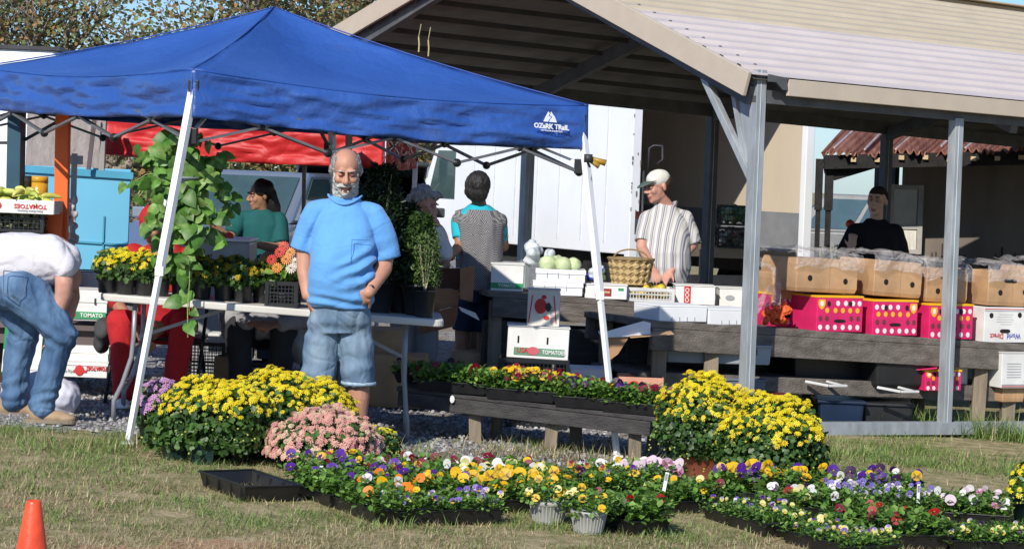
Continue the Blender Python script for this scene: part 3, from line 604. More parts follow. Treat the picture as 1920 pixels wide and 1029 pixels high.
def red_tent():
    A = at(184, 216, 17.4); B = at(720, 236, 17.0); A.z = B.z+.02; d = V(.05, 1, 0)*2.6; Cc = B+d; D = A+d; ctr = (A+B+Cc+D)/4; pk = ctr+V(0, 0, .42)
    red = mat('red_polyester', (.50, .02, .02), .5, .15, 2, spec=.4, bump=.4, bs=16)
    creases(red, 2.4, .01)
    T = thing('canopy_tent', onG(ctr.x, ctr.y), 'red canopy tent hanging low behind the blue one', 'canopy tent'); canopy_tent('red', [A, B, Cc, D], pk, .30, red, T, sag=.05)
    for c, px in zip((A, B, Cc, D), (303, 719, 572, 240)):
        g = V(c.x, c.y, gz(c.x)); leg(T, c+V(0, .04, -.04), g+V(0, .04, 0), lm=wtube)
    for i, j in ((1, 2), (2, 3), (3, 0)): truss(T, [A, B, Cc, D][i], [A, B, Cc, D][j], -.06, .16, 2, gtube)
red_tent()
m = MB(); m.beam(at(571, 268, 17.9), pos(566, 17.9), .03, .03); m.box(pos(566, 17.9, .006), (.09, .09, .012)); tag(m.build('pole', gtube), 'thin grey upright pole behind the man in blue', 'pole')
m = MB(); m.beam(at(655, 236, 15.8), pos(640, 15.8), .045, .045); m.box(pos(640, 15.8, .006), (.09, .09, .012)); tag(m.build('pole', galv), 'galvanised upright pole directly behind the head of the bearded man', 'pole')
# ---------- produce stall at the left ----------
def box_on(p, sz, mt, name, label, cat, rz=0, group=None, wall=.006, fill=None, bev=.003):
    """an open carton standing at p (base centre)"""
    T = thing(name, p, label, cat, group, rz); hx, hy, h = sz[0]/2, sz[1]/2, sz[2]; m = MB()
    m.box((0, -hy, h/2), (sz[0], wall, h)); m.box((0, hy, h/2), (sz[0], wall, h)); m.box((-hx, 0, h/2), (wall, sz[1]-.002, h-.001)); m.box((hx, 0, h/2), (wall, sz[1]-.002, h-.001)); m.box((0, 0, wall/2+.001), (sz[0]-.004, sz[1]-.004, wall))
    m.build('carton', mt, T, bevel=bev, world=False); return T
def lid_box(p, sz, mt, name, label, cat, rz=0, group=None, lidm=None, lip=.4):
    T = thing(name, p, label, cat, group, rz); m = MB(); m.box((0, 0, sz[2]/2), sz); m.build('carton', mt, T, bevel=.004, world=False)
    m = MB(); m.box((0, 0, sz[2]*(1-lip/2)+.003), (sz[0]+.012, sz[1]+.012, sz[2]*lip+.002)); m.build('lid', lidm or mt, T, bevel=.003, world=False); return T
wcard = mat('white_card', (.74, .73, .69), .65, .1, 5, bump=.3, bs=8, bdet=6); kraft = mat('kraft_card', (.46, .28, .145), .8, .2, 5, bump=.5, bs=9, bdet=6); kraftd = mat('kraft_inside', (.36, .21, .11), .85, .12, 3)
inkr = mat('ink_red', (.55, .03, .03), .6); inkg = mat('ink_green', (.03, .3, .11), .6); inkk = mat('ink_black', (.03, .03, .03), .6); inkb = mat('ink_blue', (.06, .09, .4), .6); inkgy = mat('ink_grey', (.35, .36, .38), .6)
def tx(T, s, size, x, z, hy, m, up=1, name='lettering', sx=1, bold=.001):
    b = text(s, size, (x, -hy-.004, z), (up, 0, 0), (0, 0, up), m, None, name, th=.001, sx=sx, bold=bold); b.parent = T; b.location = (0, 0, 0)
    bb = [v.co.copy() for v in b.data.vertices]; return b
def text(s, size, o, ax, ay, m, parent, name='lettering', th=.0015, bold=0, sx=1.0):
    cu = bpy.data.curves.new('t', 'FONT'); cu.body = s; cu.size = size; cu.align_x = 'CENTER'; cu.align_y = 'CENTER'; cu.extrude = th; cu.resolution_u = 2; cu.offset = bold
    ob = bpy.data.objects.new('t', cu); COL.objects.link(ob); dg = bpy.context.evaluated_depsgraph_get(); dg.update()
    me = bpy.data.meshes.new_from_object(ob.evaluated_get(dg)); bpy.data.objects.remove(ob); bpy.data.curves.remove(cu)
    ax = Vector(ax).normalized(); ay = Vector(ay).normalized(); az = ax.cross(ay)
    me.transform(Matrix(((ax.x*sx, ay.x, az.x, o[0]), (ax.y*sx, ay.y, az.y, o[1]), (ax.z*sx, ay.z, az.z, o[2]), (0, 0, 0, 1))))
    return link(name, me, m, parent, world=parent is not None)
def part(T, m, name, mt, **k): return m.build(name, mt, T, world=False, **k)
def mesh_crate(p, sz, label, rz=0, mt=None, name='mesh_crate', group=None, fill=None, cell=.035):
    T = thing(name, p, label, 'crate', group, rz); hx, hy, h = sz[0]/2, sz[1]/2, sz[2]; mt = mt or black; m = MB()
    for z, t in ((.01, .02), (h-.012, .024), (h*.55, .008)):
        for sy in (-hy, hy): m.box((0, sy, z), (sz[0], .012, t))
        for sx in (-hx, hx): m.box((sx, 0, z), (.012, sz[1], t))
    for sx in (-hx, hx):
        for sy in (-hy, hy): m.box((sx, sy, h/2), (.022, .022, h))
    part(T, m, 'frame', mt); m = MB(); n = int(sz[0]/cell)
    for i in range(1, n):
        x = -hx+sz[0]*i/n
        for sy in (-hy, hy): m.box((x, sy, h/2), (.005, .004, h))
    n = int(sz[1]/cell)
    for i in range(1, n):
        for sx in (-hx, hx): m.box((sx, -hy+sz[1]*i/n, h/2), (.004, .005, h))
    n = max(2, int(h/cell))
    for i in range(1, n):
        for sy in (-hy, hy): m.box((0, sy, h*i/n), (sz[0], .0042, .005))
        for sx in (-hx, hx): m.box((sx, 0, h*i/n), (.0042, sz[1], .005))
    m.box((0, 0, .006), (sz[0]-.01, sz[1]-.01, .006)); part(T, m, 'mesh_wall', mt); return T
def heap(T, n, sz, z0, r, cols, name='produce', mat_=None, shape=(1, 1, 1), jit=.25):
    m = MB(); m.ell((0, 0, 0), r, nu=8, nv=6); s = SCT(); P = np.c_[RNG.uniform(-.5, .5, n)*(sz[0]-2*r), RNG.uniform(-.5, .5, n)*(sz[1]-2*r), z0+RNG.random(n)*sz[2]]
    s.put(np.array(m.v)*np.array(shape), m.f, P, rrot(n), RNG.uniform(1-jit, 1+jit, n), pal(cols, n, .15)); o = link(name, s.mesh(name), mat_ or mat('veg_skin', (1, 1, 1), .4, .15, 20, attr=True, spec=.5), T, smooth=True, world=False); o['kind'] = 'stuff'; return o
def stall():
    teal = mat('teal_board', (.06, .30, .44), .55, .08, 3); lblue = mat('blue_board', (.13, .42, .60), .55, .05, 2); org = mat('orange_paint', (.78, .13, .02), .5, .1, 4); osb = mat('weathered_board', (.27, .235, .22), .9, .3, 9, col2=(.36, .32, .30), stretch=(3, 1, 1.2), bump=.6, bs=30)
    g = pos(135, 16.4); T = thing('market_stall', g, 'blue and orange timber produce stall at the left edge', 'stall')
    def pan(x0, x1, y0, y1, d, mt, nm, th=.03):
        a = at(x0, y1, d); b = at(x1, y0, d); zb = min(a.z, b.z); m = MB(); m.box(((a.x+b.x)/2, d, (a.z+b.z)/2), (b.x-a.x, th, b.z-a.z)); return m.build(nm, mt, T, bevel=.003)
    pan(40, 246, 318, 506, 17.0, lblue, 'blue_panel'); pan(48, 198, 204, 318, 17.1, osb, 'board_wall'); pan(186, 201, 200, 322, 17.0, mat('grey_batten', (.3, .28, .26), .9), 'batten', .05)
    m = MB(); m.beam(at(178, 216, 16.9), at(166, 318, 16.9), .02, .03); m.build('loose_strip', mat('dark_cloth', (.1, .08, .08), .8), T)
    m = MB(); m.beam(at(40, 316, 16.97), at(250, 330, 16.97), .02, .05); m.beam(at(128, 452, 16.975), at(246, 460, 16.975), .012, .014); m.beam(at(195, 405, 16.975), at(192, 505, 16.975), .012, .012); m.build('panel_strip', teal, T)  # darker teal strips along and across the blue panel
    for px, wd, mt, y1 in ((119, .075, org, 460), (32, .16, mat('navy_post', (.02, .07, .11), .6), 560)):
        a = at(px, 200, 15.2); b = pos(px-10, 15.2); m = MB(); m.beam(a, b, wd, .09); m.build('post', mt, T, bevel=.004)
    pan(84, 118, 398, 462, 15.1, org, 'orange_panel'); m = MB(); m.beam(at(-60, 268, 15.25), at(40, 268, 15.25), .02, .02); m.beam(at(40, 266, 15.25), at(112, 226, 15.25), .02, .02); m.build('brace', steelk, T)
    a = at(-70, 432, 15.0); b = at(90, 436, 15.0); m = MB(); m.box(((a.x+b.x)/2, 15.25, a.z-.03), (b.x-a.x, .55, .05)); m.build('shelf', mat('dark_wood', (.05, .03, .02), .8), T)
    m = MB(); m.box(((a.x+b.x)/2, 15.3, .45), (b.x-a.x, .4, .9)); m.build('counter', mat('dark_wood', (.05, .03, .02), .8), T)
    m = MB(); m.box(((a.x+b.x)/2, 15.35, at(40, 404, 15.2).z-.01), (b.x-a.x+.05, .5, .02)); m.build('shelf', mat('dark_wood', (.05, .03, .02), .8), T)
    # awning bar
    m = MB(); m.beam(at(70, 206, 15), at(170, 216, 15.3), .02, .02); m.build('awning_bar', wtube, T)
    # long crate below and produce on top
    c = at(42, 434, 15.1); mesh_crate(c+V(-.05, .02, 0), (.42, .36, .155), 'black mesh crate of green produce on the stall shelf', cell=.03); K = thing('produce_pile', c+V(-.05, .02, .012), 'jumbled pale green squash inside the black mesh crate of the stall', 'vegetables'); heap(K, 160, (.38, .32, .11), .02, .022, [(.3, .33, .16), (.45, .42, .22), (.2, .25, .1)])
    c = at(38, 399, 15.05); t = box_on(c, (.50, .34, .088), wcard, 'tomato_box', 'white tomato box lying upside down, heaped with long yellow peppers', 'box')
    for s_, z_, x_, mm, sc in (('TOMATOES', .048, .10, inkr, .04), ('Home Grown Tomatoes', .018, .10, inkgy, .016)):
        b = text(s_, sc, (x_, -.176, z_), (-1, 0, 0), (0, 0, -1), mm, None, 'lettering', bold=.001); b.parent = t
    m = MB(); m.ell((-.1, -.174, .045), (.016, .004, .02)); m.ell((-.1, -.175, .066), (.005, .003, .008)); part(t, m, 'printed_fruit', inkr); 
    pp = MB(); pp.tube([(0, 0, 0), (.03, .01, .01), (.08, .01, .012), (.13, 0, .0), (.15, -.01, -.01)], [.008, .02, .021, .013, .003], 8); s = SCT(); n = 46
    P = np.c_[c.x+RNG.uniform(-.22, .16, n), c.y+RNG.uniform(-.12, .12, n), c.z+.07+RNG.random(n)**2*.085]; s.put(pp.v, pp.f, P, np.einsum('nij,njk->nik', RZ(RNG.uniform(0, 6.3, n)), RX(RNG.uniform(-.6, .6, n))), RNG.uniform(.7, 1.1, n), pal([(.55, .62, .10), (.48, .58, .12), (.62, .6, .14)], n))
    T2 = thing('peppers', c+V(0, 0, .07), 'heap of pale yellow banana peppers in the upside-down tomato box', 'peppers'); o = link('peppers', s.mesh('peppers'), mat('veg_skin', (1, 1, 1), .4, .15, 20, attr=True, spec=.5), T2, smooth=True); o.name = 'pepper_heap'
    for px, col, lb, rr in ((72, (.62, .33, .03), 'amber jar with a yellow lid behind the peppers', .06), (44, (.5, .42, .2), 'smaller glass jar with a steel lid beside the amber jar', .042)):
        q = at(px, 374, 15.3); J = thing('jar', V(q.x, 15.3, c.z+.03), lb, 'jar'); m = MB(); m.lathe([(0, 0), (rr, 0), (rr*1.02, .1), (rr*.98, .17), (0, .17)], n=16); part(J, m, 'glass', mat('jar'+str(px), col, .2, .1, spec=.7), smooth=True); m = MB(); m.lathe([(0, .21), (rr*.98, .21), (rr*1.02, .17), (0, .17)], n=16); part(J, m, 'lid', mat('lid'+str(px), (.7, .35, .03) if px == 72 else (.5, .5, .5), .3), smooth=True)
    # silver pipe with plastic bags
    m = MB(); m.beam(at(140, 288, 15.9), pos(128, 15.9), .035, .035); m.box(at(141, 300, 15.88), (.10, .04, .06)); m.box(pos(128, 15.9, .006), (.1, .1, .012)); tag(m.build('pole', galv), 'galvanised pole with rag tied to it beside the orange stall post', 'pole')
    mb = MB()
    for k in range(16): mb.ell(at(134+random.uniform(-14, 10), 372+k*6.4, 15.75)+V(0, random.uniform(-.02, .02), 0), (random.uniform(.012, .04), .02, random.uniform(.02, .05)), nu=8, nv=6)
    me = bm_remesh(mb, .008, 2); wobble(me, lambda p, n_: .014*noise.noise(p*22)); tag(link('plastic_bag', me, mat('bag_plastic', (.6, .58, .58), .3, .1, 10), smooth=True), 'crumpled clear plastic bag hanging from the galvanised pole', 'bag')
stall()
def trailer():
    T = thing('trailer', pos(30, 24), 'white trailer with flat roof edge behind the stall at far left', 'trailer'); a = at(-140, 84, 24); b = at(106, 107, 24); g = gz(a.x); m = MB(); m.box(((a.x+b.x)/2, 25.2, (1.0+a.z)/2), (b.x-a.x, 2.4, a.z-1.0)); m.build('body', white, T, bevel=.05)
    m = MB(); m.box(((a.x+b.x)/2, 25.2, a.z+.01), (b.x-a.x+.06, 2.46, .04)); m.build('roof_edge', steelk, T); m = MB(); m.box(((a.x+b.x)/2, 25.2, .95), (b.x-a.x-.2, 2.0, .12)); m.build('chassis', steelk, T)
    for dx in (-.4, .5): wheel(V((a.x+b.x)/2+dx, 24.2, g+.36), (0, 1, 0), .36, T)
trailer()
def box_stack():
    tomg = 'TOMATO'
    # lower display behind the stooping man
    D = 14.9; T = thing('plank_shelf', pos(110, D+.15), 'low brown cloth-draped shelf behind the stooping man', 'shelf'); a = at(-50, 600, D); b = at(197, 606, D); m = MB(); m.box(((a.x+b.x)/2, D+.25, a.z-.02), (b.x-a.x, .62, .03)); m.box(((a.x+b.x)/2, D+.25, (a.z+gz(a.x)+.25)/2+.0), (b.x-a.x-.06, .5, a.z-gz(a.x)-.3)); m.build('drape', mat('brown_cloth', (.13, .10, .095), .8, .2, 3), T)
    def bx(px, pyb, d, sz, label, mt=wcard, tilt=0, kind=lid_box, **k): q = at(px, pyb, d); return kind(q+V(0, sz[1]/2, 0), sz, mt, k.pop('name', 'produce_box'), label, 'box', **k)
    t = bx(160, 601, D-.05, (.27, .36, .19), 'white tomato carton with green band standing on the low brown shelf'); m = MB(); m.box((0.02, -.188, .035), (.22, .003, .045)); part(t, m, 'green_band', inkg); m = MB(); m.ell((-.085, -.19, .036), (.025, .003, .022)); part(t, m, 'printed_fruit', inkr)
    b = text('TOMATO', .034, (.04, -.192, .035), (1, 0, 0), (0, 0, 1), wcard, None, 'lettering', bold=.001); b.parent = t
    for x in (-.105, .06): m = MB(); m.box((x, -.1875, .125), (.012, .004, .04)); part(t, m, 'hand_hole', inkk)
    bx(165, 541, 15.6, (.24, .36, .1), 'white carton behind the tomato carton, just under the black pots'); t = bx(158, 684, 14.85, (.30, .3, .12), 'plain white carton on the ground row behind the jeans')
    t = bx(150, 707, 14.7, (.34, .3, .09), 'low white carton printed with a red tomato seal', lip=.2); m = MB(); m.ell((-.005, -.156, .045), (.03, .003, .034)); m.box((0, -.157, .04), (.085, .003, .014)); part(t, m, 'printed_fruit', inkr)
    b = text('TOMATOES', .036, (.105, -.158, .062), (-1, 0, 0), (0, 0, -1), inkr, None, 'lettering', bold=.001, sx=.7); b.parent = t
    b = text('The Ripe', .028, (-.08, -.158, .04), (1, 0, 0), (0, 0, 1), inkgy, None, 'lettering', sx=.8); b.parent = t
    q = at(38, 702, 14.6); t = lid_box(q+V(0, .1, .0), (.245, .2, .30), mat('green_card', (.02, .27, .11), .6), 'produce_box', 'green and white carton with oval blue emblem leaning at the left', 'box', rz=.0, lip=.02); t.rotation_euler.y = .05
    m = MB(); m.ell((-.035, -.102, .16), (.05, .004, .1)); part(t, m, 'emblem_edge', wcard); m = MB(); m.ell((-.035, -.105, .16), (.042, .003, .092)); part(t, m, 'emblem', mat('emblem_blue', (.03, .12, .4), .5)); m = MB(); m.ell((-.035, -.108, .19), (.025, .002, .03)); m.ell((-.035, -.108, .13), (.028, .002, .036)); part(t, m, 'emblem_fruit', inkr); m = MB(); m.box((.095, -.102, .15), (.05, .003, .28)); m.box((-.1, -.102, .08), (.04, .003, .14)); part(t, m, 'white_panel', wcard)
    t = bx(40, 616, 15.1, (.5, .3, .03), 'flat pale carton lid lying on the shelf left of the stooping man'); bx(58, 707, 14.5, (.12, .2, .07), 'small white carton at the foot of the green one')
    q = at(148, 536, 15.7); mesh_crate(q+V(0, .15, 0), (.30, .3, .10), 'low dark mesh crate above the white cartons left of the pots', cell=.02)
    # white sack on the ground
    q = gp(75, 775); mb = MB(); mb.ell(q+V(-.05, .1, .10), (.2, .13, .13)); mb.ell(q+V(.1, .08, .09), (.12, .12, .11)); mb.ell(q+V(.02, .12, .17), (.1, .08, .07)); me = bm_remesh(mb, .012, 3); wobble(me, lambda p, n_: .02*noise.noise(p*9)+.01*noise.noise(p*25)); tag(link('sack', me, mat('sack_plastic', (.62, .62, .7), .45, .1, 5), smooth=True), 'crumpled white plastic sack on the gravel behind the jeans', 'bag')
    # traffic cone
    q = pos(57, 8.45); T = thing('traffic_cone', q, 'bright orange traffic cone at the bottom left corner', 'traffic cone'); h0 = hgt(65, 937, 8.45); om = mat('cone_orange', (.85, .085, .025), .38, .22, 9, spec=.5, bump=.3, bs=30, bdet=6)
    m = MB(); m.lathe([(.074, .02), (.066, .06), (.0285, h0-.015), (.026, h0-.004), (.02, h0), (.016, h0-.004), (.0, h0-.01)], n=32); part(T, m, 'cone_body', om, smooth=True); m = MB(); m.box((0, 0, .011), (.2, .2, .02)); part(T, m, 'base', om, bevel=.006)
box_stack()
# ---------- folding table ----------
def table():
    A = pos(186, 13.5, .70); B = pos(832, 13.62, .70); D = .76; zt = .715
    T = thing('folding_table', V((A.x+B.x)/2, 13.95, gz((A.x+B.x)/2)), 'long off-white folding table with bent grey legs carrying the potted plants', 'table'); m = MB(); n = 14
    ax = (B-A).normalized(); ay = V(-ax.y, ax.x, 0); W = (B-A).length; r = .07; poly = []
    for cx, cy, a0 in ((W-r, r, -90), (W-r, D-r, 0), (r, D-r, 90), (r, r, 180)):
        for k in range(7): a = math.radians(a0+k*15); poly.append((cx+r*math.cos(a), cy+r*math.sin(a)))
    m.prism(poly, A, ax, ay, (0, 0, 1), .042); m.build('table_top', mat('table_plastic', (.62, .60, .54), .5, .06, 4), T, bevel=.008)
    gm = mat('table_leg_grey', (.30, .31, .33), .4, .1, 6, metal=.3)
    def fr(x0, foot_dx):
        for yy in (.08, .62):
            P0 = A+ax*x0+ay*yy; g = P0+ax*foot_dx; g.z = gz(g.x); k = P0.lerp(g, .45); k = P0+V(0, 0, -.32); m = MB(); m.tube([P0, P0+V(0, 0, -.2), k+ax*foot_dx*.08, k+ax*foot_dx*.55+V(0, 0, -.16), g+V(0, 0, .12), g], .0145, 8); m.build('leg', gm, T, smooth=True)
        for z, sx_ in ((-.27, 0.02), (-.50, .62)):
            p = A+ax*(x0+foot_dx*sx_)+V(0, 0, z); m = MB(); m.beam(p+ay*.08, p+ay*.62, .022, .022); m.build('crossbar', gm, T)
    fr(.20, -.10); fr(W-.22, .03); m = MB(); m.beam(A+ax*.2+ay*.35+V(0, 0, -.22), A+ax*.7+ay*.35+V(0, 0, -.02), .02, .02); m.build('brace', gm, T); m = MB(); m.beam(A+ax*(W-.22)+ay*.35+V(0, 0, -.22), A+ax*(W-.7)+ay*.35+V(0, 0, -.02), .02, .02); m.build('brace', gm, T); return A, ax, ay, W, .742
TB = table()
# ---------- wooden benches ----------
wood_old = mat('weathered_wood', (.10, .085, .07), .85, .35, 2.5, col2=(.19, .165, .14), stretch=(.8, 8, 8), bump=.8, bs=14); wood_lt = mat('post_wood', (.23, .185, .13), .85, .3, 2.5, stretch=(8, 8, .8), bump=.8, bs=14); wood_bk = mat('dark_bench_wood', (.028, .026, .026), .75, .3, 3, col2=(.06, .056, .054), stretch=(.8, 8, 8), bump=.6, bs=14)
def bench(name, label, A, B, depth, nplank, fh, th, legs, mt, legm, legw=.09, shelf=None, parts=()):
    """A, B front top corners; legs: px fraction list"""
    T = thing(name, V((A.x+B.x)/2, (A.y+B.y)/2+depth/2, gz((A.x+B.x)/2)), label, 'bench'); ax = (B-A); ax.z = 0; ax.normalize(); ay = V(-ax.y, ax.x, 0); pw = depth/nplank; W = (B-A).length; axs = (B-A).normalized()
    for i in range(nplank):
        p = A+ay*(pw*(i+.5))-V(0, 0, th/2); e0, e1 = random.uniform(-.03, .03), random.uniform(-.03, .03); m = MB(); m.beam(p-axs*e0, p+axs*(W+e1), pw*.94, th, up=(0, 0, 1)); m.build('plank', mt, T, bevel=.006)
    for yy in (.02, depth-.03):
        m = MB(); p = A+ay*yy-V(0, 0, th+fh/2+.001); m.beam(p+axs*.04, p+axs*(W-.05), .04, fh); m.build('apron', mt, T, bevel=.005)
    for f_ in legs:
        for yy in (.09, depth-.12):
            p = A+axs*(W*f_)+ay*yy; m = MB(); m.beam(V(p.x, p.y, p.z-th-.02), V(p.x+random.uniform(-.02, .02), p.y, gz(p.x)-.02), legw, legw*.9, up=(0, 1, 0)); m.build('leg', legm, T, bevel=.006)
    if shelf:
        z, y0, y1 = shelf; m = MB(); p = A+V(0, 0, z-A.z+gz(A.x)); q = B+V(0, 0, z-B.z+gz(B.x)); m.beam(p+ay*y0, q+ay*y0, .04, .11)
        m.beam(p+ay*(y0+y1)/2+V(0, 0, .04), q+ay*(y0+y1)/2+V(0, 0, .04), y1-y0, .03); m.build('shelf', mt, T, bevel=.004)
    return A, ax, axs, ay, W
LB = bench('low_bench', 'low dark plank bench holding the pansy trays', pos(735, 14.15, .285), pos(1235, 13.55, .285), .62, 3, .085, .03, (.30, .60, .90), wood_bk, wood_lt, .075)
RB = bench('produce_bench', 'heavy weathered timber bench loaded with the banana boxes', pos(1214, 15.85, .715), pos(2150, 17.75, .675), 1.0, 4, .15, .05, (.035, .13, .66, .72, .97), wood_old, wood_lt, .10, shelf=(.30, .12, .8))
BB = bench('produce_bench', 'weathered timber bench behind the woven basket and styrofoam boxes', pos(915, 16.95, .77), pos(1560, 17.5, .77), 1.0, 4, .14, .045, (.03, .45, .95), wood_old, wood_lt, .10)
m = MB(); 
def onb(Bn, px, dy, dz=0.0):      # point on a bench top at image column px, dy metres behind the front edge
    A, ax, axs, ay, W = Bn; lo, hi = -1., W+2
    for _ in range(30):
        t = (lo+hi)/2; p = A+axs*t+ay*dy; q = 960+F*((p.x*CR+(p.z-HC)*SR)/p.y)
        if q < px: lo = t
        else: hi = t
    return p+V(0, 0, dz)
# ================= PLANTS =================
def petal(a, r0, r1, w, z):
    c, s_ = math.cos(a), math.sin(a); pr = [(0.02, 0), (r0*.55, -w*.5), (r0*.62, w*.5), (r1*.62, -w*.95), (r1*.9, -w*.72), (r1, 0), (r1*.9, w*.72), (r1*.62, w*.95)]
    return [(x*c-y*s_, x*s_+y*c, z+.12*(x/r1)**2*(1 if i < 3 else .6)+(.05 if i in (3, 7) else 0)) for i, (x, y) in enumerate(pr)]
PF = [(0, 1, 3, 4), (0, 4, 5), (0, 5, 6), (0, 6, 7, 2)]
def pansy_template(up, side, low, blotch, eye=(.75, .5, .02)):
    T = []; fs = []; C = []
    for a, z, col, bl in ((60, -.03, up, 0), (120, -.05, up, 0), (5, .02, side, 1), (175, .03, side, 1), (-90, .07, low, 1)):
        o = len(T); T += petal(math.radians(a), .8, 1.0 if a != -90 else .95, .62 if a != -90 else .72, z); fs += [tuple(i+o for i in f) for f in PF]; b = blotch if bl and blotch else col
        C += [b, b, b]+[tuple(np.array(col)*.5+np.array(b)*.5), col, col, col, tuple(np.array(col)*.5+np.array(b)*.5)]
        for k in (1, 2): T[o+k] = tuple(np.array(T[o+k])*1.0)
    o = len(T); n = 5
    for k in range(n): T.append((.11*math.cos(k*6.28/n), .11*math.sin(k*6.28/n)-.02, .13)); C.append(eye)
    fs.append(tuple(range(o, o+n))); return np.array(T, float), fs, np.array(C, float)
YE, OR_, PU, MA, WH, PK, LV, DP = (.80, .50, .01), (.85, .24, .01), (.09, .015, .30), (.22, .005, .03), (.75, .74, .70), (.62, .25, .42), (.30, .24, .62), (.035, .008, .05)
PT = {'yellow_blotch': (YE, YE, YE, (.10, .01, .01)), 'yellow': (YE, YE, YE, None), 'orange': (OR_, OR_, OR_, None), 'purple': (PU, PU, PU, DP), 'maroon': (MA, MA, MA, (.05, 0, .01)), 'red': ((.38, .01, .01), (.42, .012, .01), (.42, .012, .01), (.1, 0, 0)),
      'white_blotch': (WH, WH, WH, (.10, .02, .12)), 'white': (WH, WH, WH, None), 'pink': ((.70, .50, .60), PK, PK, (.35, .05, .15)), 'pale_pink': ((.75, .62, .68), (.74, .6, .66), (.72, .5, .6), None), 'lavender': ((.22, .16, .55), LV, (.6, .56, .75), (.06, .02, .15)),
      'violet_yellow': (PU, (.22, .12, .45), (.8, .5, .03), DP), 'cream_violet': ((.35, .28, .6), (.72, .66, .32), (.75, .65, .12), None), 'dark': (DP, DP, (.12, .02, .12), None), 'maroon_yellow': (MA, (.7, .4, .02), YE, (.12, 0, .01)), 'cream': ((.72, .66, .28), (.75, .68, .25), (.78, .6, .06), None)}
petalm = leafmat('petal', .5, .22, .10); leafm = leafmat('leaf', .45, .22, .3); FM = {}
def flower_mesh(kind):
    if kind not in FM:
        T, fs, C = pansy_template(*PT[kind]); s = SCT(); s.put(T, fs, [(0, 0, 0)], np.eye(3)[None], 1., C[None]); me = s.mesh('pansy_bloom'); me.materials.append(petalm); FM[kind] = me
    return FM[kind]
trayp = mat('tray_plastic', (.012, .012, .013), .38, .3, 12, spec=.5)
def tray_body(T, L_, W_, h=.062, empty=False):
    m = MB(); hx, hy = L_/2, W_/2; k = .9; t = .008
    for sx, sy, lx, ly in ((0, -1, L_, t), (0, 1, L_, t), (-1, 0, t, W_), (1, 0, t, W_)):
        a = V(sx*hx*k, sy*hy*k, 0) ; b = V(sx*hx, sy*hy, h)
        if sx: vs = [V(a.x, -hy*k, 0), V(a.x, hy*k, 0), V(b.x, hy, h), V(b.x, -hy, h)]
        else: vs = [V(-hx*k, a.y, 0), V(hx*k, a.y, 0), V(hx, b.y, h), V(-hx, b.y, h)]
        m.add(vs, [(0, 1, 2, 3)])
    m.add([V(-hx*k, -hy*k, .004), V(hx*k, -hy*k, .004), V(hx*k, hy*k, .004), V(-hx*k, hy*k, .004)], [(0, 1, 2, 3)])
    part(T, m, 'tray', trayp, solid=.004); m = MB()
    for sx, sy, lx, ly in ((0, -1, L_+.02, .014), (0, 1, L_+.02, .014)): m.box((0, sy*hy, h), (lx, ly, .007))
    for sx in (-1, 1): m.box((sx*hx, 0, h), (.014, W_-.0145, .007))
    part(T, m, 'rim', trayp, bevel=.002)
    if not empty:
        m = MB(); nx, ny = 6, 3
        for i in range(1, nx): m.box((-hx*.93+L_*.93*i/nx, 0, h*.8), (.012, W_*.92, h*.4))
        for j in range(1, ny): m.box((0, -hy*.93+W_*.93*j/ny, h*.8), (L_*.92, .011, h*.39))
        m.box((0, 0, h*.45), (L_*.9, W_*.9, h*.6), m=1); part(T, m, 'cell_pack', [trayp, mat('potting_soil', (.03, .02, .014), .95, .4, 60)])
GRN = [(.12, .26, .035), (.17, .33, .05), (.09, .2, .03), (.23, .38, .08)]
def pansy_tray(x, y, rz, kinds, nf, label, L_=.54, W_=.28, fh=.12, fs=.0255, lsz=.034, nl=900, z=None, leaf=GRN, name='pansy_tray', cat='flower tray', face=None, zbase=None, group=None, edge=.5):
    g = gz(x) if z is None else z; T = thing(name, V(x, y, g), label, cat, group, rz); tray_body(T, L_, W_); fh *= .9
    s = SCT(); N = nl; P = np.c_[RNG.uniform(-.5, .5, N)*(L_+.03), RNG.uniform(-.5, .5, N)*(W_+.04), .055+RNG.random(N)**1.1*(fh-.05)]
    P[:, 2] *= 1-.25*np.abs(P[:, 0]/L_*1.6)**3
    s.put(LEAF, LEAFF, P, np.einsum('nij,njk->nik', RZ(RNG.uniform(0, 6.3, N)), RX(RNG.uniform(-.3, 1.1, N))), RNG.uniform(.7, 1.25, N)*lsz, pal(leaf, N, .3))
    M_ = 160; P2 = np.c_[RNG.uniform(-.48, .48, M_)*L_, RNG.uniform(-.48, .48, M_)*W_, np.full(M_, .04)]; h = RNG.uniform(.06, fh, M_)
    s.put(BLADE, BLADEF, P2, np.einsum('nij,njk->nik', RZ(RNG.uniform(0, 6.3, M_)), RX(RNG.uniform(-.3, .3, M_))), np.c_[np.full(M_, .003), h, h], pal(leaf, M_)); fo = link('foliage', s.mesh('foliage'), leafm, T, world=False)
    sund = Vector((-.36, -.95, .45)); kinds = list(kinds)
    for k in range(min(int(nf*.85+.5), 100)):
        fx, fy = RNG.uniform(-.5, .5)*L_*.98, RNG.uniform(-.55, .5)*W_; kd = kinds[int(RNG.integers(0, len(kinds)))]; o = bpy.data.objects.new('bloom', flower_mesh(kd)); COL.objects.link(o); o.parent = T
        o.location = (fx, fy, fh*RNG.uniform(.72, 1.12)+.01); d = (sund+Vector(RNG.normal(0, .38, 3).tolist())).normalized(); q = (rotz(-rz)@d).to_track_quat('Z', 'Y'); o.rotation_mode = 'QUATERNION'; o.rotation_quaternion = q; sc = fs*RNG.uniform(.62, 1.15); o.scale = (sc, sc, sc)
    return T
aR = math.atan2(-.87, .5); bR = math.atan2(.5, .87); OO = V(-.565, 10.46, 0)
def uw(u, w_): return OO+V(.87, .5, 0)*u+V(-.5, .87, 0)*w_
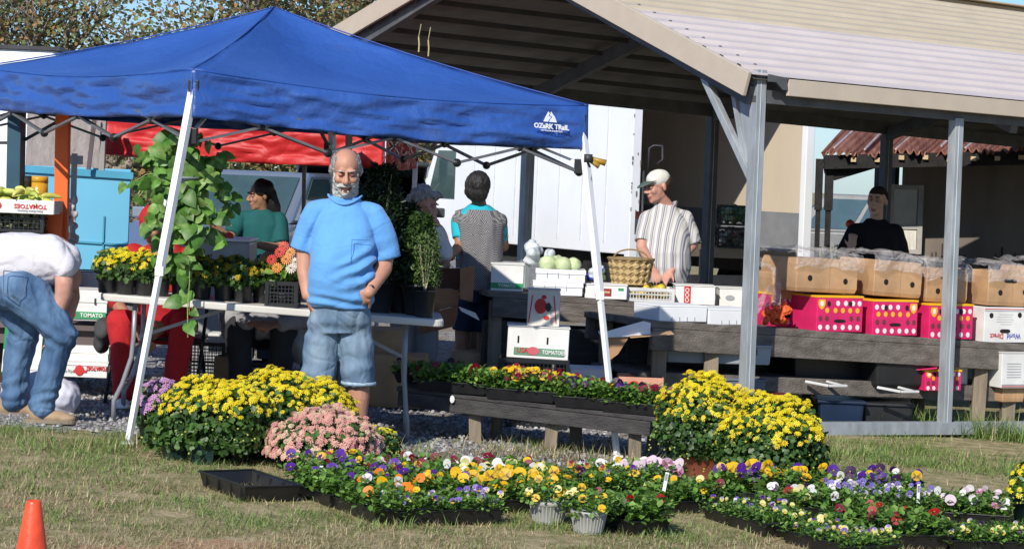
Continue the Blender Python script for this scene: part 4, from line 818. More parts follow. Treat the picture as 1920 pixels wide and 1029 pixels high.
def plant_tag(x, y, h=.13, label='', rz=0, mt=None):
    T = thing('plant_tag', V(x, y, gz(x)+.05), label, 'plant tag', rz=rz); m = MB(); m.box((0, 0, h/2), (.017, .0015, h)); part(T, m, 'stake', mt or white); m = MB(); m.box((0, -.0015, h*.75), (.013, .001, h*.35)); part(T, m, 'print', mat('tag_print', (.3, .28, .3), .6, .5, 150)); return T
def beds():
    T = thing('empty_tray', onG(-1.2, 11.12), 'empty black plastic flat lying tilted at the left end of the flowers', 'tray', rz=aR); tray_body(T, .56, .28, .075, empty=True)
    for k, (dx) in enumerate((-.2, -.05, .1, .22)):
        for sy in (-1, 1): m = MB(); m.box((dx, sy*.136, .04), (.018, .014, .045)); part(T, m, 'rib', trayp)
    S = .56
    for u, w_, r, kd, nf, lb, kw in (
        (.14, .72, aR, ['purple', 'purple', 'violet_yellow'], 13, 'tray of deep purple pansies below the yellow mum, next to the empty flat', dict(fh=.16, nl=1000)),
        (.34, 1.06, aR, ['purple', 'purple', 'yellow_blotch', 'maroon'], 26, 'tray of purple pansies mixed with yellow, in front of the pink mum', dict(fh=.17)),
        (.16, .28, aR, ['orange', 'yellow', 'orange', 'white_blotch', 'yellow_blotch'], 16, 'tray of orange and yellow pansies with one white bloom', dict(fh=.15, nl=900)),
        (.66, .84, bR, ['purple', 'violet_yellow', 'yellow_blotch', 'maroon', 'white'], 30, 'tray of mixed purple, maroon and yellow pansies in the middle of the left bed', dict(fh=.15)),
        (.42, .15, bR, ['violet_yellow', 'lavender', 'violet_yellow', 'purple', 'cream_violet'], 46, 'front tray of small violet and yellow violas with white tags', dict(fs=.016, fh=.12, lsz=.024, nl=1500)),
        (.48, .52, bR, ['yellow_blotch', 'yellow', 'orange', 'purple', 'yellow'], 24, 'tray of bright yellow pansies just behind the small violas', dict(fh=.15)),
        (1.02, .46, bR, ['yellow_blotch', 'yellow_blotch', 'yellow', 'yellow_blotch'], 34, 'tray of large yellow pansies with dark blotches left of the grey pots', dict(fh=.17, fs=.03, L_=.48)),
        (.72, 1.16, bR, ['maroon', 'maroon', 'white_blotch', 'dark'], 26, 'tray of maroon and white-faced pansies at the back of the left bed', dict(fh=.15)),
        (1.22, .84, bR, ['white', 'cream', 'yellow_blotch', 'white_blotch', 'yellow'], 28, 'tray of white and cream pansies in front of the low bench legs', dict(fh=.15)),
        (1.34, 1.2, bR, ['cream', 'yellow', 'white', 'maroon'], 20, 'rear tray of pale yellow pansies right behind the white and cream ones', dict(fh=.13)),
        (1.56, .62, bR, ['dark', 'violet_yellow', 'yellow', 'maroon_yellow', 'yellow'], 30, 'tray of dark violet and yellow violas behind the two grey pots', dict(fs=.018, fh=.19, lsz=.028, nl=1300, L_=.5)),
        (1.98, .92, bR, ['pale_pink', 'pink', 'pale_pink', 'white', 'pink', 'pale_pink'], 34, 'tray of pink and white pansies by the foot of the white tent leg', dict(fh=.17, fs=.03)),
        (1.95, .42, bR, ['dark', 'yellow', 'cream', 'maroon'], 12, 'leafy tray of small dark and yellow violas right of the grey pots', dict(fs=.02, fh=.15, nl=1200))):
        p = uw(u, w_); pansy_tray(p.x, p.y, r, kd, nf, lb, **kw)
    pansy_tray(.60, 11.02, aR+math.pi, ['maroon', 'red', 'red', 'white_blotch', 'dark'], 11, 'tray of dark red pansies with large leaves near the middle of the lawn', fh=.16, lsz=.045, nl=700, W_=.24, L_=.42)
    # right-hand bed
    for x, y, r, kd, nf, lb, kw in (
        (1.27, 11.38, aR, ['cream_violet', 'lavender', 'violet_yellow', 'cream'], 34, 'tray of small lavender and cream violas at the left edge of the right bed', dict(fs=.015, lsz=.024, fh=.12, nl=1300)),
        (1.60, 10.86, aR, ['cream_violet', 'cream', 'violet_yellow', 'cream'], 40, 'nearest tray of cream and violet violas in the right bed', dict(fs=.016, lsz=.024, fh=.12, nl=1300)),
        (1.88, 11.28, bR*.2, ['red', 'red', 'maroon'], 16, 'tray of dark red pansies with broad green leaves in the right bed', dict(lsz=.046, fh=.16, nl=900, L_=.56, W_=.4)),
        (2.42, 11.28, bR*.2, ['cream', 'cream_violet', 'cream', 'dark'], 44, 'tray of small pale yellow violas at the right edge of the picture', dict(fs=.016, lsz=.024, fh=.13, nl=1400, L_=.56)),
        (1.40, 12.35, bR*.1, ['yellow_blotch', 'yellow_blotch', 'yellow_blotch', 'purple'], 36, 'tray of large yellow pansies with dark faces in front of the terracotta pots', dict(fs=.036, fh=.19, lsz=.04, L_=.5)),
        (1.62, 11.95, bR*.3, ['white', 'white_blotch', 'red', 'dark', 'cream'], 20, 'tray of scattered white and maroon pansies in the right bed', dict(fh=.14)),
        (1.98, 12.15, bR*.2, ['lavender', 'lavender', 'white_blotch', 'lavender'], 60, 'tray thick with small lavender and white violas', dict(fs=.016, lsz=.024, fh=.17, nl=1200)),
        (2.00, 12.62, bR*.1, ['purple', 'dark', 'white', 'yellow_blotch', 'purple'], 30, 'rear tray of tall deep purple and white pansies in the right bed', dict(fh=.18, fs=.03)),
        (2.46, 12.22, bR*-.3, ['pale_pink', 'pink', 'white', 'pale_pink', 'white'], 22, 'tray of pink and white pansies with its black edge showing, right of the lavender violas', dict(fh=.16, fs=.027, L_=.42))):
        pansy_tray(x, y, r, kd, nf, lb, **kw)
    # grey ribbed pots
    for px, d, r, lb in ((1027, 10.98, .092, 'grey ribbed plastic pot of young violas, left of the pair'), (1103, 10.76, .086, 'grey ribbed plastic pot of violas, right of the pair and nearer')):
        q = pos(px, d); T = thing('flower_pot', q, lb, 'pot'); prof = [(r*.72, 0), (r*.76, .01), (r*.93, .085), (r*1.0, .088), (r*1.02, .105), (r*.97, .108), (r*.92, .095), (0, .095)]; m = MB(); m.lathe(prof, n=28); part(T, m, 'pot', mat('grey_pot', (.36, .36, .33), .5, .08, 6), smooth=True)
        m = MB()
        for k in range(30): a = k*2*math.pi/30; m.beam(V(math.cos(a)*r*.77, math.sin(a)*r*.77, .01), V(math.cos(a)*r*.94, math.sin(a)*r*.94, .084), .006, .005)
        o = part(T, m, 'ribs', mat('grey_pot'  , (0, 0, 0)))
        s = SCT(); N = 420; R_ = r*1.5*np.sqrt(RNG.random(N)); a = RNG.uniform(0, 6.3, N); s.put(LEAF, LEAFF, np.c_[R_*np.cos(a), R_*np.sin(a), .09+RNG.random(N)*.10], rrot(N, 1.3), RNG.uniform(.7, 1.2, N)*.026, pal(GRN, N)); link('foliage', s.mesh('foliage'), leafm, T, world=False)
        for k in range(7):
            o = bpy.data.objects.new('bloom', flower_mesh(['yellow', 'cream', 'yellow_blotch'][k % 3])); COL.objects.link(o); o.parent = T; a = random.uniform(0, 6.28); o.location = (math.cos(a)*r*1.1, math.sin(a)*r*1.1-.02, random.uniform(.12, .22)); o.rotation_mode = 'QUATERNION'; o.rotation_quaternion = V(random.uniform(-.5, .2), -1, .4).to_track_quat('Z', 'Y'); o.scale = (.02,)*3
    for k, (px, py, d, lb) in enumerate(((602, 892, 11.2, 'white plant tag below the pale lavender pansy'), (717, 938, 10.66, 'narrow blank white plant tag at the front left tray corner'), (690, 935, 10.75, 'short white plant tag stub beside the narrow one'), (1245, 903, 11.6, 'tilted plant tag with a printed pansy beside the pink pansies'), (1378, 952, 11.5, 'small white plant tag at the left end of the right bed'), (1722, 925, 12.05, 'white plant tag between the lavender and the pink pansies'))):
        p = at(px, py, d); t = plant_tag(p.x, p.y, .10 if k != 2 else .06, lb, rz=random.uniform(-.3, .3)); t.location.z = p.z-.05; t.rotation_euler.y = .15 if k == 3 else 0
    o = bpy.data.objects.new('bloom', flower_mesh('white_blotch'))
    # low bench trays
    for px, dy, kd, nf, lb, kw in ((862, .12, ['maroon', 'maroon'], 7, 'leafy pansy tray with a few maroon blooms at the left end of the low bench', dict(L_=.46, nl=1300, fh=.15)), (988, .125, ['yellow_blotch', 'yellow', 'yellow_blotch', 'maroon', 'maroon_yellow'], 42, 'tray of dense yellow and maroon pansies in the middle of the low bench', dict(L_=.46, fh=.18)), (1112, .125, ['purple', 'maroon', 'dark', 'yellow_blotch'], 24, 'tray of dark purple and maroon pansies right of centre on the low bench', dict(L_=.42, fh=.16, nl=1200)), (1200, .13, ['purple', 'dark', 'maroon', 'dark'], 18, 'tray of near-black pansies at the right end of the low bench', dict(L_=.42, fh=.16, nl=1200))):
        p = onb(LB, px, dy, .002); pansy_tray(p.x, p.y, math.atan2(LB[1].y, LB[1].x), kd, nf, lb, z=p.z, name='bench_pansy_tray', **kw)
    p = onb(LB, 820, .45, .002); pansy_tray(p.x, p.y, 0, ['maroon', 'dark'], 4, 'shaded pansy tray behind the left end of the low bench', z=p.z, name='bench_pansy_tray', nl=700); p = onb(LB, 1060, .47, .002); pansy_tray(p.x, p.y, -.3, ['yellow', 'maroon', 'maroon_yellow'], 22, 'rear tray of maroon and yellow pansies behind the dense yellow one', z=p.z, name='bench_pansy_tray')
    m = MB(); q = onb(LB, 848, -.025, -.035); m.ell(q, (.016, .003, .024), nu=5, nv=4); tag(m.build('paper_scrap', wcard), 'torn white scrap stuck to the front of the low bench', 'scrap')
beds()
# ---------- chrysanthemums ----------
def mum_template(n1, n2, droop=.25):
    T = []; fs = []
    for n, r, z, off in ((n1, 1, 0, 0), (n2, .66, .18, .4)):
        for k in range(n):
            a = 2*math.pi*(k+off)/n; w_ = 2.1/n; o = len(T)
            for rr, aa, zz in ((.12, 0, z), (.75, -w_, z+.1), (1., 0, z-droop*.3), (.75, w_, z+.1)): T.append((rr*r*math.cos(a+aa), rr*r*math.sin(a+aa), zz))
            fs.append((o, o+1, o+2, o+3))
    return np.array(T), fs
MT, MF = mum_template(9, 7); MUML = [(.05, .12, .02), (.075, .16, .03), (.03, .075, .015), (.11, .2, .045)]
MLEAF = np.array([[0, 0, 0], [.25, .2, .05], [.52, .45, -.02], [.28, .6, .06], [.3, .85, 0], [0, 1.05, -.05], [-.3, .85, 0], [-.28, .6, .06], [-.52, .45, -.02], [-.25, .2, .05]]); MLF = [(0, 1, 2, 3, 4, 5), (0, 5, 6, 7, 8, 9)]
def mum(x, y, R_, H, label, cols, nf, fs=.019, band=.35, pot=None, z0=None, ell=1.0, skew=(0, 0), nl=3000, taper=.66, name='mum_plant', cat='potted flowers', buds=True, potr=.13, poth=.15, lc=MUML, zoff=0):
    g = gz(x) if z0 is None else z0; T = thing(name, V(x, y, g), label, cat); c0 = poth*.75
    if pot:
        m = MB(); m.lathe([(potr*.74, 0), (potr*.78, .005), (potr*.95, poth*.82), (potr*1.04, poth*.83), (potr*1.05, poth), (potr*.97, poth), (potr*.93, poth*.9), (0, poth*.9)], n=28); part(T, m, 'pot', pot, smooth=True)
    s = SCT(); N = nl; v = RNG.normal(0, 1, (N, 3)); v /= np.linalg.norm(v, axis=1, keepdims=True); v[:, 2] = np.abs(v[:, 2])**.8; rad = RNG.random(N)**.28
    lump = 1+.16*np.array([noise.noise(Vector(q.tolist())*2.3+Vector((x*3, y, 0))) for q in v])[:, None]
    P = v*rad[:, None]*lump*np.array([R_, R_*ell, H-c0])+np.array([0, 0, c0*.8]); P[:, 0] += skew[0]*P[:, 2]; P[:, 1] += skew[1]*P[:, 2]
    P[:, :2] *= np.clip(taper+(P[:, 2:3]-c0*.8)*2.2/H, 0, 1)
    D = v+RNG.normal(0, .55, (N, 3)); s.put(MLEAF, MLF, P, face_dir(D, RNG.uniform(0, 6.3, N)), RNG.uniform(.7, 1.2, N)*.034, pal(lc, N, .3))
    st = 120; vv = v[:st]; a0 = np.zeros((st, 3)); a0[:, 2] = c0*.7; s.put(np.array([[-.5, 0, 0], [.5, 0, 0], [.4, 0, 1], [-.4, 0, 1]]), [(0, 1, 2, 3)], a0, face_dir(P[:st]-a0), np.c_[np.full(st, .005), np.full(st, .005), np.linalg.norm(P[:st]-a0, axis=1)], pal([(.09, .13, .04)], st)); link('foliage', s.mesh('foliage'), leafm, T, world=False)
    v = RNG.normal(0, 1, (nf*9, 3)); v /= np.linalg.norm(v, axis=1, keepdims=True); v[:, 2] = np.abs(v[:, 2]); v = v[(v[:, 2] > band+RNG.normal(0, .07, len(v))) ][:nf]; N = len(v)
    lump = 1+.16*np.array([noise.noise(Vector(q.tolist())*2.3+Vector((x*3, y, 0))) for q in v])[:, None]; P = v*(1.0+RNG.normal(0, .03, (N, 1)))*lump*np.array([R_, R_*ell, H-c0])+np.array([0, 0, c0*.8+.012]); P[:, 0] += skew[0]*P[:, 2]; P[:, 1] += skew[1]*P[:, 2]
    D = v*np.array([1, 1, 1.3])*.8+RNG.normal(0, .25, (N, 3))+np.array([-.22, -.6, .45]); C = pal(cols, N, .1); Rm = face_dir(D, RNG.uniform(0, 6.3, N)); sc = RNG.uniform(.75, 1.15, N)*fs; order = np.argsort(P[:, 1]-P[:, 2]); ind = order[:100]; rest = order[100:]
    base = MUMM.setdefault(tuple(cols[0]), None)
    if base is None:
        q = SCT(); q.put(MT, MF, [(0, 0, 0)], np.eye(3)[None], 1., np.array(cols[0])); base = q.mesh('mum_bloom'); base.materials.append(petalm); MUMM[tuple(cols[0])] = base
    for i in ind:
        o = bpy.data.objects.new('bloom', base); COL.objects.link(o); o.parent = T; o.location = P[i]; o.rotation_mode = 'QUATERNION'; o.rotation_quaternion = Matrix(Rm[i].tolist()).to_quaternion(); o.scale = (sc[i],)*3
    if len(rest): q = SCT(); q.put(MT, MF, P[rest], Rm[rest], sc[rest], C[rest]); o = link('bloom_mass', q.mesh('bloom_mass'), petalm, T, world=False); o['kind'] = 'stuff'
    if buds: nb = 120; v = RNG.normal(0, 1, (nb, 3)); v /= np.linalg.norm(v, axis=1, keepdims=True); v[:, 2] = np.abs(v[:, 2]); m = MB(); m.ell((0, 0, 0), 1, nu=6, nv=4); q = SCT(); q.put(m.v, m.f, v*np.array([R_, R_*ell, H-c0])*1.02+np.array([0, 0, c0*.8]), rrot(nb), .006, pal([(.5, .5, .1)], nb)); o = link('buds', q.mesh('buds'), petalm, T, world=False); o['kind'] = 'stuff'
    return T
MUMM = {}
YM = [(.92, .76, .03), (.94, .80, .06), (.88, .66, .02)]; PM = [(.80, .42, .34), (.82, .52, .38), (.84, .60, .42), (.74, .34, .32)]
gpot = mat('green_pot', (.009, .03, .024), .4, .2); terr = mat('terracotta', (.34, .10, .055), .55, .12, 8); bpot = mat('black_pot', (.018, .018, .019), .4, .2, 8, spec=.5)
def mums():
    for px, d, h, lb, kw in ((395, 12.25, .43, 'largest yellow mum with dark green foliage at front left', dict(R_=.37, nf=520, band=.60, ell=.8, taper=.95, poth=.10, skew=(.06, -.05), nl=5000)),
        (508, 12.65, .47, 'yellow mum behind and right of the largest one', dict(R_=.30, nf=420, band=.45, taper=.9)), (592, 12.72, .43, 'rounded yellow mum at the feet of the man in blue', dict(R_=.235, nf=400, band=.25)), (711, 12.5, .22, 'small yellow mum with few blooms at the right of the pink one', dict(R_=.11, nf=30, band=.8, nl=900, potr=.07, poth=.1))):
        p = pos(px, d); mum(p.x, p.y, kw.pop('R_'), h, lb, YM, kw.pop('nf'), pot=gpot, **kw)
    p = pos(608, 12.12); mum(p.x, p.y, .30, .34, 'broad salmon-pink mum in front of the yellow ones', PM, 950, fs=.0195, band=-.05, pot=gpot, poth=.12, nl=3200, buds=False)
    p = pos(298, 12.85); mum(p.x, p.y, .16, .34, 'lilac-pink daisy mum beside the left tent leg', [(.66, .36, .58), (.7, .45, .64)], 110, fs=.024, band=.3, pot=gpot, nl=1500, buds=False)
    for px, dx, dz in ((322, 12.0, 0), (372, 11.92, 0)):     # square plant sleeves
        q = pos(px, dx); m = MB(); m.box(q+V(0, .13, .05), (.10, .10, .10), R=rotz(.5 if px < 350 else .2), taper=1.2); tag(m.build('square_pot', gpot), 'dark green square pot under the largest yellow mum, '+('left one' if px < 350 else 'right one'), 'pot')
    p = pos(1322, 13.15); mum(p.x, p.y, .32, .60, 'tall yellow mum in a terracotta pot at left of the pair by the carport post', YM, 520, band=.55, ell=.8, pot=terr, potr=.15, poth=.215, taper=.6, nl=5000, skew=(-.02, 0)); p = pos(1436, 12.95); mum(p.x, p.y, .35, .53, 'wide yellow mum at right of the pair by the carport post', YM, 700, band=.5, ell=.85, pot=terr, potr=.15, poth=.10, nl=6500, skew=(.05, 0))
    p = pos(1938, 12.4); mum(p.x, p.y, .15, .36, 'yellow mum cut off by the right edge of the picture', YM, 110, band=.2, pot=gpot, nl=1200)
mums()
# ---------- plants on the table ----------
def table_plants():
    A, ax, ay, W, zt = TB
    def ont(px, dy): return onb((A+V(0, 0, .0425), ax, ax, ay, W), px, dy)
    def pot_plant(px, dy, r, h, label, cols, nf, R_, Hh, name='potted_flower', lc=MUML, **k):
        p = ont(px, dy); return mum(p.x, p.y, R_, Hh, label, cols, nf, z0=p.z, pot=bpot, potr=r, poth=h, name=name, lc=lc, buds=False, **k)
    n = 0
    for px, dy, lb in ((200, .13, 'black pot of small yellow flowers, first at the left end of the table'), (234, .10, 'black pot of yellow flowers, second from the left table end'), (268, .13, 'black pot of yellow flowers, third from the left table end'), (300, .2, 'black pot of yellow flowers just behind the white tent leg'), (226, .42, 'black pot of yellow flowers at the back of the left table end'), (268, .5, 'black pot of yellow flowers behind the third front pot')):
        pot_plant(px, dy, .062, .145, lb, YM, 46, .088, .26, fs=.02, band=.35, nl=500)
    DY = [(.55, .4, .02), (.6, .45, .04)]  # darker yellow puts this row's shade into the petals
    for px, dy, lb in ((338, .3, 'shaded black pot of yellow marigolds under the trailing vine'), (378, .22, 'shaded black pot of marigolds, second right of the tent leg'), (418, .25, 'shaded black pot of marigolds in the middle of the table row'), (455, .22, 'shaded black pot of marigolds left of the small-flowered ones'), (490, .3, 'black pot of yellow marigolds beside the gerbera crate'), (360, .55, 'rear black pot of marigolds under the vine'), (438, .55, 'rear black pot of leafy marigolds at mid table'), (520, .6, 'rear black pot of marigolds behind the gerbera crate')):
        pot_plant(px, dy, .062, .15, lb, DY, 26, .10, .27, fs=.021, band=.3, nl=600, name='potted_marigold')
    p = ont(530, .16); c = mesh_crate(p, (.17, .22, .15), 'small black mesh crate of gerberas at the blue man\'s elbow', cell=.02)
    T = thing('gerbera_plant', p+V(0, 0, .01), 'gerbera daisies in red, orange and white standing in the mesh crate', 'potted flowers'); m = MB(); m.lathe([(.05, 0), (.07, .12), (0, .12)], n=14); part(T, m, 'pot', bpot, smooth=True)
    s = SCT(); N = 60; P = np.c_[RNG.normal(0, .045, N), RNG.normal(0, .04, N)-.02, RNG.uniform(.12, .22, N)]; s.put(LEAF, LEAFF, P, rrot(N, 1.4), RNG.uniform(.05, .08, N), pal(GRN, N)); link('foliage', s.mesh('foliage'), leafm, T, world=False); GT, GF = mum_template(14, 10, .1)
    for x, y, z, c in ((-.02, -.1, .31, (.75, .05, .02)), (.02, -.11, .27, (.85, .28, .03)), (-.03, -.13, .22, (.85, .3, .02)), (.05, -.11, .22, (.8, .72, .6)), (.0, -.08, .345, (.7, .06, .02)), (.04, -.09, .31, (.85, .35, .04)), (-.065, -.1, .265, (.7, .04, .02)), (.075, -.1, .255, (.75, .7, .55))):
        q = SCT(); q.put(GT, GF, [(x, y, z)], face_dir([(x*2-.2, -1, .35)]), .036, np.array(c)); link('bloom', q.mesh('bloom'), petalm, T, world=False); q = SCT(); 
    # tall dark shrubs right of the man
    DG = [(.012, .032, .01), (.02, .05, .014), (.008, .022, .008)]
    for px, dy, R_, H, lb in ((708, .3, .16, .88, 'tall dark spiky shrub directly behind the right shoulder of the man in blue'), (748, .45, .18, .66, 'dark green bushy shrub in the middle of the three table shrubs'), (783, .3, .12, .60, 'shrub of dark peppery leaves in a black pot at the right of the table')):
        p = ont(px, dy); T = thing('tall_shrub', p, lb, 'shrub'); m = MB(); m.lathe([(.075, 0), (.1, .17), (.108, .17), (.108, .19), (.095, .18), (0, .17)], n=22); part(T, m, 'pot', bpot, smooth=True); m = MB()
        for k in range(9): a = random.uniform(0, 6.28); m.tube([V(0, 0, .15), V(math.cos(a)*R_*.3, math.sin(a)*R_*.3, .15+(H-.2)*.5), V(math.cos(a)*R_*.6, math.sin(a)*R_*.6, H*random.uniform(.7, .97))], [.006, .004, .002], 5)
        part(T, m, 'stem', mat('shrub_stem', (.2, .22, .1), .7)); s = SCT(); N = 4800; z = .2+RNG.random(N)*(H-.2); rr = R_*np.sqrt(RNG.random(N))*np.clip(1.15-.7*(z/H)**2.5, .15, 1.1); a = RNG.uniform(0, 6.3, N)
        s.put(LEAF, LEAFF, np.c_[rr*np.cos(a), rr*np.sin(a), z], rrot(N, 2), np.c_[RNG.uniform(.012, .02, N), RNG.uniform(.025, .042, N), np.full(N, .03)], pal(DG if px < 760 else [(.05, .11, .02), (.03, .07, .02), (.1, .17, .04)], N, .3)); link('foliage', s.mesh('foliage'), leafm, T, world=False)
    p = ont(795, .14); T = thing('flower_pot', p, 'black ribbed nursery pot with thin pale twigs at the right end of the table', 'pot'); m = MB(); m.lathe([(.05, 0), (.068, .15), (.074, .152), (.074, .165), (.06, .15), (0, .14)], n=24); part(T, m, 'pot', bpot, smooth=True); m = MB()
    for k in range(10): a = random.uniform(0, 6.28); m.tube([V(0, 0, .14), V(math.cos(a)*.05, math.sin(a)*.05, random.uniform(.3, .45))], [.003, .0015], 4)
    part(T, m, 'twigs', mat('twig', (.42, .4, .25), .7)); s = SCT(); N = 700; a = RNG.uniform(0, 6.3, N); rr = .08*np.sqrt(RNG.random(N)); s.put(LEAF, LEAFF, np.c_[rr*np.cos(a), rr*np.sin(a), RNG.uniform(.2, .5, N)], rrot(N, 2), np.c_[np.full(N, .01), RNG.uniform(.018, .03, N), np.full(N, .02)], pal([(.12, .2, .05), (.2, .28, .08), (.07, .13, .03)], N)); link('foliage', s.mesh('foliage'), leafm, T, world=False)
    # trailing pothos in a hanging basket
    c = at(345, 335, 13.45); T = thing('hanging_vine', c, 'variegated heart-leaved vine trailing from a hanging basket at the tent corner', 'hanging plant'); m = MB(); m.lathe([(.07, -.10), (.095, .0), (.1, .0), (.1, .012), (0, .0)], n=22); part(T, m, 'basket', mat('grey_basket', (.2, .24, .24), .5), smooth=True)
    m = MB(); [m.tube([V(math.cos(a)*.095, math.sin(a)*.095, 0), V(0, 0, .33)], .0025, 4) for a in (0, 2.1, 4.2)]; m.tube([V(0, 0, .33), V(0, 0, .42)], .004, 5); part(T, m, 'hanger', mat('wire_grey', (.3, .3, .3), .4))
    HT = np.array([[0, 0, 0], [.2, -.12, .03], [.42, .05, .02], [.46, .32, -.02], [.3, .7, -.06], [0, 1.05, -.2], [-.3, .7, -.06], [-.46, .32, -.02], [-.42, .05, .02], [-.2, -.12, .03], [0, .45, .07]]); HF = [(0, 1, 2, 10), (10, 2, 3), (10, 3, 4), (10, 4, 5), (0, 10, 8, 9), (10, 7, 8), (10, 6, 7), (10, 5, 6)]
    pts = []; R = random.Random(5); vm = MB()
    def hp(px, py, dd=0): return at(px, py, 13.45+dd)-c
    for (x0, y0), (x1, y1), nn in (((345, 325), (262, 300), 10), ((345, 325), (250, 380), 12), ((340, 320), (300, 270), 9), ((350, 320), (375, 262), 8), ((350, 330), (415, 305), 10), ((355, 335), (432, 360), 11), ((350, 335), (440, 390), 9), ((335, 340), (275, 440), 15), ((330, 350), (245, 345), 9), ((350, 340), (345, 440), 12), ((345, 345), (320, 490), 14), ((355, 345), (405, 455), 16), ((350, 350), (380, 480), 12), ((345, 350), (300, 500), 14), ((340, 330), (290, 330), 10), ((352, 330), (390, 330), 9), ((360, 380), (350, 632), 8), ((372, 400), (352, 590), 6), ((330, 380), (318, 520), 6)):
        dd = R.uniform(-.18, .16); cx = [V(0, 0, .01)]
        for i in range(1, 7): f_ = i/6; cx.append(hp(x0+(x1-x0)*f_, y0+(y1-y0)*f_-math.sin(math.pi*f_)*22, dd*f_)+V(R.uniform(-.01, .01), 0, 0))
        vm.tube(cx, .0032, 4)
        for i in range(int(nn*1.7)): f_ = R.random()*5.99; q = cx[int(f_)].lerp(cx[int(f_)+1], f_ % 1); pts.append(q+V(R.uniform(-.05, .05), R.uniform(-.07, .05), R.uniform(-.04, .04)))
    part(T, vm, 'vine_stem', mat('vine_stem', (.25, .33, .1), .6)); N = len(pts); P = np.array([tuple(q) for q in pts]); D = np.array([(R.uniform(-1, .8), -1, R.uniform(-.5, 1.3)) for _ in pts]); C = pal([(.11, .28, .04), (.07, .19, .025), (.16, .35, .06), (.09, .23, .03)], N, .25)
    Ck = np.repeat(C[:, None], 11, 1); var = (RNG.random((N, 11)) < .2)&(RNG.random(N) < .7)[:, None]; Ck[var] = Ck[var]*.4+np.array([.45, .58, .22])*.6
    Ck[:, 10] = Ck[:, 10]*.75+np.array([.25, .38, .1])*.25; s = SCT(); s.put(HT*np.array([1, 1, 1.25]), HF, P, face_dir(D, RNG.uniform(1.5, 4.8, N)), RNG.uniform(.05, .11, N), Ck); link('foliage', s.mesh('foliage'), leafmat('vine_leaf', .45, .2, .4), T, world=False, smooth=False)
table_plants()
# ================= GOODS =================
def film_mat():
    m = bpy.data.materials.new('clear_film'); m.use_nodes = True; b = m.node_tree.nodes['Principled BSDF']; b.inputs['Base Color'].default_value = (.85, .84, .86, 1); b.inputs['Roughness'].default_value = .22; b.inputs['Alpha'].default_value = .22; b.inputs['Specular IOR Level'].default_value = .8
    n = m.node_tree; t = n.nodes.new('ShaderNodeTexCoord'); q = n.nodes.new('ShaderNodeTexNoise'); q.inputs['Scale'].default_value = 14; q.inputs['Detail'].default_value = 4; q.inputs['Distortion'].default_value = 1.5; n.links.new(t.outputs['Object'], q.inputs[0]); p = n.nodes.new('ShaderNodeBump'); p.inputs['Strength'].default_value = 1; p.inputs['Distance'].default_value = .05; n.links.new(q.outputs['Fac'], p.inputs['Height']); n.links.new(p.outputs[0], b.inputs['Normal']); return m
FILM = film_mat(); pinkm = mat('pink_card', (.66, .02, .13), .5, .14, 6, bump=.3, bs=8, bdet=6); yel = mat('spot_yellow', (.85, .45, .02), .5, .05); wsp = mat('spot_white', (.8, .78, .76), .5, .05); bsp = mat('spot_brown', (.16, .04, .05), .6, .1); styro = mat('styrofoam', (.80, .81, .82), .7, .03, 6, bump=.15, bs=120); holem = mat('hole_dark', (.015, .01, .01), .9)
def disc(m, x, y, z, r, rz_=None, n=16, th=.002, mi=None): m.prism([(r*math.cos(i*6.2832/n), (rz_ or r)*math.sin(i*6.2832/n)) for i in range(n)], (x, y, z), (1, 0, 0), (0, 0, 1), (0, -1, 0), th, mi)
def banana_box(p, label, sz=(.39, .5, .255), rz=0, flip=False, spots=True, group='pink banana boxes on the produce bench'):
    T = thing('banana_box', p, label, 'box', group, rz); X, Y, H = sz; m = MB(); m.box((0, 0, H/2), (X, Y, H)); part(T, m, 'carton', pinkm, bevel=.004); m = MB(); m.box((0, 0, H-.004), (X+.006, Y+.006, .014)); part(T, m, 'top_edge', yel)
    y = -Y/2; r = X*.036
    for row, (zz, mt, xs) in enumerate(((.80, wsp, (-.05, .12, .28, .42)), (.60, yel, (-.28, -.1, .06, .22, .38)), (.38, bsp, (-.42, -.28, .25, .40)), (.13, wsp, (-.42, -.26, -.1, .07, .23, .39)))):
        for x in xs: mb = MB(); disc(mb, (x*X)*(-1 if flip else 1), y-.001, zz*H, r*1.15, r*1.35); part(T, mb, 'spot', mt)
    for x in (-.25, .22): mb = MB(); disc(mb, (x*X)*(-1 if flip else 1), y-.0025, .79*H, r*1.05, r*1.35); part(T, mb, 'hand_hole', holem)
    mb = MB(); mb.prism([(-.055*X, -.3*r), (.0, -.75*r), (.055*X*1, -.3*r), (.16*X, 0), (.2*X, .0)][:0] or [(math.cos(a)*.1*X+(.03*X if math.cos(a) > 0 else -.03*X), math.sin(a)*.045*H) for a in [i*6.2832/16 for i in range(16)]], (0, y-.002, .31*H), (1, 0, 0), (0, 0, 1), (0, -1, 0), .002); part(T, mb, 'hand_hole', holem)
    s = -1 if not flip else 1; mb = MB(); w_ = .07*X; h_ = .135*H; x0 = s*.40*X
    mb.prism([(-w_, h_), (w_, h_), (w_*1.1, 0), (w_*.6, -h_*.8), (0, -h_*1.1), (-w_*.6, -h_*.8), (-w_*1.1, 0)], (x0, y-.001, .77*H), (1, 0, 0), (0, 0, 1), (0, -1, 0), .002); part(T, mb, 'crest', yel)
    mb = MB(); disc(mb, x0, y-.0035, .79*H, w_*.5, h_*.6); part(T, mb, 'crest_centre', wsp); return T
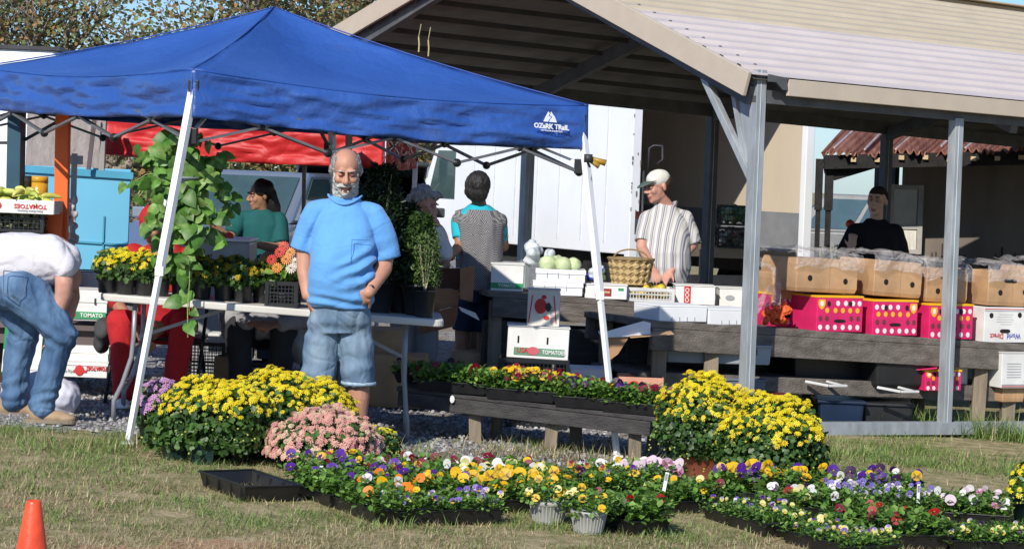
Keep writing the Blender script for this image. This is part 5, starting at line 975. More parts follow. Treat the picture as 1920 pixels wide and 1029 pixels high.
def kraft_box(p, sz, label, rz=0, tilt=0, holes=((-.3, .4), (.3, .4)), group=None, slot=False, seam=True, name='banana_box', film=True):
    T = thing(name, p, label, 'box', group, rz); T.rotation_euler.y = tilt; X, Y, H = sz; m = MB(); m.loft([((0, 0, 0), X/2*.93, Y/2*.97), ((0, 0, .015), X/2, Y/2), ((0, 0, H*.8), X/2*.99, Y/2*.99), ((0, 0, H), X/2*.96, Y/2*.94)], 4)
    m = MB(); k = .05; vs = []
    for z, g_ in ((0, .96), (.03, 1), (H*.82, 1), (H, .95)):
        for sx, sy in ((-1, -1), (1, -1), (1, 1), (-1, 1)): vs.append((sx*X/2*g_, sy*Y/2*(g_ if z < .03 or z > H*.9 else 1), z))
    fs = [(3, 2, 1, 0), (12, 13, 14, 15)]+[(i*4+j, i*4+(j+1) % 4, i*4+4+(j+1) % 4, i*4+4+j) for i in range(3) for j in range(4)]; m.add(vs, fs); part(T, m, 'carton', kraft, bevel=.006)
    y = -Y/2
    for x, z in holes: mb = MB(); disc(mb, x*X, y-.0005, z*H, .019, .021); part(T, mb, 'hand_hole', holem)
    if slot: mb = MB(); mb.prism([(math.cos(a)*.035+(.025 if math.cos(a) > 0 else -.025), math.sin(a)*.014) for a in [i*6.2832/16 for i in range(16)]], (0, y-.0005, .72*H), (1, 0, 0), (0, 0, 1), (0, -1, 0), .002); part(T, mb, 'hand_hole', holem)
    if seam: mb = MB(); mb.box((.02, y-.0008, H*.42), (.003, .002, H*.76)); part(T, mb, 'seam', kraftd)
    if film:
        mb = MB()
        def fn(u, v):
            x = (u-.5)*X*1.12; s_ = v*1.5-.34
            if s_ < 0: z = H+s_*H*1.1; yy = -Y/2-.02-.02*math.sin(u*9)
            else: z = H+.025; yy = -Y/2+s_*Y
            q = V(x, yy, z); n_ = noise.noise(q*7+Vector(p))*.05+noise.noise(q*19+Vector(p))*.012; q.z += abs(n_)*(1 if s_ > 0 else .3)+ .03*math.sin(math.pi*u); q.y -= abs(n_)*.6 if s_ < .1 else 0; q.z += .05*(noise.noise(V(u*3+p[0], 0, 7))) if s_ < 0 else 0; return q
        mb.grid(fn, 26, 22); part(T, mb, 'plastic_liner', FILM, smooth=True)
    return T
def lettering(T, s, size, x, z, y, m, up=1, sx=1, bold=.0008, th=.0008, rot=0):
    c, s_ = math.cos(rot), math.sin(rot); b = text(s, size, (x, y, z), (up*c, 0, up*s_), (-up*s_, 0, up*c), m, None, 'lettering', th=th, bold=bold, sx=sx); b.parent = T; return b
def goods():
    G = 'kraft banana boxes stacked on the pink ones'; top = .002
    for px, dy, lb, fl in ((1537, .27, 'pink spotted banana box, first of the row next to the orange net bags', False), (1640, .27, 'pink spotted banana box, second of the row from the orange net bags', True), (1744, .27, 'pink spotted banana box, third of the row and partly behind the galvanised post', False)):
        banana_box(onb(RB, px, dy, top), lb, flip=fl, rz=RB_A)
    banana_box(onb(RB, 1950, .45, top), 'pink spotted banana box cut off by the right edge of the picture', rz=RB_A, group=None)
    p = onb(RB, 1846, .27, top); T = thing('banana_box', p, 'white carton with upside-down blue and red words beside the galvanised post', 'box', rz=RB_A); m = MB(); m.box((0, 0, .13), (.385, .48, .26)); part(T, m, 'carton', wcard, bevel=.004)
    for z, mt in ((.247, inkr), (.234, inkgy)): mb = MB(); mb.box((0, -.2405, z), (.384, .002, .006)); part(T, mb, 'stripe', mt)
    for x in (-.13, .13): mb = MB(); disc(mb, x, -.2402, .2 if x < 0 else .205, .018, .02); part(T, mb, 'hand_hole', holem)
    mb = MB(); mb.prism([(math.cos(a)*.028+(.02 if math.cos(a) > 0 else -.02), math.sin(a)*.015) for a in [i*6.2832/16 for i in range(16)]], (0, -.2402, .085), (1, 0, 0), (0, 0, 1), (0, -1, 0), .002); part(T, mb, 'hand_hole', holem)
    lettering(T, 'World', .055, .08, .05, -.2425, inkb, -1, .85); lettering(T, 'Direct', .055, -.075, .05, -.2425, inkr, -1, .85)
    for k in range(5): mb = MB(); mb.box((random.uniform(-.01, .01), -.2408, .135+.018*k), (random.uniform(.1, .18), .001, .003)); part(T, mb, 'fine_print', inkgy)
    for px, dy, X, H, tl, lb, hl, sl_, dz in ((1512, .30, .52, .24, .02, 'kraft carton with knotted plastic liner on the first pink box', ((-.28, .42), (.3, .36)), False, 0), (1643, .30, .42, .26, .05, 'kraft carton under a bulging plastic liner, second in the top row', ((-.25, .4), (.3, .38)), False, 0), (1735, .34, .37, .25, .03, 'kraft carton half hidden by the galvanised post, third in the top row', ((-.22, .33),), True, -.01), (1852, .30, .40, .26, .02, 'kraft carton with an oval slot standing on the white carton', ((-.22, .38), (.34, .42)), True, 0), (1944, .48, .40, .30, 0, 'kraft carton at the far right of the top row', ((-.35, .42),), False, .02)):
        p = onb(RB, px, dy, .268+dz+X*.5*abs(tl)); kraft_box(p, (X, .48, H), lb, rz=RB_A+.0, tilt=tl, holes=hl, slot=sl_, group=G)
    p = onb(RB, 1462, .32, top); T = kraft_box(onb(RB, 1452, .5, .20), (.22, .3, .2), 'small kraft carton under loose film at the left of the top row', rz=RB_A, tilt=-.1, holes=((.1, .4),), group=None); banana_box(onb(RB, 1452, .52, top), 'pink carton behind the orange net bags', sz=(.28, .3, .24), rz=RB_A, group=None)
    # orange net bags
    mb = MB()
    for k in range(26): mb.ell(onb(RB, 1432+random.uniform(0, 45), .10+random.random()*.14, .03+random.random()*.13), random.uniform(.022, .035), nu=8, nv=6)
    me = bm_remesh(mb, .009, 2); wobble(me, lambda p, n_: .022*noise.noise(p*28)+.012*noise.noise(p*70)); tag(link('net_bags', me, mat('orange_net', (.75, .12, .03), .7, .35, 60), smooth=False), 'heap of bright orange net bags left of the pink boxes', 'net bags')
    mb = MB(); mb.grid(lambda u, v: onb(RB, 1402+u*60, .06+.35*v+.03*math.sin(u*5), .02+.30*math.sin(math.pi*min(1, u*.9+.1)/2)*(.5+.5*math.sin(math.pi*v))+.03*noise.noise(V(u*8, v*8, 2))), 24, 24); tag(mb.build('loose_film', FILM, smooth=True), 'loose clear plastic film beside the corner post', 'plastic film')
    for px0, px1, lb in ((1212, 1300, 'white styrofoam box at the left end of the produce bench'), (1304, 1392, 'white styrofoam box touching the corner post')):
        a = onb(RB, px0, .2); b = onb(RB, px1, .2); T = thing('styrofoam_box', (a+b)/2+V(0, 0, .002), lb, 'box', rz=RB_A); m = MB(); m.box((0, 0, .05), ((b-a).length, .36, .1), taper=1.02); part(T, m, 'carton', styro, bevel=.006); m = MB(); m.box((0, 0, .106), ((b-a).length+.006, .37, .014)); part(T, m, 'lid', styro, bevel=.005)
        for k in range(4): mb = MB(); mb.box(((k-1.5)*.06, -.184, .022), (.004, .003, .025)); part(T, mb, 'notch', inkgy)
    # back bench
    def bb(px, dy, sz, label, mt=wcard, cls='produce_box', lip=.35, dz=.002, rz=0, **k): return lid_box(onb(BB, px, dy, dz), sz, mt, cls, label, 'box', rz=rz, lip=lip, **k)
    for k, (dz, x) in enumerate(((.002, 1045), (.098, 1049))):
        T = bb(x, .22, (.36, .36, .09), ('lower', 'upper')[k]+' of two white waxed cartons with slits left of the tent leg', styro, dz=dz)
        for j in range(3): mb = MB(); mb.box((-.1+j*.08, -.187, .055), (.004, .003, .04)); part(T, mb, 'slit', inkgy)
    T = thing('cabbages', onb(BB, 1045, .24, .19), 'pale green cabbages in clear bags on the waxed cartons', 'cabbages')
    for x, y, r in ((-.08, -.08, .07), (.03, -.1, .065), (.11, -.06, .06), (-.02, .03, .075)):
        mb = MB(); mb.ell((x, y, .04), (r, r, r*.85), nu=16, nv=10); me = mb.mesh('cabbage'); wobble(me, lambda p, n_: .008*noise.noise(p*30)); link('cabbage', me, mat('cabbage', (.50, .58, .32), .5, .2, 14, bump=.5, bs=20), T, smooth=True, world=False)
    mb = MB(); 
    for k in range(14): mb.ell(V(-.14+random.uniform(-.06, .12), random.uniform(-.1, .1), random.uniform(.05, .17)), random.uniform(.03, .055), nu=8, nv=6)
    mb.xf(Matrix.Translation(onb(BB, 1040, .3, .19))); me = bm_remesh(mb, .012, 2); wobble(me, lambda p, n_: .02*noise.noise(p*18)); tag(link('plastic_bag', me, mat('bag_clear', (.62, .66, .68), .25, .15, 10, spec=.7), smooth=True), 'crumpled greyish plastic bags heaped behind the cabbages by the post', 'bag')
    mb = MB()
    for k in range(20): mb.ell(onb(BB, 1092+random.uniform(-22, 40), .2+random.random()*.15, .10+random.random()*.12), random.uniform(.02, .04), nu=8, nv=6)
    me = bm_remesh(mb, .01, 1); wobble(me, lambda p, n_: .02*noise.noise(p*26)); me.materials.append(mat('bag_blue', (.04, .07, .42), .3, .1, 8)); me.materials.append(mat('bag_clear', (0,)*3)); me.materials.append(mat('bag_green', (.14, .25, .08), .4)); paint(me, [(1, lambda c: noise.noise(c*11) > -.05), (2, lambda c: noise.noise(c*9+V(5, 0, 0)) > .25)]); tag(link('bagged_greens', me, None, smooth=True), 'blue and clear printed bags of greens between the cabbages and the basket', 'bags')
    T = bb(1134, .16, (.31, .3, .105), 'white carton with a brown and red label under the bags of greens', lip=.06); mb = MB(); mb.box((-.02, -.153, .05), (.12, .003, .055)); part(T, mb, 'label', mat('label_maroon', (.3, .03, .02), .5)); mb = MB(); mb.box((.11, -.153, .075), (.04, .003, .018)); part(T, mb, 'green_patch', inkg); lettering(T, 'CLEMENTINE', .02, -.02, .05, -.156, mat('label_cream', (.8, .6, .3), .5), 1, .8)
    p = onb(BB, 1216, .18, .002); T = mesh_crate(p, (.34, .34, .105), 'white lattice crate of yellow squash under the basket', mt=mat('crate_white', (.6, .6, .58), .5), cell=.022); K = thing('squash', p+V(0, 0, .01), 'yellow squash lying in the white lattice crate', 'squash'); heap(K, 26, (.28, .28, .06), .03, .035, [(.7, .5, .05), (.62, .42, .04), (.2, .22, .06)])
    # woven basket
    p = onb(BB, 1180, .28, .115); T = thing('woven_basket', p, 'woven splint basket with a hoop handle on the lattice crate', 'basket'); mb = MB(); n = 60; nz = 40
    def wf(u, v):
        a = u*2*math.pi; r = (.135+.035*v)*1.0; d1 = math.sin((u*16+v*4)*math.pi*1); d2 = math.sin((u*16-v*4)*math.pi*1); return V(math.cos(a)*(r+.005*(1 if d1*d2 > 0 else -1)), math.sin(a)*(r+.005*(1 if d1*d2 > 0 else -1))*.95, v*.19)
    mb.grid(wf, 96, 24); me = mb.mesh('w'); me.materials.append(mat('splint_light', (.50, .37, .17), .6, .15, 20)); me.materials.append(mat('splint_dark', (.27, .18, .08), .7, .2, 20))
    for q in me.polygons:
        a = math.atan2(q.center.y, q.center.x)/(2*math.pi); v = q.center.z/.19; q.material_index = 0 if math.sin((a*16+v*4)*math.pi)*math.sin((a*16-v*4)*math.pi) > 0 else 1
    link('weave', me, None, T, world=False, solid=.006); mb = MB(); mb.tube([V(math.cos(a)*.172, math.sin(a)*.163, .19) for a in [i*6.2832/28 for i in range(29)]], .011, 6, cap=False); part(T, mb, 'rim', mat('splint_dark', (0,)*3), smooth=True); mb = MB(); mb.tube([V(math.cos(a)*.13, -.0, .19+math.sin(a)*.07) for a in [i*math.pi/12 for i in range(13)]], .007, 6); part(T, mb, 'handle', mat('splint_dark', (0,)*3), smooth=True)
    mb = MB(); mb.lathe([(.13, 0), (0, 0)], n=24); part(T, mb, 'basket_base', mat('splint_dark', (0,)*3)); mb = MB(); mb.lathe([(.166, .185), (.1, .2), (0, .205)], n=24); part(T, mb, 'lid', mat('splint_lid', (.3, .24, .14), .7, .3, 20), smooth=True)
    T = bb(1300, .3, (.30, .3, .14), 'white carton with a red band right of the lattice crate', lip=.04); mb = MB(); mb.box((-.06, -.153, .07), (.05, .003, .138)); part(T, mb, 'red_band', inkr); lettering(T, 'OOO', .045, -.06, .07, -.156, wcard, 1, 1, rot=math.pi/2)
    T = bb(1372, .35, (.22, .3, .14), 'white carton with dark printing behind the corner post', lip=.04); mb = MB(); disc(mb, -.03, -.153, .07, .035, .02); part(T, mb, 'printed_fruit', inkgy)
    T = bb(950, .3, (.24, .3, .20), 'white carton with green-white print at the left end of the rear bench', lip=.04); mb = MB(); mb.box((0, -.153, .04), (.238, .003, .04)); part(T, mb, 'green_band', inkg); lettering(T, 'TOMATO', .03, 0, .04, -.156, wcard)
    # cartons standing in front of the rear bench
    def gb(px, pyb, d, sz, label, mt=wcard, lip=.03, rz=0, nm='produce_box'): q = at(px, pyb, d); return lid_box(q+V(0, sz[1]/2, 0), sz, mt, nm, label, 'box', rz=rz, lip=lip)
    q = pos(1002, 15.1); z0 = hgt(1002, 672, 15.1); mesh_crate(q+V(-.02, .15, 0), (.44, .34, z0-.002), 'large black mesh crate under the white tomato carton', cell=.025)
    T = lid_box(q+V(-.0, .15, z0), (.40, .3, .205), wcard, 'produce_box', 'white carton printed with red fruit and a green band, on the black mesh crate', 'box', lip=.02); T.rotation_euler.y = .02; mb = MB(); mb.box((.01, -.153, .045), (.33, .003, .048)); part(T, mb, 'green_band', mat('band_grey_green', (.12, .27, .17), .5)); mb = MB(); disc(mb, -.03, -.155, .05, .04, .027); part(T, mb, 'printed_fruit', mat('ink_pink', (.6, .12, .15), .5)); lettering(T, 'USA', .045, -.1, .05, -.157, inkr, 1, .9); lettering(T, 'TOMATOES', .036, .105, .045, -.157, wcard, 1, .8)
    for x in (-.13, .06): mb = MB(); mb.box((x, -.152, .12), (.011, .004, .045)); part(T, mb, 'hand_hole', holem)
    T = lid_box(q+V(.03, .18, z0+.21), (.21, .24, .235), mat('cream_card', (.68, .64, .56), .6, .05), 'produce_box', 'cream carton with a big red tomato emblem on top of the white tomato carton', 'box', lip=.01); mb = MB(); disc(mb, -.02, -.122, .13, .040, .050); disc(mb, .0, -.122, .19, .016, .014); disc(mb, .02, -.122, .055, .02, .014); part(T, mb, 'printed_fruit', inkr); mb = MB(); disc(mb, .03, -.1245, .125, .018, .03); mb.box((.03, -.1245, .125), (.05, .002, .008)); part(T, mb, 'printed_leaf', inkk)
    for x, lean in ((-.095, .02), (.085, -.02)): mb = MB(); mb.beam(V(x, -.122, .02), V(x+lean, -.122, .2), .007, .003, up=(0, 1, 0)); part(T, mb, 'red_stripe', inkr)
    lettering(T, 'Red Rose', .034, .055, .06, -.1225, inkgy, 1, .8, rot=-math.pi/2+.1)
    mb = MB(); mb.box((.1065, 0, .12), (.002, .22, .19)); part(T, mb, 'printed_side', mat('side_print', (.35, .34, .32), .7, .6, 120))
    q = pos(1102, 16.0); mesh_crate(q+V(0, .15, 0), (.30, .3, .24), 'black mesh crate under the low white carton behind the tent leg', cell=.025); T = lid_box(q+V(-.01, .15, .25), (.24, .3, .085), styro, 'produce_box', 'low white carton with one notch on the black mesh crate behind the tent leg', 'box', lip=.03)
    mb = MB(); mb.box((.0, -.153, .025), (.006, .004, .03)); part(T, mb, 'notch', holem)
    q = pos(1178, 15.5); T = box_on(q+V(0, .18, 0), (.44, .34, .155), kraft, 'produce_box', 'open kraft carton behind the dark pansies of the low bench', 'box')
    q = pos(1200, 15.7); T = box_on(q+V(0, .2, .16), (.30, .3, .17), mat('tomato_print_card', (.6, .3, .2), .6, .1), 'produce_box', 'carton with a red and green tomato picture under the end of the produce bench', 'box')
    mb = MB(); disc(mb, -.05, -.156, .1, .05, .045); disc(mb, .08, -.156, .05, .035, .03); part(T, mb, 'printed_fruit', inkr); mb = MB(); disc(mb, -.11, -.157, .07, .03, .07); disc(mb, .04, -.157, .03, .05, .018); part(T, mb, 'printed_leaf', inkg); mb = MB(); mb.box((0, -.155, .015), (.28, .002, .03)); part(T, mb, 'white_print', wsp)
    q = at(1172, 620, 15.6); T = thing('open_carton', q, 'white carton lying open on its side with flaps under the bench end', 'box'); mb = MB(); mb.prism([(-.16, -.02), (.12, .07), (.17, .06), (.17, -.02), (.05, -.035), (-.12, -.05)], (0, 0, 0), (1, 0, 0), (0, 0, 1), (0, 1, 0), .006); part(T, mb, 'flap', styro); mb = MB(); mb.box((-.0, .16, -.03), (.34, .3, .006)); part(T, mb, 'carton', wcard); mb = MB(); mb.prism([(-.15, -.05), (.03, -.04), (-.04, -.16), (-.09, -.2), (-.14, -.19)], (0, .02, 0), (1, 0, 0), (0, 0, 1), (0, 1, 0), .005); part(T, mb, 'side_flap', kraftd); mb = MB(); mb.beam(V(.03, .01, -.035), V(.32, .01, -.0), .3, .005, up=(0, 0, 1)); part(T, mb, 'loose_flap', kraft)
    # long pale trays and bins under the produce bench
    for px0, px1, z, h, lb, mt in ((1240, 1430, .43, .13, 'long grey-white plastic bin on the shelf behind the yellow mums', mat('bin_grey', (.30, .33, .36), .5, .08)), (1225, 1420, .20, .12, 'long dull blue plastic bin below the grey-white one', mat('bin_blue', (.12, .15, .19), .5, .1)), (1385, 1450, .10, .14, 'short dark red bin on the ground behind the mums', mat('bin_red', (.12, .015, .015), .5, .1))):
        a = pos(px0, 16.35, z); b = pos(px1, 16.45, z); T = thing('storage_bin', (a+b)/2, lb, 'bin', rz=math.atan2(b.y-a.y, b.x-a.x)); l = (b-a).length; m = MB(); m.box((0, 0, h/2), (l, .4, h), taper=1.02); part(T, m, 'body', mt, bevel=.01); m = MB(); m.box((0, 0, h), (l*1.03, .43, .015)); part(T, m, 'rim', mt, bevel=.005)
    for px0, px1, lb in ((1455, 1600, 'black plastic tub on the lower shelf left of the other black tub'), (1610, 1715, 'black plastic tub on the lower shelf beside the small pink carton')):
        a = pos(px0, 16.9, .325); b = pos(px1, 17.05, .325); T = thing('plastic_tub', (a+b)/2, lb, 'tub', rz=RB_A); l = (b-a).length; m = MB(); m.box((0, 0, .09), (l*.94, .36, .18), taper=1.06); part(T, m, 'body', bpot, bevel=.02); m = MB(); m.box((0, 0, .185), (l, .4, .018)); part(T, m, 'rim', bpot, bevel=.005)
        q = pos((px0+px1)/2+28, 16.45, .325); T = thing('bracket', q, 'white plastic handle bar poking out below '+('the left black tub' if px0 < 1500 else 'the right black tub'), 'bracket', rz=RB_A); m = MB(); m.beam((-.14, .1, .02), (-.02, -.02, .0), .03, .018); m.beam((-.02, -.02, .0), (.13, -.02, .0), .03, .018); m.beam((.04, .1, .02), (.1, .0, .002), .03, .015); part(T, m, 'bar', mat('bar_white', (.55, .55, .53), .5), bevel=.004)
    q = pos(1745, 17.05, .315); T = banana_box(q, 'small open pink carton on the lower shelf behind the galvanised post', sz=(.32, .3, .15), rz=RB_A, group=None); mb = MB(); mb.beam(V(-.17, -.05, .15), V(-.05, -.14, .17), .2, .005); part(T, mb, 'flap', pinkm)
    q = pos(1764, 17.3, .35); T = lid_box(q, (.26, .3, .2), wcard, 'produce_box', 'white carton with dark red lettering behind the small pink carton', 'box', rz=RB_A, lip=.02); lettering(T, 'Premium', .05, 0, .165, -.153, mat('ink_maroon', (.35, .01, .05), .5), 1, .95)
    for k in range(2): mb = MB(); mb.tube([V(-.01+.045*math.cos(a)*(1+k*.0)+.05*k-.02, -.152, .07+.03*math.sin(a)) for a in [i*6.2832/20 for i in range(21)]], .005, 4, cap=False); part(T, mb, 'printed_ring', inkr if k == 0 else inkgy)
    q = pos(1880, 17.3, .36); T = lid_box(q, (.26, .3, .26), wcard, 'produce_box', 'white carton with fine print and red stripes under the right end of the bench', 'box', rz=RB_A, lip=.02)
    for z, mt in ((.012, inkr), (.025, inkgy)): mb = MB(); mb.box((0, -.153, z), (.258, .002, .006)); part(T, mb, 'stripe', mt)
    for k in range(6): mb = MB(); mb.box((-.02, -.1525, .08+.02*k), (.13, .001, .004)); part(T, mb, 'fine_print', inkgy)
    mb = MB(); disc(mb, .09, -.152, .05, .014, .018); part(T, mb, 'hand_hole', holem); kraft_box(pos(1876, 17.35, .25), (.2, .3, .11), 'kraft carton under the fine-print white carton', rz=RB_A, film=False, holes=(), name='produce_box')
    q = pos(1570, 16.8, 0); T = thing('plastic_tub', q, 'dark blue plastic tub on the ground behind the right mum', 'tub'); m = MB(); m.box((0, 0, .1), (.30, .36, .2), taper=1.08); part(T, m, 'body', mat('tub_blue', (.012, .025, .055), .35, .1), bevel=.02); m = MB(); m.box((0, 0, .2), (.35, .42, .02)); part(T, m, 'rim', mat('tub_blue', (0,)*3), bevel=.006)
    q = pos(1655, 16.9, 0); T = thing('plastic_tub', q, 'near-black plastic tub on the ground in the tall grass', 'tub'); m = MB(); m.box((0, 0, .1), (.34, .36, .2), taper=1.08); part(T, m, 'body', bpot, bevel=.02); m = MB(); m.box((0, 0, .2), (.39, .42, .02)); part(T, m, 'rim', bpot, bevel=.006)
    # truck cargo
    a = pos(1415, 25.4); zf = at(1400, 468, 25.4).z; T = thing('pallet_shelf', V(a.x-.1, 25.6, gz(a.x)), 'rough timber shelf carrying black crates behind the striped-shirt man', 'shelf'); pw = mat('pallet_wood', (.42, .29, .18), .8, .15, 3, stretch=(1, 8, 8))
    m = MB(); m.box((a.x-.1, 25.5, zf), (1.0, .6, .03)); m.box((a.x-.1, 25.2, zf-.04), (1.0, .03, .11)); m.build('plank', pw, T, bevel=.004)
    for sx in (-.5, .35): m = MB(); m.beam(V(a.x-.1+sx, 25.5, zf-.02), V(a.x-.1+sx, 25.5, gz(a.x)), .07, .07); m.build('leg', pw, T)
    for k, (dz, lb, cols) in enumerate(((.02, 'lower black mesh crate of red and white produce by the plywood wall', [(.3, .08, .1), (.5, .45, .4), (.15, .15, .1)]), (.26, 'upper black mesh crate of green leafy produce by the plywood wall', [(.16, .3, .08), (.4, .45, .3), (.1, .18, .05)]))):
        c = pos(1366+k*2, 25.3); c.z = zf+dz; mesh_crate(c, (.34, .3, .22), lb, cell=.045); K = thing('produce_pile', c+V(0, 0, .01), ('assorted red and white' if k == 0 else 'loose green')+' produce filling the '+('lower' if k == 0 else 'upper')+' black crate', 'vegetables'); heap(K, 70, (.3, .26, .16), .03, .035, cols)
    # dolly
    q = pos(1212, 25.2); T = thing('hand_truck', q, 'black hand truck leaning beside the truck door', 'hand truck'); m = MB()
    for sx in (-.1, .1): m.tube([V(q.x+sx, q.y, q.z+.1), V(q.x+sx, q.y, at(1200, 320, 25.2).z)], .014, 8)
    z1 = at(1200, 272, 25.2).z; m.tube([V(q.x-.05, q.y, z1-.3), V(q.x-.05, q.y, z1-.03), V(q.x, q.y, z1), V(q.x+.09, q.y, z1), V(q.x+.1, q.y, z1-.15), V(q.x+.04, q.y, z1-.2)], .013, 8); m.build('frame', steelk, T, smooth=True); m = MB(); m.box(q+V(0, -.1, .03), (.34, .2, .02)); m.build('toe_plate', steelk, T)
    for sx in (-.2, .2): wheel(q+V(sx, 0, .13), (1, 0, 0), .13, T, .06)
    q = at(1198, 440, 25.0); T = thing('bottle', q, 'orange-capped bottle on the truck floor behind the striped shirt', 'bottle'); m = MB(); m.lathe([(0, 0), (.05, 0), (.05, .17), (.03, .2), (0, .2)], n=14); part(T, m, 'body', mat('bottle_white', (.5, .4, .35), .4), smooth=True); m = MB(); m.lathe([(.05, .17), (.05, .25), (0, .25)], n=14); part(T, m, 'cap', org_, smooth=True)
    # boxes on the ground under and behind the table
    for k, (px, d, w_, h, lb) in enumerate(((965, 17.25, .5, .56, 'stack of black produce crates under the left half of the rear bench'), (1105, 17.3, .5, .54, 'stack of black produce crates in the middle under the rear bench'), (1235, 17.35, .5, .52, 'stack of black produce crates under the rear bench behind the styrofoam boxes'), (1370, 17.45, .55, .5, 'stack of black produce crates under the rear bench behind the corner post'), (1330, 16.5, .5, .18, 'black crate on the ground behind the tall yellow mum'))):
        q = pos(px, d); T = mesh_crate(q, (w_, .4, h), lb, cell=.03); m = MB(); m.box((0, 0, h/2), (w_-.03, .37, h-.03)); part(T, m, 'dark_backdrop', bpot)  # added solid dark block inside each crate, standing in for shade
        if h > .3:
            for z in (h/3, 2*h/3): m = MB(); m.box((0, 0, z), (w_+.012, .412, .025)); part(T, m, 'rim', bpot)
    kraft_box(gp(632, 735), (.20, .2, .28), 'kraft carton standing under the table behind the knees of the man in blue', film=False, holes=((-.1, .45),), name='produce_box'); kraft_box(pos(430, 15.6), (.20, .24, .26), 'kraft carton beside the shins of the seated grey figure', film=False, holes=(), name='produce_box')
    q = pos(385, 15.7); mesh_crate(q, (.26, .3, .34), 'tall dark mesh crate standing behind the red trousers', cell=.022); T = lid_box(pos(425, 15.7, .28), (.22, .2, .12), wcard, 'produce_box', 'white printed carton above the kraft carton behind the seated pair', 'box')
    for px, d, sz, lb in ((745, 15.8, (.4, .4, .35), 'dark brown carton in the shade behind the right table leg'), (700, 16.0, (.4, .4, .5), 'brown carton in the shade behind the man in blue'), (905, 17.3, (.5, .4, .3), 'brown carton in the shade under the rear bench'), (810, 16.6, (.3, .3, .16), 'flat kraft carton on the gravel behind the low bench')):
        kraft_box(pos(px, d), sz, lb, film=False, holes=(), name='produce_box')
    # cooler / white appliance seen between the vine and the woman in teal
    q = at(408, 490, 16.5); T = thing('cooler', V(q.x, q.y, gz(q.x)), 'grey-white chest with pale lid behind the trailing vine', 'cooler'); h = at(408, 450, 16.5).z-gz(q.x); m = MB(); m.box(V(q.x, q.y, gz(q.x)+h/2), (.5, .5, h)); m.build('body', mat('cooler_grey', (.35, .36, .37), .4), T, bevel=.02); m = MB(); m.box(V(q.x, q.y, gz(q.x)+h+.012), (.52, .52, .02)); m.build('lid', white, T, bevel=.006)
    for k in range(5): t = thing('tomato', at(380+k*13+random.uniform(-3, 3), 443, 16.35), 'ripe tomato on the grey-white chest, number row behind the vine', 'tomato', 'ripe tomatoes on the grey-white chest'); t['label'] = 'ripe tomato on the lid of the grey-white chest, '+('nearest the vine', 'second from the vine', 'third from the vine', 'fourth from the vine', 'farthest from the vine')[k]; m = MB(); m.ell((0, 0, 0), (.035, .035, .03)); part(T2_(t), m, 'fruit', mat('tomato_red', (.6, .04, .02), .3), smooth=True); m = MB(); m.ell((0, 0, .028), (.012, .012, .004)); part(t, m, 'stalk', inkg)
def T2_(t): return t
org_ = mat('cap_orange', (.7, .1, .02), .4); RB_A = math.atan2(RB[1].y, RB[1].x)
goods()
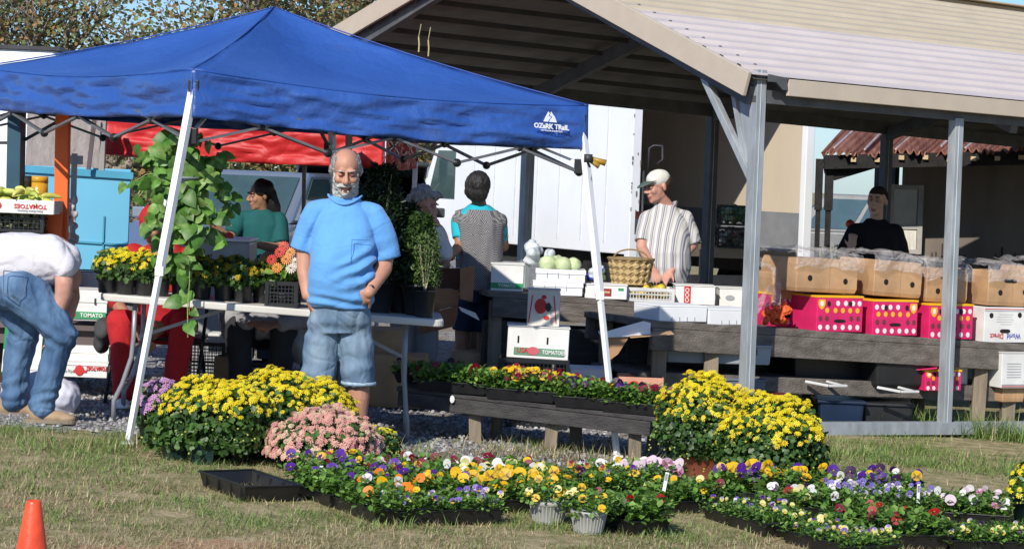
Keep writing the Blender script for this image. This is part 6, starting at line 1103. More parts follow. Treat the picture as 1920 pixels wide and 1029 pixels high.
# ---------- vehicles ----------
def car(name, p, rz, label, paint_, L_=4.5, W_=1.75, H=1.45, hatch=False, van=False):
    T = thing(name, p, label, 'car', rz=rz); h = W_/2; bz = .30; belt = .92 if not van else 1.0
    low = [(-L_/2, .35), (-L_/2+.05, .25), (L_/2-.05, .25), (L_/2, .4), (L_/2-.04, .68), (L_/2-.95, .88), (L_/2-1.2, belt), (-L_/2+(.75 if not van else .05), belt+.03), (-L_/2+.05, belt-.05 if not van else belt)]
    m = MB(); m.prism(low, (0, -h, 0), (1, 0, 0), (0, 0, 1), (0, 1, 0), W_); part(T, m, 'body', paint_, bevel=.06, smooth=False)
    x0, x1, x2, x3 = (-L_/2+.65, -L_/2+1.15, L_/2-1.95, L_/2-1.2) if not van else (-L_/2+.06, -L_/2+.28, L_/2-1.8, L_/2-1.05)
    k = h-.04; r = h-.17; vs = [(x0, -k, belt), (x3, -k, belt), (x3, k, belt), (x0, k, belt), (x1, -r, H), (x2, -r, H), (x2, r, H), (x1, r, H)]
    m = MB(); m.add([tuple(V(*q)) for q in vs], [(3, 2, 1, 0), (4, 5, 6, 7), (0, 1, 5, 4), (1, 2, 6, 5), (2, 3, 7, 6)]+([(3, 0, 4, 7)] if not hatch else [])); part(T, m, 'cabin', paint_, bevel=.04 if not hatch else 0, solid=.02 if hatch else 0)
    def quad(i, j, a, b, c, d, off):
        P = [V(*vs[q]) for q in i]; f = lambda u, v: (P[0].lerp(P[1], u)).lerp(P[3].lerp(P[2], u), v)+off; m = MB(); m.add([f(a, c), f(b, c), f(b, d), f(a, d)], [(0, 1, 2, 3)]); part(T, m, j, glass, solid=.01)
    for i, nm, sp, off in (((0, 1, 5, 4), 'side_window', ((.06, .33), (.36, .62), (.65, .93)), V(0, -.012, 0)), ((2, 3, 7, 6), 'side_window', ((.07, .35), (.38, .64), (.67, .94)), V(0, .012, 0)), ((1, 2, 6, 5), 'windscreen', ((.06, .94),), V(.012, 0, .01))):
        for a, b in sp: quad(i, nm, a, b, .1, .88, off)
    if not hatch: quad((3, 0, 4, 7), 'rear_window', .07, .93, .12, .88, V(-.012, 0, .01))
    else:
        m = MB(); m.beam(V(x1, 0, H+.0), V(x1-1.0, 0, H+.13), W_*.86, .05); t = part(T, m, 'tailgate', paint_, bevel=.02); m = MB(); m.beam(V(x1-.2, 0, H-.005), V(x1-.85, 0, H+.075), W_*.7, .012); part(T, m, 'rear_window', glass)
        for sy in (-1, 1): m = MB(); m.tube([V(x1-.05, sy*.6, H-.25), V(x1-.5, sy*.6, H+.03)], .012, 6); part(T, m, 'gas_strut', steelk)
    for sx in (-L_/2+.85, L_/2-.9):
        for sy in (-1, 1): c = V(sx, sy*(h-.1), .32); Rw = rotz(rz)@c; t = MB(); Rr = Vector((0, 0, 1)).rotation_difference(V(0, sy, 0)).to_matrix(); t.lathe([(.2, -.1), (.3, -.1), (.32, -.06), (.32, .06), (.3, .11), (.2, .11)], c, 24, R=Rr); q = part(T, t, 'tyre', rubber, smooth=True); t = MB(); t.lathe([(0, .09), (.06, .1), (.2, .1), (.2, -.1), (0, -.08)], c, 18, R=Rr); part(T, t, 'rim', chrome, smooth=True)
    for sy in (-1, 1):
        m = MB(); m.box((-L_/2+.01, sy*(h-.2), .75), (.05, .25, .16)); part(T, m, 'tail_lamp', mat('lamp_red', (.45, .01, .01), .2), bevel=.01); m = MB(); m.box((L_/2-.04, sy*(h-.3), .62), (.06, .32, .13)); part(T, m, 'headlight', mat('lamp_clear', (.6, .6, .6), .1), bevel=.01)
        m = MB(); m.box((L_/2-1.35, sy*(h+.08), belt+.05), (.1, .16, .12)); part(T, m, 'mirror', paint_, bevel=.02)
    return T
silver = mat('silver_paint', (.28, .33, .40), .25, .05, 2, metal=.5, coat=.5); greenc = mat('dark_paint', (.05, .06, .06), .25, .1, 2, metal=.3, coat=.5)
car('parked_car', pos(478, 25), math.radians(252), 'silver-blue saloon car parked behind the woman in teal', silver)
car('parked_car', pos(674, 28), math.radians(93), 'dark estate car with its tailgate open behind the man in blue', greenc, hatch=True, van=True, W_=1.7, H=1.5)
car('pickup', pos(1590, 46), math.radians(170), 'distant grey vehicle seen between the charred posts and the man in black', mat('grey_paint', (.2, .2, .2), .4), H=1.75, van=True)
# ================= PEOPLE =================
skinA = mat('skin_tanned', (.50, .25, .165), .5, .12, 14, bump=.15, bs=160, spec=.35); skinB = mat('skin_brown', (.36, .185, .11), .5, .1, 14, spec=.35); skinC = mat('skin_pink', (.52, .27, .20), .5, .14, 14, spec=.35); lipm = mat('lip', (.34, .13, .10), .5); dark = mat('eye_dark', (.02, .015, .012), .3)
eyew = mat('eye_white', (.6, .57, .53), .3); hairg = mat('hair_grey', (.33, .31, .29), .8, .45, 60, stretch=(1, 1, .3), bump=1, bs=160); hairw = mat('beard_white', (.55, .52, .48), .85, .35, 70, bump=1, bs=180); hairk = mat('hair_black', (.012, .010, .009), .5, .4, 60, stretch=(1, 1, .2), bump=1, bs=140, spec=.5)
def hm(c, yaw, pitch, roll=0, s=1.): return Matrix.Translation(Vector(c)) @ (Matrix.Rotation(math.radians(yaw), 4, 'Z') @ Matrix.Rotation(math.radians(roll), 4, 'Y') @ Matrix.Rotation(math.radians(pitch), 4, 'X')) @ Matrix.Scale(s, 4)
def head_into(mb, H):
    h = MB(); h.ell((0, .014, .034), (.073, .092, .080), nu=20, nv=14); h.ell((0, -.026, -.03), (.060, .062, .076), nu=18, nv=12); h.ell((0, -.034, -.075), (.048, .046, .036), nu=16); h.ell((0, -.066, -.094), (.022, .018, .018)); h.ell((0, -.01, -.06), (.055, .06, .045))
    for s in (-1, 1):
        h.ell((s*.036, -.060, -.022), (.024, .024, .028)); h.ell((s*.028, -.080, .030), (.024, .012, .010)); h.ell((s*.074, .012, -.004), (.010, .019, .032), R=Matrix.Rotation(s*.25, 3, 'Z')); h.ell((s*.014, -.100, -.028), (.010, .010, .009))
    h.tube([(0, -.084, .026), (0, -.100, .0), (0, -.112, -.022)], [.008, .010, .013], 10); h.ell((0, -.110, -.024), (.013, .013, .012)); h.ell((0, -.084, -.060), (.023, .012, .010)); h.ell((0, -.078, -.075), (.020, .012, .008)); h.ell((0, -.088, -.048), (.018, .006, .008)); h.xf(H)
    mb.v, mb.f, mb.m = mb.v+h.v, mb.f+[tuple(i+len(mb.v) for i in q) for q in h.f], mb.m+h.m
def face_carve(me, H):
    Hi = H.inverted(); s = H.to_scale()[0]; R = H.to_3x3().normalized()
    G = [((-.030, -.084, .008), .013, V(0, .011, 0)), ((.030, -.084, .008), .013, V(0, .011, 0)), ((0, -.10, -.067), .007, V(0, .004, 0)), ((-.022, -.088, -.066), .008, V(0, .004, 0)), ((.022, -.088, -.066), .008, V(0, .004, 0)), ((0, -.086, .018), .010, V(0, .003, 0)), ((-.03, -.09, -.04), .010, V(0, .003, 0)), ((.03, -.09, -.04), .010, V(0, .003, 0))]
    for v in me.vertices:
        p = Hi@v.co
        if p.length > .16: continue
        d = V(0, 0, 0)
        for c, sg, k in G: q = (p-Vector(c)).length_squared/(2*sg*sg); d += k*math.exp(-q) if q < 6 else V(0, 0, 0)
        v.co += R@(d*s)
    me.update()
def hand_into(mb, w, d, n, side=1, curl=.4, s=1., spread=.0):
    w, d, n = Vector(w), Vector(d).normalized(), Vector(n); n = (n-d*n.dot(d)).normalized(); u = d.cross(n); R = Matrix((u, n, d)).transposed()
    mb.ell(w+d*.046*s, (.040*s, .016*s, .052*s), R=R, nu=14, nv=10); mb.ell(w+d*.03*s+u*side*.022*s+n*.006, (.02*s, .016*s, .034*s), R=R)
    for i, L_ in enumerate((.066, .078, .072, .056)):
        x = (1.5-i)*side*.0205; p = w+d*.088*s+u*x*s; q = (d+u*(1.5-i)*side*(.06+spread)).normalized(); pts = [w+d*.06*s+u*x*.8*s, p]; a = curl*.5
        for k, f_ in enumerate((.42, .32, .26)): a2 = a+curl*k; v = q*math.cos(a2)+n*math.sin(a2); p = p+v*L_*f_*s; pts.append(p)
        mb.tube(pts, [.0095*s, .0095*s, .009*s, .0083*s, .007*s], 8); mb.ell(pts[-1], .0069*s, nu=8, nv=6)
    b = w+d*.022*s+u*side*.028*s; t = (d*.6+u*side*.7+n*.35).normalized(); m1 = b+t*.034*s; m2 = m1+(t*.7+d*.5).normalized()*.028*s; mb.tube([b, m1, m2], [.013*s, .0105*s, .008*s], 8); mb.ell(m2, .0079*s, nu=8, nv=6)
def limb(mb, pr, flat=1.0):
    for (a, ra), (b, rb) in zip(pr, pr[1:]): mb.cap(a, b, ra, rb, 14, flat)
def shell(src, H, fn, off, nz, m_, T, name, k=40, ns=60):
    Hi = H.inverted(); keep = {}; vs = []; fs = []; s = H.to_scale()[0]
    for q in src.polygons:
        c = Hi@q.center
        if c.length > .17 or fn(c) <= 0: continue
        f = []
        for i in q.vertices:
            if i not in keep:
                v = src.vertices[i]; p = Hi@v.co; w_ = min(1, max(0, fn(p)*k)); keep[i] = len(vs); vs.append(v.co+v.normal*(s*(.0012+off*w_+nz*w_*noise.noise(p*ns))))
            f.append(keep[i])
        fs.append(f)
    mb = MB(); mb.add(vs, fs); return part(T, mb, name, m_, smooth=True)
def cloth(T, name, mb, m_, vox=.008, sm=5, folds=(), fn=None, lab=None, parent=None):
    me = bm_remesh(mb, vox, sm, name)
    def w_(p, n):
        d = 0
        for a, sc in folds: d += a*noise.noise(Vector((p.x*sc[0], p.y*sc[1], p.z*sc[2])))
        return d+(fn(p, n) if fn else 0)
    if folds or fn: wobble(me, w_)
    o = link(name, me, m_, parent or T, world=False, smooth=True)
    if lab: o['label'] = lab
    return o
def eyes_into(T, H, open_=.6, brow=None, lid=None):
    m = MB(); s = H.to_scale()[0]; 
    for x in (-.030, .030):
        if open_: m.ell(H@V(x, -.0745, .006), .0112*s, nu=12, nv=8, m=0); m.ell(H@V(x-.001, -.0826, .005), .0046*s, nu=8, nv=6, m=1)
        m.ell(H@V(x, -.0745, .0125-.004*(1-open_)), (.0128*s, .0128*s, .0085*s), nu=12, nv=8, m=2); m.tube([H@V(x-.013, -.080, .006), H@V(x, -.0885, .0035-.004*(1-open_)), H@V(x+.013, -.080, .006)], .0013*s, 5, m=1)
        for dx in (-1, 1): pass
    o = part(T, m, 'eyes', [eyew, dark, lid or skinA], smooth=True)
    m = MB()
    for x in (-1, 1): m.tube([H@V(x*.012, -.093, .029), H@V(x*.028, -.095, .035), H@V(x*.046, -.083, .030)], [.0035*s, .0042*s, .002*s], 6)
    part(T, m, 'eyebrow', brow or hairg, smooth=True)
def lips(me, H, base=0, k=1):
    Hi = H.inverted()
    for q in me.polygons:
        c = Hi@q.center
        if abs(c.x) < .021 and -.078 < c.z < -.056 and c.y < -.078: q.material_index = k
def body(T, mb, H, sk, vox=.0065, sm=3):
    me = bm_remesh(mb, vox, sm, 'body')
    if H: face_carve(me, H); 
    me.materials.append(sk); me.materials.append(lipm)
    if H: lips(me, H)
    return link('body', me, None, T, world=False, smooth=True), me
def shoe(T, a, yaw, m_, L_=.29, name='shoe', sole=None):
    d = V(math.sin(yaw), -math.cos(yaw), 0); n = V(-d.y, d.x, 0); a = Vector(a); R = Matrix((n, d, V(0, 0, 1))).transposed(); mb = MB()
    mb.ell(a+d*.0+V(0, 0, .05), (.042, .055, .05), R=R); mb.ell(a+d*.10+V(0, 0, .038), (.046, .085, .036), R=R); mb.ell(a+d*.16+V(0, 0, .03), (.046, .06, .028), R=R); mb.cap(a+V(0, 0, .06), a+V(0, 0, .1), .042, .04); o = cloth(T, name, mb, m_, .006, 3); 
    m = MB(); m.loft([(a+d*.07+V(0, 0, .0), .050, .145, R), (a+d*.07+V(0, 0, .022), .052, .150, R)], 24); part(T, m, 'sole', sole or mat('sole', (.25, .2, .14), .8), smooth=False).parent = T; return o
jeans = mat('denim_light', (.075, .135, .22), .85, .3, 6, col2=(.25, .34, .42), bump=1.0, bs=24, bdet=9, stretch=(1, 1, .6)); jeans2 = mat('denim_blue', (.03, .075, .16), .85, .3, 7, col2=(.13, .23, .37), bump=1.0, bs=22, bdet=9, stretch=(1, 1, .5)); creases(jeans2, 7, .006); creases(jeans, 8, .004)
def blue_man():
    T = thing('person', pos(628, 13.1), 'bearded man in light blue t-shirt and denim shorts, both hands in his pockets', 'person')
    H = hm((.003, -.055, 1.570), 6, 20, -1, 1.07); mb = MB(); head_into(mb, H)
    limb(mb, [((.0, -.0, 1.40), .068), ((.002, -.035, 1.52), .060)]); mb.loft([((0, 0, .75), .13, .10), ((0, -.02, 1.0), .14, .12), ((0, .01, 1.25), .13, .08), ((0, .01, 1.36), .07, .05)])
    limb(mb, [((-.15, .01, 1.30), .042), ((-.218, .02, 1.12), .048), ((-.212, -.0, 1.0), .045), ((-.185, -.05, .865), .033)]); limb(mb, [((.155, .01, 1.29), .042), ((.238, .03, 1.10), .050), ((.232, -.01, 1.03), .050), ((.165, -.15, .90), .034)])
    limb(mb, [((-.09, 0, .72), .06), ((-.112, 0, .42), .060), ((-.112, .01, .30), .060), ((-.112, .02, .08), .038)]); limb(mb, [((.09, 0, .72), .06), ((.118, -.01, .42), .062), ((.122, .0, .30), .063), ((.125, .02, .08), .038)])
    hand_into(mb, (-.185, -.055, .865), (.35, .12, -1), (.9, .3, .3), side=1, curl=.3, s=1.05); hand_into(mb, (.160, -.158, .90), (-.66, .36, -.62), (.1, .9, .35), side=1, curl=.3, s=1.12)
    limb(mb, [((-.112, .02, .05), .035), ((-.12, -.12, .03), .03)]); limb(mb, [((.125, .02, .05), .035), ((.135, -.12, .03), .03)])
    o, me = body(T, mb, H, skinA, .0055, 3)
    def beardf(p):      # lower face and jaw
        lim = -.040 if p.y < -.07 else -.040+(p.y+.07)*1.1
        v = min(lim-p.z, .022-p.y, p.z+.135, .070-abs(p.x)); 
        if p.y < -.076 and abs(p.x) < .023 and -.078 < p.z < -.057: return -1
        return v
    shell(me, H, beardf, .009, .009, hairw, T, 'beard', 70, 90)
    shell(me, H, lambda p: min(abs(p.x)-.048+max(0, p.y)*1.6 if p.z < .085 else -1, p.y+.035, p.z+.075 if p.y > .03 else p.z+.02, .1-p.z), .006, .005, hairg, T, 'hair', 60, 90)
    eyes_into(T, H, 0, hairw, skinA)
    tee = mat('blue_cotton', (.115, .33, .67), .88, .07, 4, bump=.9, bs=13, bdet=9, sheen=.2); creases(tee, 5, .0025, (1, 1, 1.6))
    s = MB(); s.loft([((.0, -.02, .80), .178, .142), ((.0, -.03, .85), .183, .155), ((.002, -.045, .96), .188, .172), ((.002, -.045, 1.06), .184, .172), ((0, -.02, 1.18), .178, .148), ((0, 0, 1.27), .17, .122), ((0, .008, 1.34), .14, .105), ((0, .01, 1.385), .105, .088), ((0, .005, 1.425), .085, .08)], 32); s.cap((-.06, .01, 1.355), (-.165, .0, 1.335), .060, .062, 16); s.cap((.06, .01, 1.355), (.175, .0, 1.335), .060, .062, 16)
    s.tube([(-.155, 0, 1.35), (-.185, .0, 1.285), (-.212, .015, 1.20), (-.236, .02, 1.115)], [.062, .070, .072, .076], 18); s.tube([(.165, 0, 1.35), (.198, 0, 1.28), (.23, .02, 1.18), (.255, .025, 1.085)], [.062, .072, .074, .074], 18)
    def fold(p, n):
        r = 0
        if p.y < .05:   # creases from the image-right armpit and across the belly
            q = (p.x-.20)*.55+(p.z-1.02)*-1.0; g = math.exp(-((p.x-.13)/.12)**2-((p.z-1.03)/.12)**2); r += .015*g*math.sin(q*75+noise.noise(p*7)*2.5)
            g = math.exp(-((p.x+.16)/.06)**2-((p.z-1.2)/.14)**2); r += .007*g*math.sin((p.x*.9-p.z*.5)*85)
            g = math.exp(-((p.z-.84)/.05)**2); r += .007*g*math.sin(p.z*95+p.x*14+noise.noise(p*6)*2)
            g = math.exp(-((p.x-.17)/.05)**2-((p.z-.92)/.1)**2); r += .008*g*math.sin((p.x*1.2+p.z*.6)*80)
        return r
    cloth(T, 'shirt', s, tee, .0065, 4, [(.009, (5, 5, 4)), (.005, (14, 14, 7))], fold)
    m = MB(); m.tube([V(.095*math.cos(a), -.0+.084*math.sin(a)-.006, 1.422+.012*math.cos(2*a)-.026*(math.sin(a) < 0)*abs(math.sin(a))**2) for a in [i*6.2832/30 for i in range(31)]], 0.0062, 8, cap=False); part(T, m, 'collar', tee, smooth=True)
    m = MB()
    for a, b in (((.062, -.199, 1.19), (.062, -.212, 1.07)), ((.062, -.199, 1.192), (.162, -.155, 1.192)), ): m.tube([a, Vector(a).lerp(Vector(b), .5), b], .0018, 4)
    part(T, m, 'pocket_seam', mat('seam_blue', (.07, .22, .52), .9))
    p = MB(); p.loft([((0, .0, .66), .14, .12), ((0, .0, .72), .172, .135), ((0, -.01, .84), .172, .142)], 28)
    p.tube([(-.082, 0, .76), (-.094, 0, .6), (-.108, -.0, .46), (-.116, .0, .372)], [.092, .098, .100, .104], 24); p.tube([(.082, 0, .76), (.094, -.0, .6), (.108, -.005, .46), (.118, .0, .37)], [.092, .097, .096, .096], 24)
    def pf(q, n):
        r = .005*math.sin(q.z*60+q.x*20+noise.noise(q*8)*3)*math.exp(-((q.z-.66)/.06)**2)+.004*math.sin(q.z*45+noise.noise(q*5)*4); r -= .006*math.exp(-(q.x/.006)**2)*(q.z > .6)*(q.y < 0); return r
    sh = cloth(T, 'shorts', p, jeans, .0065, 2, [(.009, (8, 8, 4)), (.006, (22, 22, 8))], pf)
    for x, r in ((-.116, .104), (.118, .096)): m = MB(); m.tube([V(x+math.cos(a)*(r-.001), math.sin(a)*(r-.001), .379) for a in [i*6.2832/36 for i in range(37)]], [.006]*37, 6, cap=False, flat=1.9); part(T, m, 'hem', mat('denim_hem', (.34, .45, .54), .9, .2, 40), smooth=True)
    m = MB(); m.tube([V(.17, -.115, .918)+V(math.cos(a)*.037*.75, math.sin(a)*.037, -math.cos(a)*.022) for a in [i*6.2832/20 for i in range(21)]], [.0085]*21, 8, cap=False); m.ell((.178, -.158, .925), (.019, .007, .019)); o = m.build('wristwatch', black, T, world=False, smooth=True)
    for x in (-.112, .125): shoe(T, (x, .03, 0), (-.08 if x < 0 else .12), mat('white_trainer', (.5, .5, .5), .6))
blue_man()
def stooping():
    T = thing('person', pos(60, 13.2), 'man in white t-shirt and blue jeans stooping over at the left edge', 'person'); mb = MB(); H = hm((.11, .20, .80), 120, 60)
    head_into(mb, H); limb(mb, [((-.15, .12, .92), .13), ((.06, .12, .93), .13), ((.11, .2, .86), .055)]); limb(mb, [((.13, .03, .93), .052), ((.155, -.01, .80), .055), ((.152, -.01, .73), .050), ((.105, -.01, .56), .034)]); limb(mb, [((.10, .28, .90), .06), ((.14, .3, .70), .05), ((.1, .3, .5), .035)])
    hand_into(mb, (.105, -.01, .56), (-.2, .1, -1), (-1, .1, .2), side=1, curl=.4); hand_into(mb, (.1, .3, .5), (-.2, 0, -1), (-1, 0, 0), side=-1, curl=.4); body(T, mb, None, skinC, .007)
    s = MB(); s.cap((.10, .01, .95), (.15, -.01, .885), .07, .066, 16); s.cap((-.22, .1, .90), (.04, .1, .92), .168, .155, 22); s.cap((.04, .1, .92), (.12, .1, .92), .152, .11, 20); s.cap((.09, .02, .96), (.145, -.005, .90), .085, .072, 16); s.cap((.06, .2, .93), (.11, .27, .87), .085, .07); sh = mat('white_cotton', (.66, .64, .68), .9, .06, 4, bump=1, bs=14, bdet=8); creases(sh, 6, .006)
    cloth(T, 'shirt', s, sh, .008, 5, [(.010, (5, 5, 9)), (.007, (12, 8, 18))])
    p = MB(); limb(p, [((-.20, .13, .78), .165), ((-.10, .05, .76), .15), ((.04, .0, .64), .115), ((.155, -.02, .505), .088), ((.13, -.01, .42), .078), ((.075, .0, .20), .078), ((.055, .0, .10), .080)]); limb(p, [((-.2, .22, .78), .15), ((-.12, .28, .5), .095), ((-.16, .3, .28), .08), ((-.17, .3, .10), .08)])
    cloth(T, 'jeans', p, jeans2, .007, 2, [(.009, (8, 8, 5)), (.005, (20, 12, 14))], lambda q, n: .006*math.sin(q.z*80+q.x*45)*math.exp(-((q.z-.5)/.09)**2)+.006*math.sin(q.z*75-q.x*20+noise.noise(q*6)*4)*math.exp(-((q.z-.14)/.08)**2)+.006*math.sin(q.x*80+q.z*30)*math.exp(-((q.z-.74)/.08)**2))
    m = MB(); m.tube([V(-.17, -.116, .86), V(-.165, -.125, .74), V(-.10, -.135, .70), V(-.045, -.125, .745), V(-.055, -.11, .85), V(-.17, -.116, .86)], .003, 5); part(T, m, 'back_pocket', mat('denim_stitch', (.12, .16, .22), .9))
    tan = mat('tan_suede', (.36, .25, .15), .85, .15, 12); shoe(T, (.03, 0, 0), math.pi/2, tan); shoe(T, (-.22, .32, 0), math.pi/2, tan)
stooping()
def seated(T, px, knees, ank, hips, sh_z, sh_y, sm_, pm, skm, hairfn, head, arms, cuffs=.07, shoe_m=None, thr=.085):
    mb = MB(); H = hm(*head); head_into(mb, H); hy = hips[1]; limb(mb, [((hips[0], hy, hips[2]+.05), .13), ((hips[0], (hy+sh_y)/2, (hips[2]+sh_z)/2), .12), ((hips[0], sh_y, sh_z-.06), .12)]); limb(mb, [((hips[0], sh_y, sh_z), .06), (tuple(Vector(head[0])-V(0, 0, .06)), .05)])
    for a in arms: limb(mb, [(a[0], .05), (a[1], .043), (a[2], .028)]); d = Vector(a[2])-Vector(a[1]); hand_into(mb, a[2], d, a[3], side=a[4], curl=.5)
    o, me = body(T, mb, H, skm, .008); s = MB(); s.loft([((hips[0], hy, hips[2]-.02), .17, .15), ((hips[0], hy-.03, hips[2]+.15), .17, .15), ((hips[0], (hy*.3+sh_y*.7), sh_z-.22), .175, .13), ((hips[0], sh_y, sh_z-.06), .17, .11), ((hips[0], sh_y, sh_z+.03), .08, .07)], 24)
    for a in arms: k = a[5]; e = Vector(a[0]).lerp(Vector(a[1]), min(1, k)); s.cap(a[0], e, .075, .062); 
    for a in arms:
        if a[5] > 1: s.cap(a[1], Vector(a[1]).lerp(Vector(a[2]), a[5]-1), .06, .05)
    cloth(T, 'top', s, sm_, .010, 4, [(.012, (6, 6, 6)), (.007, (15, 15, 10))]); p = MB(); p.loft([((hips[0], hy, hips[2]-.08), .17, .15), ((hips[0], hy, hips[2]+.1), .17, .15)], 20)
    for k, a in zip(knees, ank): x = hips[0]+(.09 if k[0] > hips[0] else -.09); limb(p, [((x, hy, hips[2]), .10), (k, thr), ((k[0]*.6+a[0]*.4, k[1]*.6+a[1]*.4, k[2]*.6+a[2]*.4), .078), (a, cuffs)])
    cloth(T, 'trousers', p, pm, .009, 4, [(.012, (7, 7, 5)), (.008, (16, 12, 9))])
    for a in ank: shoe(T, (a[0], a[1], 0), random.uniform(-.3, .1), shoe_m or white)
    return H, me
redm = mat('red_fleece', (.42, .015, .02), .9, .12, 6, bump=1, bs=14, bdet=8); creases(redm, 6, .006)
T = thing('person', pos(285, 14.4), 'person in red tracksuit seated on a folding chair behind the trailing vine', 'person')
Hd, me = seated(T, 0, [(-.21, -.05, .53), (.185, -.05, .53)], [(-.165, -.08, .10), (.12, .0, .10)], (0, .38, .46), 1.0, .24, redm, redm, skinB, None, ((-.055, .12, 1.13), -20, 25, 0, 1.0), [((-.19, .22, .94), (-.27, .12, .64), (-.09, -.05, .46), (.3, .9, .2), 1, 1.0), ((.18, .22, .94), (.24, .15, .68), (.06, -.0, .52), (-.3, .9, .2), -1, 1.9)])
shell(me, Hd, lambda p: min(p.z-.02 if p.y < -.02 else p.z+.1, .2), .016, .004, redm, T, 'hood', 30); shell(me, Hd, lambda p: min(.12-p.z, p.y-.0, p.z+.09), .010, .004, hairk, T, 'hair', 30)
def fold_chair(p, label, fm, x0=-.24, x1=.24):
    T = thing('folding_chair', p, label, 'chair'); m = MB(); m.box((0, .35, .42), (x1-x0-.04, .38, .025)); part(T, m, 'seat', fm, bevel=.008); m = MB(); m.box((0, .57, .74), (x1-x0-.04, .02, .2)); part(T, m, 'backrest', fm, bevel=.008)
    for x in (x0, x1):
        for a, b in (((x, .60, .86), (x, .02, .0)), ((x, .18, .42), (x, .62, 0))): m = MB(); m.tube([a, b], .012, 8); part(T, m, 'leg', fm, smooth=True)
    for y, z in ((.07, .08), (.57, .08)): m = MB(); m.tube([(x0, y, z), (x1, y, z)], .009, 6); part(T, m, 'crossbar', fm)
fold_chair(pos(285, 14.4), 'black folding chair under the seated person in red', black, -.30, .26)
m = MB(); m.ell(pos(197, 14.45, .45), (.07, .1, .08)); m.ell(pos(190, 14.5, .38), (.05, .09, .08)); me = bm_remesh(m, .012, 3); wobble(me, lambda p, n: .015*noise.noise(p*14)); tag(link('shoulder_bag', me, mat('grey_bag', (.06, .06, .06), .8), smooth=True), 'dark grey bag hanging beside the seated person in red', 'bag')
greym = mat('grey_jersey', (.27, .27, .28), .9, .15, 6); denk = mat('charcoal_denim', (.025, .027, .032), .85, .25, 6)
T = thing('person', pos(492, 14.95), 'person in a grey top and charcoal trousers sitting bent forward behind the table', 'person')
seated(T, 0, [(-.16, -.15, .52), (.12, -.1, .50)], [(-.13, -.12, .10), (.10, .0, .1)], (.06, .33, .44), .80, .02, greym, denk, skinB, None, ((.02, -.14, .90), 0, 55, 0, .95), [((-.14, .0, .76), (-.22, -.1, .56), (-.08, -.24, .56), (.3, .3, -.9), 1, 1.9), ((.22, .0, .76), (.27, -.08, .58), (.12, -.22, .56), (-.3, .3, -.9), -1, 1.9)], shoe_m=black)
s = MB(); limb(s, [((-.20, .05, .50), .095), ((.0, -.02, .53), .09), ((.24, .08, .50), .09)]); s.ell((.2, .1, .42), (.12, .14, .12)); cloth(T, 'lap_blanket', s, greym, .01, 4, [(.02, (9, 9, 9)), (.01, (20, 20, 12))])
fold_chair(pos(496, 14.95), 'dark tube chair under the bent person in grey', steelk)
m = MB(); q = pos(405, 15.0); m.tube([q+V(0, 0, .62), q+V(.01, 0, .5), q+V(.04, 0, .42), q+V(.08, 0, .40)], .012, 8); tag(m.build('curved_tube', mat('bright_tube', (.5, .5, .5), .3, metal=.6), smooth=True), 'bright curved metal tube between the two seated people', 'tube')
def standing(T, yaw, ht, skm, top, topm, topr, sleeves, arms, headp, legsm=None, legr=None, bottom=None, bare=None, vox=.008, fold=((.010, (6, 6, 5)), (.006, (14, 14, 8))), neck=None, shoe_m=None, hipw=.09, cx=0):
    mb = MB(); H = hm(*headp); head_into(mb, H); nk = neck or (cx, .0, top-.03); limb(mb, [(nk, .058), (tuple(Vector(headp[0])-V(0, 0, .05)), .052)]); mb.loft([((cx, 0, topr[0][2]+.04), topr[0][3]*.8, topr[0][4]*.8), ((cx, 0, top-.12), .15, .1), ((cx, 0, top-.03), .08, .06)])
    for a in arms: limb(mb, [(a[0], .052), (a[1], .044), (a[2], .029)]); d = Vector(a[2])-Vector(a[1]); hand_into(mb, a[2], a[6] if len(a) > 6 else d, a[3], side=a[4], curl=a[5])
    if bare:
        for x in (-hipw, hipw): limb(mb, [((cx+x, 0, bare+.1), .07), ((cx+x, .01, bare*.62), .056), ((cx+x, .02, .08), .036)])
    o, me = body(T, mb, H, skm, vox-.001); s = MB(); s.loft([((q[0], q[1], q[2]), q[3], q[4]) for q in topr], 28)
    for a, k, r in sleeves: e = Vector(a[0]).lerp(Vector(a[1]), k); s.tube([a[0], e], [r, r*.92], 16); s.ell(a[0], r*.97, nu=14, nv=10); s.cap((a[0][0]*.35+cx*.65, a[0][1]*.4, top-.075), a[0], .06, r*.92, 14)
    to = cloth(T, 'top', s, topm, vox, 4, fold)
    if bottom:
        m_, zt, zb, r0, r1 = bottom; p = MB(); p.loft([((cx, 0, zt-.2), .15, .12), ((cx, 0, zt), .16, .13)], 20)
        for x in (-hipw, hipw): p.tube([(cx+x*.9, 0, zt-.1), (cx+x, 0, zb)], [r0, r1], 18)
        cloth(T, 'trousers', p, m_, vox+.001, 3, [(.008, (7, 7, 4))])
    for x in (-hipw, hipw): shoe(T, (cx+x, .02, 0), math.radians(yaw), shoe_m or black)
    return H, me, to
def check_mat():
    m = mat('tiny_check', (.4, .4, .4), .85); n = m.node_tree; b = n.nodes['Principled BSDF']; c = n.nodes.new('ShaderNodeTexChecker'); t = n.nodes.new('ShaderNodeTexCoord'); c.inputs['Scale'].default_value = 120; c.inputs[1].default_value = (.30, .29, .29, 1); c.inputs[2].default_value = (.03, .03, .035, 1); n.links.new(t.outputs['Object'], c.inputs[0]); n.links.new(c.outputs[0], b.inputs['Base Color']); return m
